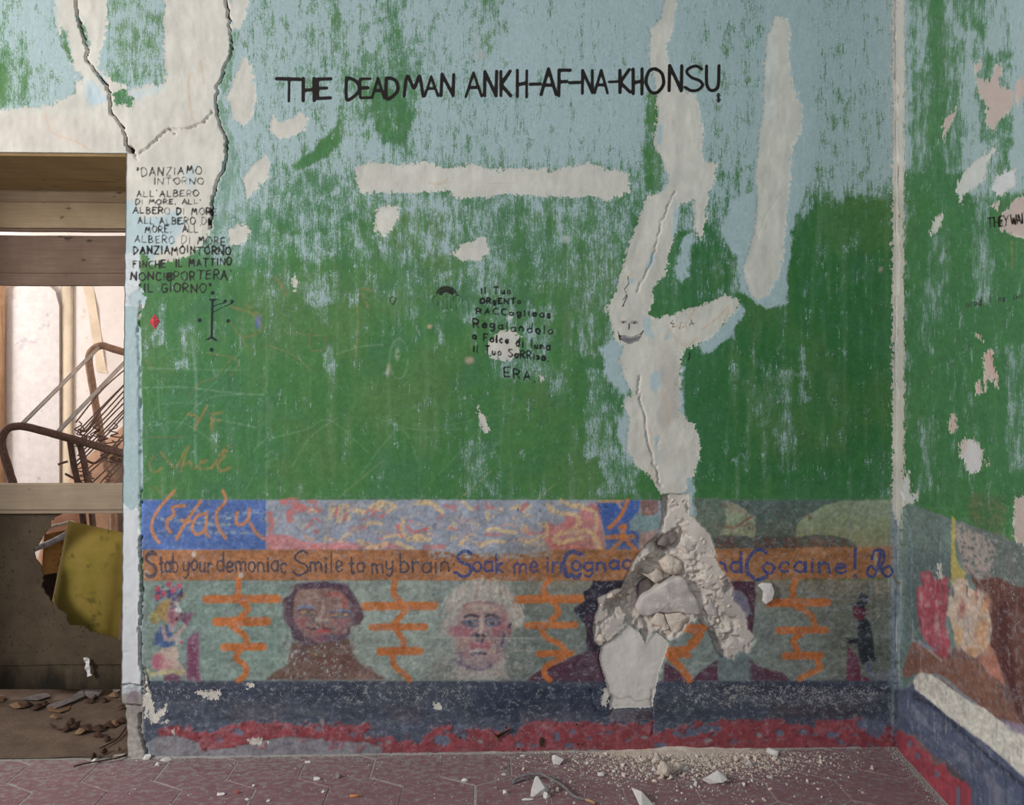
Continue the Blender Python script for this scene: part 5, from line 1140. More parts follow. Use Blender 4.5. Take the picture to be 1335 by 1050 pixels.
# the jamb edge leans and is broken near the floor
zj = [0.0, .02, .185, .20, .27, 1.0, 1.66, ZL]
xj = [PY(p, 505, 0).x for p in (167, 166, 164, 158, 158, 160, 162.3, 165)]
edge = np.interp(zs, zj, xj)
edge = edge + np.interp(zs, [0, .2, .24], [.004, .004, .0012]) * np.array([mnoise.noise(Vector((z * 28, 3, 1))) * 2 for z in zs])
for r in range(zl + 1):
    cols = slice(jc, j2 + 1)
    t = (xs[cols] - xs[jc]) / (xs[j2] - xs[jc])
    rest[r, cols, 0] = edge[r] + t * (xs[j2] - edge[r])
flat = rest.reshape(-1, 3)
px, py = project_np(flat)
hh = samp(hgtC, px, py)
pos = flat.copy(); pos[:, 1] -= hh
nx, nz = len(xs), len(zs)
I = np.arange(nx * nz).reshape(nz, nx)
q = np.stack([I[:-1, :-1], I[:-1, 1:], I[1:, 1:], I[1:, :-1]], -1)
keep = np.ones(q.shape[:2], bool)
jd = int(np.argmin(np.abs(xs - (-2.45))))      # far jamb of the doorway, out of frame
keep[:zl, jd:jc] = False
Q = q[keep].reshape(-1, 4)
# returns of the opening
add_r, add_p, add_f = [], [], []
def strip(ids):
    base = len(flat) + len(add_r)
    for i in ids:
        p0 = flat[i]
        add_r.append(p0); add_p.append((p0[0], WT, p0[2]))
    for a in range(len(ids) - 1): add_f.append((ids[a], ids[a + 1], base + a + 1, base + a))
strip(list(I[zl::-1, jc])); strip(list(I[zl, jd:jc + 1])); strip(list(I[:zl + 1, jd]))
rest_all = np.concatenate([flat, np.array(add_r)]); pos_all = np.concatenate([pos, np.array(add_p)])
faces_all = np.concatenate([Q, np.array(add_f)]).astype(np.int64)
ex = np.zeros(len(faces_all), bool); ex[len(Q):] = True
REG = {5: ('door_jamb', 'white and blue painted door jamb, chipped at the foot'), 6: ('corner_bead', 'white cracked corner strip'),
       11: ('painted_portrait', 'painted brown face with red lips and blue eyelids'), 12: ('painted_portrait', 'painted blond face with flushed cheeks'), 13: ('painted_portrait', 'dark painted head cut by the left edge of the hole'), 14: ('painted_portrait', 'dark maroon painted head mostly lost to the hole'),
       15: ('painted_woman', 'painted kneeling woman in a flower hat and blue bodice'), 16: ('painted_man', 'painted dark figure in a tall black hat'),
       31: ('painted_band', 'brown band lettered in navy and blue'), 41: ('inscription', 'large black capitals high on the wall'), 42: ('inscription', 'black poem in small capitals beside the doorway'), 43: ('inscription', 'black poem in mixed letters on the green paint'),
       44: ('drawn_symbol', 'black rune-like post with two branches and dots'), 45: ('drawn_symbol', 'small black mushroom drawing'), 46: ('drawn_symbol', 'black line face with a grey grin'), 47: ('drawn_symbol', 'tiny black diamond outline'),
       51: ('plaster_patch', 'white plaster shaped like a tall branching figure'), 52: ('plaster_patch', 'white plaster column right of the writing'), 53: ('plaster_patch', 'long horizontal white plaster strip'), 54: ('plaster_patch', 'broad white plaster around the doorway cracks'),
       61: ('exposed_masonry', 'broken hole showing pale rubble and mortar'), 62: ('plaster_patch', 'smooth grey-white repair below the hole')}
for z in range(21, 26): REG[z] = ('painted_zigzag', 'orange zigzag with crossbars')
wall_back = build_wall('wall_back', {'rest': rest_all, 'pos': pos_all}, None, faces_all, REG, ex)

# right wall
ss = steps([(0, 1.0, .0062), (1.0, 2.4, .012)])
zs2 = steps([(0, 2.85, .0046), (2.85, 3.3, .05)])
SS, Z2 = np.meshgrid(ss, zs2)
crn = np.array(corner); rdn, rnn = np.array(rd), np.array(rn)
rest = crn[None, None, :] * np.array([1, 1, 0]) - SS[..., None] * rdn + Z2[..., None] * np.array([0, 0, 1.0])
flat = rest.reshape(-1, 3)
SM = np.where(SS > .97, .12 + np.abs((SS - .97) % 1.70 - .85), SS)
fold = (crn[None, None, :] * np.array([1, 1, 0]) - SM[..., None] * rdn + Z2[..., None] * np.array([0, 0, 1.0])).reshape(-1, 3)
px, py = project_np(fold)
pos = flat + (samp(hgtC, px, py) * np.clip(SS.ravel() / .03, 0, 1))[:, None] * rnn
I = np.arange(len(flat)).reshape(len(zs2), len(ss))
Q = np.stack([I[:-1, :-1], I[1:, :-1], I[1:, 1:], I[:-1, 1:]], -1).reshape(-1, 4)[:, ::-1]
REG2 = {71: ('painted_figure', 'red painted shape beside the pale egg form'), 72: ('painted_figure', 'pale orange egg-like painted shape'), 73: ('painted_band', 'sloping cream band above the navy skirt'), 74: ('inscription', 'black capitals and faint script on the right wall')}
wall_right = build_wall('wall_right', {'rest': fold, 'pos': pos}, None, Q, REG2, (SS.ravel()[Q] > .97).any(1), SS.ravel() > .97)
bpy.context.view_layer.update()
# ================================================================== floor
def tile_material():
    k = NT('red_cement_tile', .55, .3)
    n1, n2, n3 = k.noise(9, 4, .6), k.noise(70, 5, .65, (3, 3, 3)), k.noise((26, 40, 30), 5, .62, (1, 7, 2))
    c = k.mix(k.step(n1, .35, .65), L8(130, 88, 94), L8(142, 100, 106))
    c = k.mix(k.rng(n2, .3, .7, 0, .5), c, L8(112, 66, 74))
    sep = k.t.nodes.new('ShaderNodeSeparateXYZ')
    k.t.links.new(k.co, sep.inputs[0])
    geo = k.t.nodes.new('ShaderNodeNewGeometry')
    sp = k.t.nodes.new('ShaderNodeSeparateXYZ')
    k.t.links.new(geo.outputs['Position'], sp.inputs[0])
    wn = k.noise((34, 48, 20), 5, .66, (5, 2, 2), src=geo.outputs['Position'])
    wf = k.noise((120, 120, 120), 4, .7, (5, 2, 2), src=geo.outputs['Position'])
    near = k.rng(sp.outputs['Y'], -.35, 0.0, 0.0, .07)
    d = k.math('ADD', k.math('ADD', k.math('MULTIPLY', wn, .75), k.math('MULTIPLY', wf, .3)), near)
    c = k.mix(k.math('MULTIPLY', k.step(d, .555, .63), .70), c, L8(150, 144, 136))
    c = k.mix(k.math('MULTIPLY', k.rng(d, .35, .7, 0, 1), .42), c, L8(150, 142, 138))
    k.bump(k.math('ADD', n2, wf), .25, .002)
    return k.done(c)
M_TILE = tile_material()
M_GROUT = mottled('grey_grout_dust', (152, 147, 140), (170, 164, 155), 40, .95, (120, 112, 104), 160)
M_CONC = mottled('brown_dusty_concrete', (104, 86, 72), (90, 74, 62), 12, .95, (126, 110, 96), 190, (.56, .66))
floor = from_bm('floor', box_bm(-3.4, 2.0, -2.2, 0.02, -.06, -.0014), M_GROUT)
tag(floor, kind='structure')
TW = .2475
TR = TW / math.sqrt(3)
e0, e1 = GZ(577, 990), GZ(577, 1015)
tx0 = (GZ(487.4, 992).x + GZ(577.3, 992).x) / 2
yv0 = GZ(570, 989.5).y                         # upper ends of the upright joints
yc0 = yv0 - TR / 2
nclip = Vector((rn.x, rn.y, 0))
cpt = Vector((corner.x, corner.y, 0)) + nclip * .028
def clip(poly, p0, n):
    out = []
    for i in range(len(poly)):
        a, b_ = poly[i], poly[(i + 1) % len(poly)]
        da, db = (a - p0).dot(n), (b_ - p0).dot(n)
        if da >= 0: out.append(a)
        if (da >= 0) != (db >= 0): out.append(a + (b_ - a) * (da / (da - db)))
    return out
def hex_mesh(poly, name):
    c = sum(poly, Vector()) / len(poly)
    bm = bmesh.new()
    n = len(poly)
    inn = [c + (p - c) * (1 - .0024 / max((p - c).length, .02)) for p in poly]
    top = [bm.verts.new((p.x, p.y, 0)) for p in inn]
    lo = [bm.verts.new((p.x, p.y, -.0016)) for p in poly]
    bt = [bm.verts.new((p.x, p.y, -.012)) for p in poly]
    bm.faces.new(top)
    for i in range(n):
        j = (i + 1) % n
        bm.faces.new((top[i], lo[i], lo[j], top[j])); bm.faces.new((lo[i], bt[i], bt[j], lo[j]))
    bmesh.ops.recalc_face_normals(bm, faces=bm.faces[:])
    me = bpy.data.meshes.new(name); bm.to_mesh(me); bm.free()
    me.materials.append(M_TILE)
    return me
gap = .0022
base = [Vector((math.cos(math.radians(30 + 60 * i)) * (TR - gap), math.sin(math.radians(30 + 60 * i)) * (TR - gap), 0)) for i in range(6)]
full = hex_mesh(base, 'hex_tile')
rt = random.Random(5)
for row in range(-4, 3):
    for cidx in range(-11, 9):
        cx = tx0 + (cidx + (.5 if row % 2 else 0)) * TW
        cy = yc0 + row * TR * 1.5
        c = Vector((cx, cy, 0))
        poly = [c + p for p in base]
        pc = clip(poly, Vector((0, -.012 + .006 * rt.random(), 0)), Vector((0, -1, 0)))
        if len(pc) > 2: pc = clip(pc, cpt, nclip)
        if len(pc) < 3: continue
        ar = abs(sum(pc[i].x * pc[(i + 1) % len(pc)].y - pc[(i + 1) % len(pc)].x * pc[i].y for i in range(len(pc)))) / 2
        if ar < .0015: continue
        whole = len(pc) == 6 and all((a - b_).length < 1e-6 for a, b_ in zip(pc, poly))
        me = full if whole else hex_mesh([p - c for p in pc], 'hex_tile')
        o = bpy.data.objects.new('hex_tile', me)
        o.location = (cx + rt.gauss(0, .0008), cy + rt.gauss(0, .0008), abs(rt.gauss(0, .0005)))
        o.rotation_euler = (rt.gauss(0, .0010), rt.gauss(0, .0010), rt.gauss(0, .004))
        if row == 0 and cidx == 0: o.location.x += .003
        if row == -1 and cidx == 0: o.location.x -= .004
        COL.objects.link(o)
        o.parent = floor
# floor of the doorway and the room behind it
def bumpy_plane(name, x0, x1, y0, y1, z, nx_, ny_, amp, sc, mat):
    V = [(x0 + (x1 - x0) * i / nx_, y0 + (y1 - y0) * j / ny_, z + amp * mnoise.noise(Vector((i * sc, j * sc, 3.1)))) for j in range(ny_ + 1) for i in range(nx_ + 1)]
    Fc = [(j * (nx_ + 1) + i, j * (nx_ + 1) + i + 1, (j + 1) * (nx_ + 1) + i + 1, (j + 1) * (nx_ + 1) + i) for j in range(ny_) for i in range(nx_)]
    return from_py(name, V, Fc, mat, None, True)
fd = bumpy_plane('floor_doorway', -3.3, -1.15, .0, .62, .004, 90, 30, .006, .22, M_CONC)
tag(fd, kind='structure')
fr = from_bm('floor_rear', box_bm(-5.0, -1.3, .62, 3.3, -.06, .0), M_CONC)
tag(fr, kind='structure')
# walls of the room behind
M_RW = mottled('rear_whitewash', (232, 224, 218), (240, 234, 230), 4, .9, (222, 208, 196), 12, (.6, .72))
for nm, bx in [('wall_rear', (-5.0, -1.3, 3.2, 3.3, 0, 3.0)), ('wall_rear_left', (-5.1, -5.0, .5, 3.3, 0, 3.0)), ('wall_rear_right', (-1.38, -1.28, .56, 3.3, 0, 3.0)), ('ceiling', (-5.1, -1.28, .56, 3.3, 2.95, 3.05))]:
    tag(from_bm(nm, box_bm(*bx), M_RW), kind='structure')
tag(from_bm('wall_front_left', box_bm(-5.1, -2.46, .45, .56, 0, 3.05), M_RW), kind='structure')
tag(from_bm('wall_front_above', box_bm(-2.46, -1.28, .45, .56, ZL + .01, 3.05), M_RW), kind='structure')
# ================================================================== doorway: boards, broken panel, things behind
def wood(name, c1, c2, c3, rough=.8, bump=.35, ax=0):
    k = NT(name, rough, .25)
    st = [130, 130, 130]; st[ax] = 5
    g = k.noise(st, 5, .65, dist=.4)
    b_ = k.noise(7, 4, .6, (3, 3, 3))
    kn = k.noise([9 if i == ax else 22 for i in range(3)], 3, .5, (1, 4, 8))
    c = k.mix(k.step(g, .3, .7), L8(*c1), L8(*c2))
    c = k.mix(k.rng(b_, .35, .65, 0, .6), c, L8(*c3))
    c = k.mix(k.math('MULTIPLY', k.step(kn, .655, .71), .75), c, L8(*(int(v * .45) for v in c3)))
    k.bump(g, bump, .002)
    return k.done(c)
M_LINT = wood('olive_lintel_wood', (150, 124, 84), (134, 108, 70), (120, 96, 62))
M_BRD = wood('pale_grey_board', (166, 146, 118), (152, 132, 106), (140, 116, 86))
M_BRD2 = wood('dark_brown_board', (120, 98, 84), (104, 84, 72), (92, 72, 60))
def span(y0, y1, Y, x0=-70, x1=215):
    a, b_ = PY(x0, y0, Y), PY(x1, y1, Y)
    return -2.445, min(b_.x, -1.385), b_.z, a.z
def plank(name, y0, y1, Y, th, mat, parent, tilt=0.0, x0=-70, x1=215):
    xa, xb, z0, z1 = span(y0, y1, Y, x0, x1)
    bm = box_bm(xa, xb, Y, Y + th, z0, z1)
    bmesh.ops.subdivide_edges(bm, edges=[e for e in bm.edges if abs(e.verts[0].co.x - e.verts[1].co.x) > .1], cuts=24, use_grid_fill=True)
    for v in bm.verts:
        v.co.z += .0035 * mnoise.noise(Vector((v.co.x * 4, v.co.z * 3, Y * 9))) + tilt * (v.co.x - (xa + xb) / 2)
        v.co.y += .003 * mnoise.noise(Vector((v.co.x * 3, v.co.z * 9, Y * 5)))
    return from_bm(name, bm, mat, parent, bevel=.0025)
lint = tag(empty('door_lintel', (-1.95, .25, ZL)), 'olive-brown wooden lintel boards across the top of the doorway', 'lintel')
for i, (ya, yb) in enumerate([(.004, .185), (.188, .36), (.363, .548)]):
    bm = box_bm(-2.44, XJ - .003, ya, yb, ZL - .012, ZL - .001 + .0)
    from_bm('plank', bm, M_LINT, lint, bevel=.003)
brd = tag(empty('door_boarding', (-1.95, .58, 1.9)), 'horizontal planks nailed across the upper doorway with a bright gap between them', 'boarding')
plank('plank', 240, 264.6, .585, .03, M_BRD, brd)
plank('plank', 263.6, 298.5, .562, .03, M_BRD, brd, .002)
plank('plank', 297.8, 302.5, .552, .03, M_BRD2, brd)
plank('plank', 306.5, 356.8, .572, .032, M_BRD2, brd, .003)
plank('plank', 355.6, 372.5, .566, .032, M_BRD2, brd, .002)
for px_, py_ in [(14, 322), (66, 312), (80, 336), (146, 310), (148, 332), (100, 272)]:
    p = PY(px_, py_, .563)
    bm = bmesh.new(); bmesh.ops.create_uvsphere(bm, u_segments=8, v_segments=5, radius=.004)
    from_bm('nail_head', bm, mottled('rusty_nail', (60, 44, 38), (44, 34, 30), 80), brd, True).location = p - brd.location
# the broken panel that closes the lower doorway
kp = NT('dirty_brown_panel', .85, .2)
pa, pb, pc_ = kp.noise(5, 5, .65), kp.noise(60, 4, .65, (3, 1, 7)), kp.noise((9, 9, 3), 5, .65, (2, 2, 2))
pcol_ = kp.mix(kp.step(pa, .35, .65), L8(82, 70, 55), L8(70, 58, 45))
pcol_ = kp.mix(kp.step(pb, .58, .70), pcol_, L8(50, 41, 32))
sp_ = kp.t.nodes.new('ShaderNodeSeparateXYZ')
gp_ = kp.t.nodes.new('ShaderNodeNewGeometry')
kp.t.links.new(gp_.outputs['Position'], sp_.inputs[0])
shade_grime = kp.math('ADD', sp_.outputs['Z'], kp.math('MULTIPLY', kp.math('SUBTRACT', pc_, .5), .35))
pcol_ = kp.mix(kp.math('SUBTRACT', 1.0, kp.step(shade_grime, .04, .20)), pcol_, L8(30, 25, 19))      # shade towards its foot painted into the colour, with grime
kp.bump(pb, .3, .003)
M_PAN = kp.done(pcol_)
M_RAIL = wood('grey_brown_rail', (150, 134, 112), (138, 122, 102), (124, 106, 88))
pan = tag(empty('broken_door_panel', (-1.95, .62, 0)), 'dirty brown panel on its side in the lower doorway, ragged hole at its right', 'panel')
plank('top_rail', 632, 664, .575, .055, M_RAIL, pan, 0, -70, 225)
plank('moulding', 664, 669, .583, .045, M_RAIL, pan, 0, -70, 225)
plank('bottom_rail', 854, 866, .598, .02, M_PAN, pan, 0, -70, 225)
hb = [(82, 667), (76, 672), (66, 680), (65, 688), (58, 698), (52, 706), (44, 716), (44, 722), (48, 730), (54, 740), (57, 752), (54, 764), (60, 776), (68, 785), (76, 794), (85, 800), (88, 812), (97, 817), (108, 817), (118, 824), (128, 826), (140, 831), (152, 834), (166, 838), (190, 822), (210, 770), (216, 667)]
rr = random.Random(9)
jag = []
for i in range(len(hb) - 1):
    a, b_ = hb[i], hb[i + 1]
    n = max(1, int(math.hypot(b_[0] - a[0], b_[1] - a[1]) / 3))
    for k_ in range(n):
        t = k_ / n
        jag.append((a[0] + (b_[0] - a[0]) * t + rr.gauss(0, .9), a[1] + (b_[1] - a[1]) * t + rr.gauss(0, .9)))
YP = .606
xl_ = project(-2.445, YP, 1)[0]
ring = [(xl_, 667)] + jag + [(216, 667), (235, 667), (235, 899), (xl_, 899)]
fr_ = [PY(x, y, YP) for x, y in ring]
fr_ = [Vector((p.x, p.y, max(p.z, .004))) for p in fr_]
n = len(fr_)
V = fr_ + [p + Vector((0, .008, 0)) for p in fr_]
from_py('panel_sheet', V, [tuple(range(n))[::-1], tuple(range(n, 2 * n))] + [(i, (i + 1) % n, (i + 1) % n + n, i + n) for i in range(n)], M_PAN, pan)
M_PAPER = mottled('old_paper', (214, 212, 212), (196, 192, 190), 40, .9)
def ribbon(name, pts, w, Y, mat, parent=None, th=.0012, curl=.006):
    P = catmull(pts, 4)
    V, Fc = [], []
    for i, (x, y) in enumerate(P):
        c = PY(x, y, Y)
        d = curl * math.sin(i * 1.1)
        for s in (-1, 1):
            q = PY(x + s * w * .5, y + rr.gauss(0, .6), Y)
            V += [q + Vector((0, d * s, 0)), q + Vector((0, d * s + th, 0))]
    for i in range(len(P) - 1):
        a, b_ = i * 4, i * 4 + 4
        Fc += [(a, a + 2, b_ + 2, b_), (a + 1, b_ + 1, b_ + 3, a + 3), (a, b_, b_ + 1, a + 1), (a + 2, a + 3, b_ + 3, b_ + 2)]
    return from_py(name, V, Fc, mat, parent)
tag(ribbon('paper_scrap', [(112, 858), (114, 866), (114, 873), (117, 881)], 6, .578, M_PAPER), 'thin white paper strip hanging on the dark panel foot', 'paper')
# cushion seen through the hole
M_CUSH = mottled('yellow_green_foam', (132, 112, 52), (116, 102, 38), 7, .9, (88, 78, 34), 14, (.56, .7), .2)
def slab(name, quad, Y, th, mat, bulge=.0, parent=None, n=10, tilt=0):
    A_, B2, C_, D_ = [PY(x, y, Y) for x, y in quad]
    bm = bmesh.new()
    g = {}
    for s in (0, 1):
        for j in range(n + 1):
            for i in range(n + 1):
                u, v = i / n, j / n
                p = (A_ * (1 - u) + B2 * u) * (1 - v) + (D_ * (1 - u) + C_ * u) * v
                e = min(1, 6 * min(u, 1 - u, v, 1 - v)) ** .5
                q = p + Vector((0, (th * .5) * (1 - e * 1) if s == 0 else th - th * .5 * (1 - e), 0)) + Vector((0, -bulge * math.sin(math.pi * u) * math.sin(math.pi * v) * (1 if s == 0 else -1), 0))
                q.y += tilt * v + .004 * mnoise.noise(q * 5)
                g[s, i, j] = bm.verts.new(q)
    for s in (0, 1):
        for j in range(n):
            for i in range(n):
                bm.faces.new([g[s, i, j], g[s, i + 1, j], g[s, i + 1, j + 1], g[s, i, j + 1]])
    bd = [(i, 0) for i in range(n)] + [(n, j) for j in range(n)] + [(i, n) for i in range(n, 0, -1)] + [(0, j) for j in range(n, 0, -1)]
    for a, b_ in zip(bd, bd[1:] + bd[:1]): bm.faces.new([g[0, a[0], a[1]], g[0, b_[0], b_[1]], g[1, b_[0], b_[1]], g[1, a[0], a[1]]])
    return from_bm(name, bm, mat, parent, True)
cu = tag(empty('foam_cushion', PY(115, 835, .74)), 'yellow-green foam cushion behind the hole in the panel', 'cushion')
slab('foam_block', [(83, 681), (163, 699), (143, 890), (40, 890)], .72, .09, M_CUSH, .015, cu, 12)
M_RUST = mottled('rusty_tube', (96, 74, 64), (78, 58, 52), 60, .75, (140, 112, 92), 220, (.56, .62), .6)
M_RUST2 = mottled('pale_rusty_tube', (176, 146, 124), (150, 120, 100), 50, .8, (110, 84, 70), 200, (.58, .64), .6)
M_SLAT = mottled('galvanised_slat', (206, 198, 190), (190, 180, 172), 30, .6, (150, 120, 112), 60, (.6, .7))
bed = tag(empty('folding_bed_frame', PY(60, 860, 1.15)), 'rusty folding bed frame with bent tubes and wire springs behind the panel', 'bed frame')
Y1, Y2 = 1.05, 1.75
def T(pts, Y): return [PY(x, y, Y) for x, y in pts]
tube('front_tube', T([(30, 760), (20, 650), (12, 615), (3, 585), (3, 570), (10, 559), (22, 556), (35, 557), (70, 566), (120, 580), (170, 594), (210, 604)], Y1), .0195, M_RUST, bed, 5, 10, .05)
tube('rear_tube', T([(150, 760), (146, 632), (138, 605), (130, 560), (121, 505), (116, 475), (117, 462), (124, 454), (134, 451), (150, 456), (200, 470)], Y2), .021, M_RUST2, bed, 5, 10, .05)
for pts in ([(91, 574), (96, 605), (103, 640), (110, 692), (113, 740)], [(104, 580), (110, 605), (116, 640), (122, 692), (126, 740)]):
    tube('leg', T(pts, Y1 + .02), .021, M_RUST, bed, 3, 8, .05, (1, .6))
for a, b_ in [((25, 557), (131, 451)), ((73, 566), (190, 444))]:
    tube('side_bar', [PY(*a, Y1), PY(*b_, Y2)], .011, M_SLAT, bed, 2, 4, 0, (1.2, .6), False)
M_WIRE = mottled('brown_spring_wire', (124, 96, 84), (92, 70, 62), 90, .7)
wr = random.Random(4)
for i in range(15):
    y0 = 552 + i * 7.0 + wr.uniform(-2, 2)
    x0 = 100 + wr.uniform(-2, 6) + (i > 8) * (i - 8) * 5
    dx, dy = 175 - x0, -(175 - x0) * wr.uniform(.98, 1.12)
    a, b_ = PY(x0, y0, Y1 + .05 + wr.random() * .1), PY(x0 + dx, y0 + dy, Y2 - .2 + wr.random() * .15)
    m_ = (a + b_) / 2 + Vector((wr.gauss(0, .008), 0, wr.gauss(0, .010)))
    tube('spring_wire', [a, m_, b_], .0042, M_WIRE, bed, 4, 5)
for i in range(12):
    x, y = wr.uniform(100, 150), wr.uniform(545, 632)
    pts = [PY(x + 2.5 * math.sin(t * 1.3) + t * wr.uniform(-1.5, 2.5), y + t * 3.4, Y1 + .1 + .02 * math.cos(t * 1.3)) for t in range(9)]
    tube('spring_coil', pts, .0035, M_WIRE, bed, 3, 5)
for pts in ([(88, 602), (80, 604), (76, 606)], [(85, 618), (98, 625), (112, 633)], [(102, 560), (112, 562), (122, 550), (128, 540)], [(112, 600), (124, 604), (140, 592), (156, 578)]):
    tube('bent_wire', T(pts, Y1 + .04), .006, M_WIRE, bed, 4, 6)
# boards, box and rear door
M_TAN = mottled('tan_board', (196, 160, 134), (182, 146, 122), 12, .85, (150, 116, 96), 40, (.6, .7))
tag(slab('leaning_board', [(96, 610), (182, 536), (240, 781), (30, 781)], 2.42, .03, M_TAN, 0, None, 6, -.06), 'tan board leaning behind the bed springs', 'board')
M_BOX = mottled('olive_box', (150, 132, 90), (136, 118, 80), 10, .85, (100, 84, 60), 50, (.6, .7))
bx = tag(empty('wooden_drawer_box', PY(160, 795, 2.0)), 'brown drawer box with an olive top edge behind the springs', 'box')
slab('drawer_front', [(126, 600), (215, 602), (215, 795), (126, 795)], 2.0, .3, M_BRD2, 0, bx, 5)
slab('top_edge', [(118, 590), (215, 592), (215, 601), (118, 599)], 1.98, .33, M_BOX, 0, bx, 5)
M_DOOR = mottled('white_panel_paint', (226, 222, 220), (216, 210, 208), 22, .8, (190, 184, 190), 9, (.60, .72))
dr = tag(empty('white_wardrobe_panel', PY(42, 742, 3.16)), 'tall pale panel with rounded corners against the rear wall', 'panel')
ps = [(8, 760), (8, 402), (10, 385), (20, 374), (60, 370), (72, 380), (77, 400), (77, 760)]
pv = [PY(x, y, 3.16) for x, y in ps]
pv = [Vector((p.x, p.y, max(p.z, 0))) for p in pv]
n = len(pv)
from_py('panel_face', pv + [p + Vector((0, .03, 0)) for p in pv], [tuple(range(n)), tuple(range(n, 2 * n))[::-1]] + [(i, i + n, (i + 1) % n + n, (i + 1) % n) for i in range(n)], M_DOOR, dr)
M_TRIM = mottled('peach_wood_trim', (214, 176, 140), (200, 160, 124), 14, .8)
M_CREAM = mottled('cream_strip', (232, 216, 192), (222, 206, 182), 14, .85)
tag(slab('wooden_post', [(-30, 360), (2, 360), (2, 745), (-30, 745)], 3.08, .08, M_TRIM, 0, None, 4), 'peach wooden post left of the pale panel', 'post')
tag(slab('cream_batten', [(79, 350), (94, 350), (94, 742), (79, 742)], 3.175, .02, M_CREAM, 0, None, 4), 'cream batten standing right of the pale panel', 'batten')
tag(ribbon('wallpaper_strip', [(114, 370), (120, 400), (126, 440), (132, 480), (134, 486)], 12, 3.194, M_CREAM, None, .002, .004), 'torn cream wallpaper strip hanging on the rear wall', 'wallpaper')
# bits seen through the hole
M_OCH = mottled('ochre_board', (176, 134, 76), (160, 118, 66), 14, .85, (120, 90, 60), 60)
M_PINK = mottled('pink_plaster_board', (206, 160, 134), (192, 146, 122), 12, .9, (170, 124, 104), 40)
M_GREYE = mottled('grey_strap', (130, 130, 136), (176, 176, 180), 60, .7, (70, 140, 110), 30, (.66, .7))
tag(slab('pink_board', [(60, 664), (110, 655), (104, 841), (30, 841)], 1.3, .03, M_PINK, 0, None, 6), 'pale pink board deep behind the ragged hole', 'board')
ob = tag(empty('ochre_board', PY(70, 868, .98)), 'ochre board with a pale cord and a grey edge behind the left of the hole', 'board')
slab('board_face', [(56, 698), (92, 690), (90, 868), (46, 868)], .985, .02, M_OCH, 0, ob, 4)
tube('grey_edge', T([(42, 717), (60, 710), (78, 702), (90, 694)], .965), .014, M_GREYE, ob, 4, 6, .1, (1, .4))
tube('pale_cord', T([(58, 693), (70, 686), (80, 684), (92, 681), (100, 684)], .965), .008, M_SLAT, ob, 4, 7)  # pale cord lying across the top of the board
tag(slab('dark_cloth_bundle', [(50, 752), (74, 748), (80, 874), (44, 874)], .88, .04, mottled('dark_rag', (44, 32, 30), (60, 42, 38), 40), .01, None, 6), 'dark cloth bundle low at the left edge of the hole', 'cloth')
# loose strips and leaves on the doorway floor
def sheet(name, pts, mat, label, cat, z=.008, lift=.012, group=None):
    P = [GZ(x, y, z) for x, y in pts]
    c = sum(P, Vector()) / len(P)
    n = len(P)
    V = [p + Vector((0, 0, abs(lift * mnoise.noise(Vector((p.x * 19, p.y * 19, 2)))))) for p in P] + [c + Vector((0, 0, lift * .7))]
    V += [v - Vector((0, 0, .0015)) for v in V]
    Fc = [(i, (i + 1) % n, n) for i in range(n)] + [((i + 1) % n + n + 1, i + n + 1, 2 * n + 1) for i in range(n)] + [(i, i + n + 1, (i + 1) % n + n + 1, (i + 1) % n) for i in range(n)]
    return tag(from_py(name, V, Fc, mat), label, cat, group)
M_BOARDP = mottled('grey_card', (120, 111, 108), (108, 99, 96), 30, .9, (88, 77, 70), 70)
M_CARD = mottled('tan_card', (126, 98, 74), (112, 86, 64), 20, .9)
M_LEAF = mottled('dead_leaf', (70, 48, 37), (54, 38, 30), 60, .85, (98, 70, 50), 120)
sheet('card_piece', [(62, 920), (92, 912), (108, 900), (110, 908), (90, 917), (72, 924)], M_BOARDP, 'grey torn card on the doorway floor, longest of the pieces', 'card', .02)
sheet('card_piece', [(108, 900), (130, 897), (136, 898), (128, 908), (118, 912), (112, 908)], M_BOARDP, 'grey card piece with a slanted end near the jamb', 'card', .016)
sheet('card_piece', [(26, 911), (60, 904), (66, 908), (50, 914), (30, 913)], M_BOARDP, 'flat grey card strip at the left of the doorway debris', 'card', .012)
sheet('card_piece', [(60, 922), (78, 918), (96, 912), (90, 926), (78, 931), (64, 928)], M_CARD, 'tan cardboard piece under the torn grey card', 'card', .006)
sheet('card_piece', [(146, 898), (156, 894), (157, 901), (148, 904)], M_PAPER, 'small white scrap beside the jamb on the doorway floor', 'card', .012)
sheet('card_piece', [(-6, 906), (8, 908), (4, 915), (-4, 914)], M_CARD, 'tan scrap at the far left of the doorway floor', 'card', .01)
lg = 'dead leaves on the doorway floor'
lr = random.Random(21)
for i, (x, y, s) in enumerate([(22, 922, 9), (36, 921, 8), (48, 924, 9), (56, 920, 7), (70, 938, 5), (88, 952, 10), (98, 950, 9), (92, 944, 6), (104, 956, 7), (112, 952, 8), (128, 952, 7), (142, 947, 8), (150, 946, 6), (158, 942, 6), (124, 912, 6), (116, 916, 5), (148, 908, 6), (135, 915, 5), (122, 988, 7), (136, 982, 6), (155, 980, 5), (140, 966, 5), (160, 924, 6), (128, 960, 6)]):
    pts = []
    r0 = lr.uniform(0, 6)
    for k_ in range(7):
        a = 2 * math.pi * k_ / 7
        u, v = s * math.cos(a) * (1 if k_ % 3 else 1.3), s * .42 * math.sin(a)
        pts.append((x + u * math.cos(r0 * .2) - v * math.sin(r0 * .2), y + v + u * .12 * math.sin(r0)))
    sheet('dead_leaf', pts, M_LEAF if i % 4 else M_CARD, 'curled dead leaf on the dusty doorway floor', 'leaf', .008, .03, lg)
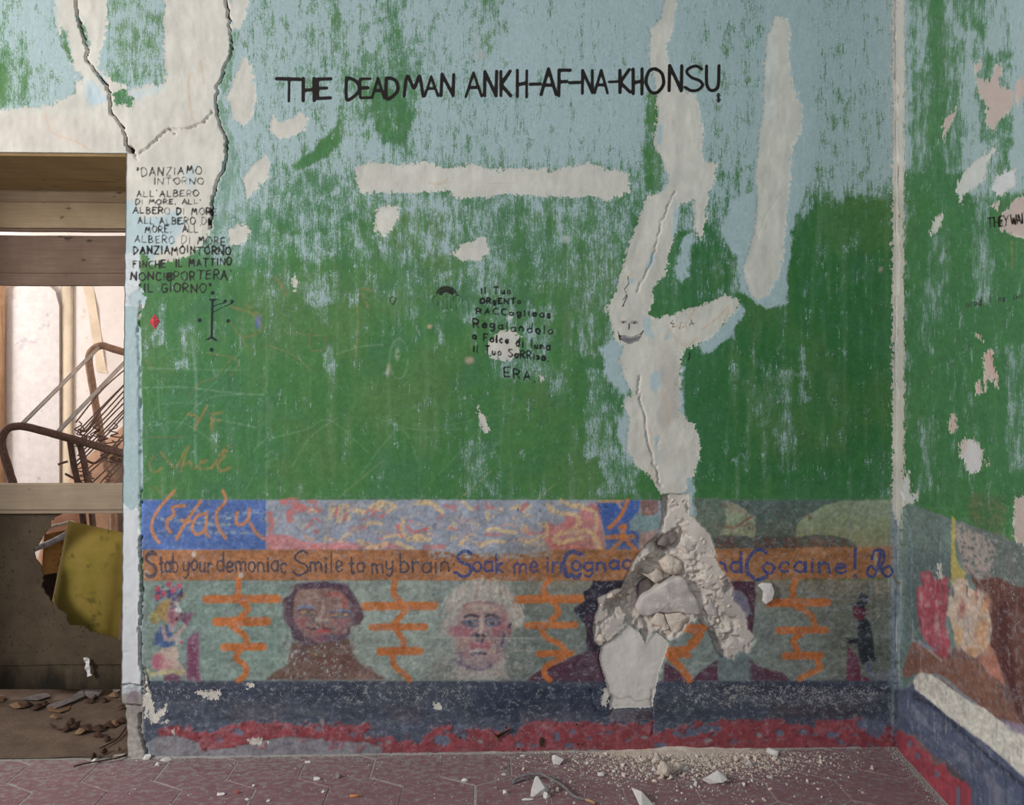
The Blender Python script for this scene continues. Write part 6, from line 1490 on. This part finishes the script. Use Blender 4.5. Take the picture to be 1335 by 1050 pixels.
for i, pts in enumerate([[(66, 944), (72, 950), (82, 951), (88, 945), (97, 940)], [(130, 976), (150, 966), (160, 955), (166, 945)], [(150, 990), (170, 982), (180, 978), (190, 970)], [(96, 1000), (110, 996), (140, 991), (165, 986)]]):
    tag(tube('dry_twig', [GZ(x, y, .012) for x, y in pts], .003, M_LEAF, None, 4, 6, .2), ['hooked dark twig among the leaves in the doorway', 'thin curved twig leading up to the jamb foot', 'dark twig under the broken jamb corner', 'long dry twig along the edge of the red tiles'][i], 'twig')
# ================================================================== stones in the hole (parts of the wall)
M_STONE = mottled('grey_limestone', (198, 188, 180), (182, 172, 166), 14, .9, (212, 200, 188), 60, (.55, .68), .5)
M_DSTONE = mottled('dark_grey_stone', (146, 132, 126), (128, 116, 112), 24, .9, (160, 146, 136), 90, (.6, .7), .5)
M_MORT = mottled('buff_mortar', (212, 197, 181), (198, 182, 166), 26, .95, (158, 138, 120), 130, (.6, .68), .7)
def stone(poly, Yf, bulge, th, mat, seed, name='stone', tilt=(0, 0), rough=.006, n=44, parent=None):
    P = poly + [poly[0]]
    L = [0]
    for a, b_ in zip(P, P[1:]): L.append(L[-1] + math.hypot(b_[0] - a[0], b_[1] - a[1]))
    pts = []
    for k_ in range(n):
        s = L[-1] * k_ / n
        i = max(j for j in range(len(L) - 1) if L[j] <= s)
        t = (s - L[i]) / (L[i + 1] - L[i] + 1e-9)
        pts.append((P[i][0] + (P[i + 1][0] - P[i][0]) * t, P[i][1] + (P[i + 1][1] - P[i][1]) * t))
    cx = sum(p[0] for p in pts) / n; cy = sum(p[1] for p in pts) / n
    V = []
    prof = [(1.0, th), (1.0, .004), (.97, -.001), (.85, -.35 * bulge), (.65, -.7 * bulge), (.42, -.92 * bulge), (.2, -1.0 * bulge)]
    for s, d in prof:
        for x, y in pts:
            X, Yp = cx + (x - cx) * s, cy + (y - cy) * s
            q = PY(X, Yp, 0)
            q.y = Yf + d + tilt[0] * (X - cx) / 30 + tilt[1] * (Yp - cy) / 30 + (rough * mnoise.fractal(Vector((q.x * 22 + seed, q.z * 22, seed)), 1, 2, 4) if d < th else 0)
            V.append(q)
    q = PY(cx, cy, 0); q.y = Yf - bulge + rough * mnoise.noise(Vector((q.x * 22 + seed, q.z * 22, seed)))
    V.append(q)
    R = len(prof)
    Fc = [(r * n + i, r * n + (i + 1) % n, (r + 1) * n + (i + 1) % n, (r + 1) * n + i) for r in range(R - 1) for i in range(n)]
    Fc += [((R - 1) * n + i, (R - 1) * n + (i + 1) % n, R * n) for i in range(n)]
    o = from_py(name, V, Fc, mat, parent, True)
    return o
hz = K(820, 640, 5.526)
W_ = wall_back
stone(hz((60, 860), (100, 770), (175, 735), (230, 690), (290, 655), (380, 622), (420, 650), (460, 740), (500, 800), (535, 860), (535, 900), (450, 905), (380, 880), (290, 895), (215, 880), (130, 920), (80, 900)), .012, .005, .09, M_STONE, 1, rough=.009, parent=W_)
stone(hz((210, 360), (245, 250), (300, 230), (330, 300), (365, 345), (330, 385), (270, 415), (215, 395)), .018, .006, .08, M_DSTONE, 2, tilt=(.006, -.008), rough=.010, parent=W_)
stone(hz((340, 230), (375, 235), (385, 265), (365, 325), (335, 300)), .022, .008, .05, M_MORT, 3, parent=W_)
stone(hz((165, 960), (205, 880), (260, 900), (290, 1010), (340, 1048), (300, 1060), (230, 1020)), .014, .008, .05, M_MORT, 4, tilt=(-.003, 0), parent=W_)
stone(hz((265, 900), (380, 885), (440, 920), (430, 950), (390, 985), (345, 1045), (300, 1010)), .012, .008, .05, M_MORT, 5, parent=W_)
stone(hz((85, 600), (150, 620), (210, 590), (205, 570), (250, 600), (262, 650), (200, 680), (160, 650), (110, 615)), .030, .008, .05, M_MORT, 6, parent=W_)
stone(hz((225, 520), (250, 500), (300, 470), (390, 520), (400, 570), (370, 610), (320, 620), (260, 590)), .024, .016, .05, M_MORT, 7, rough=.012, parent=W_)
stone(hz((100, 690), (165, 650), (185, 720), (120, 770), (80, 800)), .062, .006, .05, M_DSTONE, 8, parent=W_)
stone(hz((545, 830), (600, 790), (650, 840), (660, 930), (600, 920), (560, 880)), .030, .010, .05, M_STONE, 9, parent=W_)
rs_ = random.Random(77)
M_MORT2 = mottled('pale_mortar', (216, 202, 186), (202, 186, 168), 30, .95, (166, 146, 126), 120, (.62, .7), .7)
hp = [(x, y) for x, y in zip(*np.where((rubC > 4).T))]
for i in range(64):
    for _ in range(40):
        ix, iy = rs_.choice(hp)
        x, y = ix + X0, iy + Y0
        if not (826 < x < 920 and 752 < y < 806) and not (856 < x < 888 and 668 < y < 714): break
    d_ = -float(hgtC[iy, ix])
    w_ = rs_.choice([6, 8, 9, 11, 14])
    bm = bmesh.new()
    for _ in range(13):
        u = Vector((rs_.gauss(0, 1), rs_.gauss(0, 1), rs_.gauss(0, 1))).normalized() * rs_.uniform(.8, 1.1)
        bm.verts.new((u.x * w_ / 700, u.y * w_ / 900, u.z * w_ / 700 * rs_.uniform(.7, 1.3)))
    bmesh.ops.convex_hull(bm, input=bm.verts[:])
    for v in [v for v in bm.verts if not v.link_faces]: bm.verts.remove(v)
    q = PY(x, y, 0)
    for v in bm.verts: v.co += Vector((q.x, d_ + w_ / 2600, q.z))
    from_bm('stone', bm, M_MORT2 if i % 5 else M_MORT, W_)
M_CHALK = mottled('white_plaster_chip', (216, 210, 204), (202, 196, 190), 40, .95, (186, 176, 166), 140)
fl = K(920, 640, 3.89)
o = stone(fl((262, 478), (285, 465), (328, 466), (342, 505), (330, 550), (300, 574), (284, 556), (290, 512)), -.016, .004, .014, M_CHALK, 12, 'plaster_flake', tilt=(-.010, 0), rough=.003, parent=W_)
o['label'] = 'curled white plaster flake lifting off the painted wall'
o = stone(fl((268, 478), (296, 480), (308, 512), (300, 555), (284, 558), (272, 520)), .0, .002, .01, M_MORT, 13, 'plaster_flake', rough=.002, parent=W_)
# ================================================================== things stuck on the wall
def facet(name, ring_px, apex_px, out, mat, base=-.002, parent=None):
    V = [PY(x, y, 0) + Vector((0, base, 0)) for x, y in ring_px] + [PY(*apex_px, 0) + Vector((0, -out, 0))] + [PY(x, y, 0) + Vector((0, .004, 0)) for x, y in ring_px]
    n = len(ring_px)
    return from_py(name, V, [((i + 1) % n, i, n) for i in range(n)] + [(i, (i + 1) % n, n + 1 + (i + 1) % n, n + 1 + i) for i in range(n)], mat, parent)
kg = NT('red_glossy_gem', .2, .6)
M_GEM = kg.done(kg.mix(kg.step(kg.noise(260, 3, .6), .45, .6), L8(170, 36, 44), L8(214, 92, 96)))
gem = tag(empty('red_gem', PY(202, 420, 0)), 'small red diamond-shaped gem glued to the green wall left of the rune', 'ornament')
facet('stone_face', [(202, 409.5), (208.5, 419), (202.5, 430), (195, 420)], (201, 419), .010, M_GEM, -.003, gem)
facet('backing', [(202, 408), (209.5, 419), (204, 433), (194, 421)], (202, 420), .004, M_CHALK, -.001, gem)
def flake(name, pts, label, mat, lift):
    P = [PY(x, y, 0) for x, y in pts]
    n = len(P)
    V = [p + Vector((0, -.003 - lift * abs(math.sin(i * 1.3)), 0)) for i, p in enumerate(P)] + [p + Vector((0, -.0015 - lift * abs(math.sin(i * 1.3)), 0)) for i, p in enumerate(P)]
    return from_py(name, V, [tuple(range(n))[::-1], tuple(range(n, 2 * n))] + [(i, (i + 1) % n, (i + 1) % n + n, i + n) for i in range(n)], mat)
k2 = K(420, 880, 4.45)
for i, (a, lab) in enumerate([(k2((970, 315), (1010, 345), (1085, 310), (1092, 312), (1040, 355), (1020, 362)), 'dry winged leaf stuck low on the red skirting'), (k2((985, 365), (1010, 352), (1035, 375), (1025, 380)), 'small dry leaf fragment just below the winged leaf'), (k2((1262, 360), (1275, 355), (1288, 375), (1280, 405), (1264, 410), (1258, 380)), 'brown curled leaf stuck on the red skirting right of the winged leaf')]):
    tag(flake('dry_leaf', a, '', M_LEAF if i != 1 else M_CARD, .012), lab, 'leaf')
# ================================================================== rubble on the floor
def chunk(px, py, w, h, d, mat, seed, name, label=None, cat='rubble', group=None, ang=True, rot=0, hull=16, flatb=.25):
    """a broken piece standing on the floor; px,py = middle of its foot, w,h,d in pixels there"""
    s = (py - HY) / CAMH
    foot = GZ(px, py)
    r_ = random.Random(seed)
    bm = bmesh.new()
    for _ in range(hull):
        u = Vector((r_.gauss(0, 1), r_.gauss(0, 1), r_.gauss(0, 1))).normalized()
        u *= r_.uniform(.85, 1.1)
        bm.verts.new((u.x * w / s / 2, u.y * d / s / 2, max(u.z, -flatb) * h / s / (1 + flatb)))
    bmesh.ops.convex_hull(bm, input=bm.verts[:])
    for v in [v for v in bm.verts if not v.link_faces]: bm.verts.remove(v)
    if not ang:
        bmesh.ops.subdivide_edges(bm, edges=bm.edges[:], cuts=2, use_grid_fill=True)
        for v in bm.verts: v.co += v.co.normalized() * mnoise.fractal(v.co * 90 + Vector((seed, 0, 0)), 1, 2, 3) * w / s * .12
    zmin = min(v.co.z for v in bm.verts)
    for v in bm.verts: v.co.z -= zmin
    o = from_bm(name, bm, mat, None, not ang, bevel=.0 if not ang else .0012)
    o.location = (foot.x, foot.y, .0005)
    o.rotation_euler.z = rot
    tag(o, label, cat, group)
    return o
chunk(702, 1037, 26, 24, 20, M_CHALK, 3, 'plaster_chunk', 'pointed white plaster chunk beside the grey cable end', 'rubble')
chunk(712, 1040, 12, 9, 10, M_CHALK, 4, 'plaster_chunk', 'smaller white chunk touching the pointed one', 'rubble')
chunk(727, 996, 19, 14, 12, M_CHALK, 6, 'plaster_chunk', 'blocky white plaster chunk near the red skirting', 'rubble')
chunk(931, 1020, 36, 17, 24, M_CHALK, 8, 'plaster_chunk', 'broad flat grey-white slab, largest piece right of the rubble heap', 'rubble', hull=14)
chunk(866, 1014, 22, 22, 18, M_MORT, 9, 'mortar_lump', 'buff mortar lump at the front of the rubble heap', 'rubble', ang=False)
chunk(858, 996, 14, 16, 12, M_MORT, 10, 'mortar_lump', 'narrow mortar lump at the top of the rubble heap', 'rubble', ang=False)
chunk(884, 1006, 16, 13, 12, M_MORT, 11, 'mortar_lump', 'mortar lump behind the right of the heap front', 'rubble', ang=False)
chunk(893, 1005, 12, 8, 10, M_CHALK, 12, 'plaster_chunk', 'thin white sliver right of the rubble heap', 'rubble')
chunk(839, 994, 13, 7, 8, M_MORT, 13, 'mortar_lump', 'low mortar lump left of the rubble heap', 'rubble', ang=False)
chunk(784, 1012, 12, 6, 7, M_CHALK, 14, 'plaster_chunk', 'small white wedge left of the rubble heap', 'rubble')
chunk(765, 997, 6, 5, 5, M_CHALK, 15, 'plaster_chunk', 'tiny white chunk right of the blocky one', 'rubble')
chunk(1024, 1005, 8, 6, 6, M_MORT, 17, 'mortar_lump', 'small buff lump below the plaster roll', 'rubble')
chunk(976, 998, 13, 8, 10, M_STONE, 18, 'stone_chip', 'bluish grey stone chip left of the plaster roll', 'rubble')
chunk(960, 993, 9, 8, 8, M_MORT, 19, 'mortar_lump', 'pale lump against the wall left of the plaster roll', 'rubble', ang=False)
chunk(985, 991, 9, 5, 6, M_STONE, 20, 'stone_chip', 'small bluish chip behind the larger one', 'rubble')
chunk(442, 1015, 14, 5, 8, M_DSTONE, 21, 'stone_chip', 'brown stone chip on the tiles left of centre', 'rubble')
chunk(412, 1017, 14, 4, 7, M_CHALK, 22, 'plaster_chunk', 'white flake left of the brown stone chip', 'rubble')
chunk(606, 1019, 10, 4, 6, M_CHALK, 23, 'plaster_chunk', 'lone oval white flake in the middle of a tile', 'rubble')
chunk(682, 987, 8, 4, 5, M_CHALK, 24, 'plaster_chunk', 'tiny white wedge at the foot of the red skirting', 'rubble')
for i, (x, y, w, h, lab) in enumerate([(124, 996, 10, 7, 'cream plaster chip at the corner of the doorway floor'), (206, 999, 8, 6, 'cream chip on the red tiles below the jamb'), (192, 990, 12, 8, 'cream chip wedged against the broken jamb foot'), (182, 986, 8, 8, 'narrow cream chip leaning on the jamb foot'), (216, 992, 16, 4, 'flat cream flake lying at the wall foot'), (228, 978, 10, 4, 'cream flake sticking to the wall foot')]):
    chunk(x, y, w, h, w * .7, M_CHALK, 40 + i, 'plaster_chunk', lab, 'rubble')
for i, (x, y, w, h, lab) in enumerate([(330, 1026, 6, 3, 'white speck in the left tiles above the pale oval flake'), (288, 1037, 12, 3, 'white flake on the left tiles beside a red chip'), (322, 1044, 8, 3, 'white flake at the bottom of the left tiles'), (350, 1046, 8, 3, 'white crumb low on the tiles near the cigarette end'), (422, 1034, 10, 4, 'white flake left of the cigarette end'), (401, 995, 9, 3, 'white flake near the wall foot above the brown chip'), (656, 1011, 9, 3, 'white flake left of the grey cable')]):
    chunk(x, y, w, h, w * .6, M_CHALK, 60 + i, 'plaster_chunk', lab, 'rubble')
chunk(310, 1035, 6, 4, 4, mottled('brick_red', (176, 76, 64), (150, 60, 52), 50), 71, 'brick_chip', 'tiny brick-red chip on the left tiles', 'rubble')
chunk(688, 1044, 18, 3, 5, M_CHALK, 72, 'plaster_chunk', 'thin white sliver in front of the pointed chunk', 'rubble')
chunk(655, 1003, 8, 5, 6, M_DSTONE, 73, 'stone_chip', 'dark chip on the tiles above the grey cable', 'rubble')
# plaster roll, cigarette end, cable
a, b_ = GZ(1001, 979, .012), GZ(1015, 984, .012)
pr_ = tag(empty('plaster_roll', (a + b_) / 2), 'small whitish cylinder lying in the dust near the right corner', 'fragment')
pr_.location.z = 0
tube('roll_body', [a, (a + b_) / 2, b_], .012, M_CHALK, pr_, 4, 12, .04, smooth_path=False)
tube('hollow_end', [b_ + (b_ - a).normalized() * .0005, b_ + (b_ - a).normalized() * .0015], .008, M_DSTONE, pr_, 2, 10, smooth_path=False)
ci = tag(empty('cigarette_end', GZ(463, 1039)), 'orange cigarette end on a red tile', 'cigarette end')
a, b_ = GZ(456, 1038.5, .004), GZ(469, 1037.5, .004)
tube('filter', [a, (a + b_) / 2, b_], .0042, mottled('cork_filter', (206, 138, 92), (190, 122, 80), 200), ci, 2, 10, smooth_path=False)
tube('burnt_tip', [b_, b_ + (b_ - a) * .12], .0036, M_DSTONE, ci, 2, 10, smooth_path=False)
M_CAB = mottled('grey_twig', (128, 122, 122), (108, 102, 104), 70, .75, (150, 142, 138), 200)
cb = tag(empty('grey_cable', GZ(720, 1015)), 'grey bent cable or stick with a forked tail on the tiles', 'cable')
tube('cable', [GZ(x, y, z) for x, y, z in [(668, 1021, .004), (676, 1014, .016), (690, 1010, .022), (706, 1010, .022), (722, 1018, .02), (735, 1026, .016), (748, 1038, .012), (762, 1043, .006)]], .0048, M_CAB, cb, 6, 8, .08)
tube('side_twig', [GZ(762, 1041, .010), GZ(763, 1035, .022), GZ(763, 1030, .034)], .003, M_CAB, cb, 3, 6)
tube('copper_end', [GZ(762, 1042.5, .006), GZ(770, 1045, .006), GZ(776, 1048, .005)], .005, mottled('tan_end', (180, 140, 112), (160, 120, 96), 80), cb, 3, 8)
tube('loose_strand', [GZ(x, y, z) for x, y, z in [(668, 1022, .004), (690, 1014, .010), (715, 1013, .012), (727, 1016, .012)]], .003, M_CAB, cb, 5, 6)
# upright flake near the bottom edge
P = [GZ(823, 1032), GZ(836, 1046), GZ(852, 1052), GZ(838, 1060)]
V = [P[0] + Vector((0, 0, .012)), P[1] + Vector((0, 0, .034)), P[2] + Vector((0, 0, .004)), P[3] + Vector((0, 0, .0)), P[1] + Vector((0, .004, .0))]
V2 = [v + Vector((.002, .002, 0)) for v in V]
tag(from_py('plaster_shell', V + V2, [(0, 1, 3), (1, 2, 3), (0, 3, 4), (3, 2, 4), (8, 6, 5), (8, 7, 6), (9, 8, 5), (9, 7, 8), (0, 5, 6, 1), (1, 6, 7, 2)], M_CHALK), 'thin curled plaster shell standing at the front of the tiles', 'fragment')
# countable crumbs: same kind, one group
rc_ = random.Random(33)
protos = []
for i in range(6):
    o = chunk(860, 1000, 6, 4.5, 5, M_MORT if i % 3 else M_CHALK, 200 + i, 'plaster_crumb', 'small pale plaster crumb scattered on the tiles below the broken wall', 'rubble', 'plaster crumbs below the hole', hull=10)
    protos.append(o)
for i in range(140):
    o = protos[i] if i < 6 else protos[i % 6].copy()
    if i >= 6: COL.objects.link(o)
    while True:
        if rc_.random() < .7: x, y = rc_.gauss(900, 75), 985 + abs(rc_.gauss(0, 17))
        else: x, y = rc_.gauss(840, 150), rc_.uniform(984, 1046)
        if 640 < x < 1150 and y < 1048: break
    g = GZ(x, y)
    o.location = (g.x, min(g.y, -.012), .0006)
    sc = rc_.choice([.5, .6, .7, .9, 1.0, 1.3])
    o.scale = (sc * rc_.uniform(.8, 1.3), sc * rc_.uniform(.8, 1.3), sc * rc_.uniform(.7, 1.2))
    o.rotation_euler.z = rc_.uniform(0, 6)
# the dust and grit nobody could count
def grit(name, n, gen, smin, smax, mat, label):
    V, Fc = [], []
    for _ in range(n):
        x, y = gen()
        s = rc_.uniform(smin, smax) * (1 if rc_.random() < .85 else 2)
        b0 = len(V)
        for u in [(1, 0, .1), (-.6, .8, 0), (-.5, -.9, .05), (.1, .1, .95), (-.2, .6, .6)]:
            V.append((x + u[0] * s * rc_.uniform(.7, 1.2), y + u[1] * s * rc_.uniform(.7, 1.2), .0004 + u[2] * s * rc_.uniform(.6, 1.1)))
        Fc += [(b0, b0 + 1, b0 + 4), (b0 + 1, b0 + 2, b0 + 4), (b0 + 2, b0 + 3, b0 + 4), (b0, b0 + 4, b0 + 3), (b0 + 2, b0, b0 + 3)]
    return tag(from_py(name, V, Fc, mat), label, 'rubble', None, 'stuff')
def heap():
    while True:
        px_, py_ = (rc_.gauss(900, 78), 981 + abs(rc_.gauss(0, 15))) if rc_.random() < .8 else (rc_.gauss(890, 110), 981 + abs(rc_.gauss(0, 32)))
        g = GZ(px_, py_)
        if g.y < -.004 and px_ < 1150: return g.x, g.y
grit('plaster_grit', 5200, heap, .0012, .0042, M_MORT, 'pale plaster grit heaped along the wall foot below the hole')
def line():
    t = rc_.random()
    if t < .6: return rc_.uniform(-1.38, 1.4), -.004 - abs(rc_.gauss(0, .018))
    s_ = rc_.uniform(.0, .9); o_ = .012 + abs(rc_.gauss(0, .02))
    p = Vector((corner.x, corner.y, 0)) - rd * s_ + rn * o_
    return p.x, p.y
grit('floor_grit', 3500, line, .0008, .0026, M_GROUT, 'grey grit gathered in the joint between tiles and walls')
def spread_():
    return rc_.uniform(-1.6, 1.35), rc_.uniform(-.75, -.01)
grit('scattered_grit', 1500, spread_, .0008, .0022, M_CHALK, 'tiny white specks scattered over the red tiles')
# dust drift under the hole and along the wall foot
def drift(name, x0, x1, hmax, depth, label, mat, peak=None):
    nx_, ny_ = 160, 14
    V = []
    for j in range(ny_ + 1):
        for i in range(nx_ + 1):
            u, v = i / nx_, j / ny_
            X = x0 + (x1 - x0) * u
            w = depth * (.55 + .9 * abs(mnoise.noise(Vector((X * 5, 1.7, 0))))) * (1 if peak is None else .25 + math.exp(-((X - peak) / .3) ** 2))
            h = hmax * (1 if peak is None else .2 + math.exp(-((X - peak) / .22) ** 2)) * (1 - v) ** 1.6 * (.7 + .8 * abs(mnoise.noise(Vector((X * 14, v * 3, 4)))))
            V.append((X, .012 - v * (w + .012), max(h + .0016 * mnoise.noise(Vector((X * 120, v * 14, 9))), -.003) - .002 * v ** 4 - .001))
    Fc = [(j * (nx_ + 1) + i, (j + 1) * (nx_ + 1) + i, (j + 1) * (nx_ + 1) + i + 1, j * (nx_ + 1) + i + 1) for j in range(ny_) for i in range(nx_)]
    return tag(from_py(name, V, Fc, mat, None, True), label, 'dust', None, 'stuff')
drift('dust_drift', -1.36, 1.42, .010, .035, 'grey dust drift along the foot of the painted wall', M_GROUT)
drift('dust_heap', .15, 1.15, .016, .10, 'low heap of buff plaster dust below the hole', M_MORT, GZ(890, 985).x)
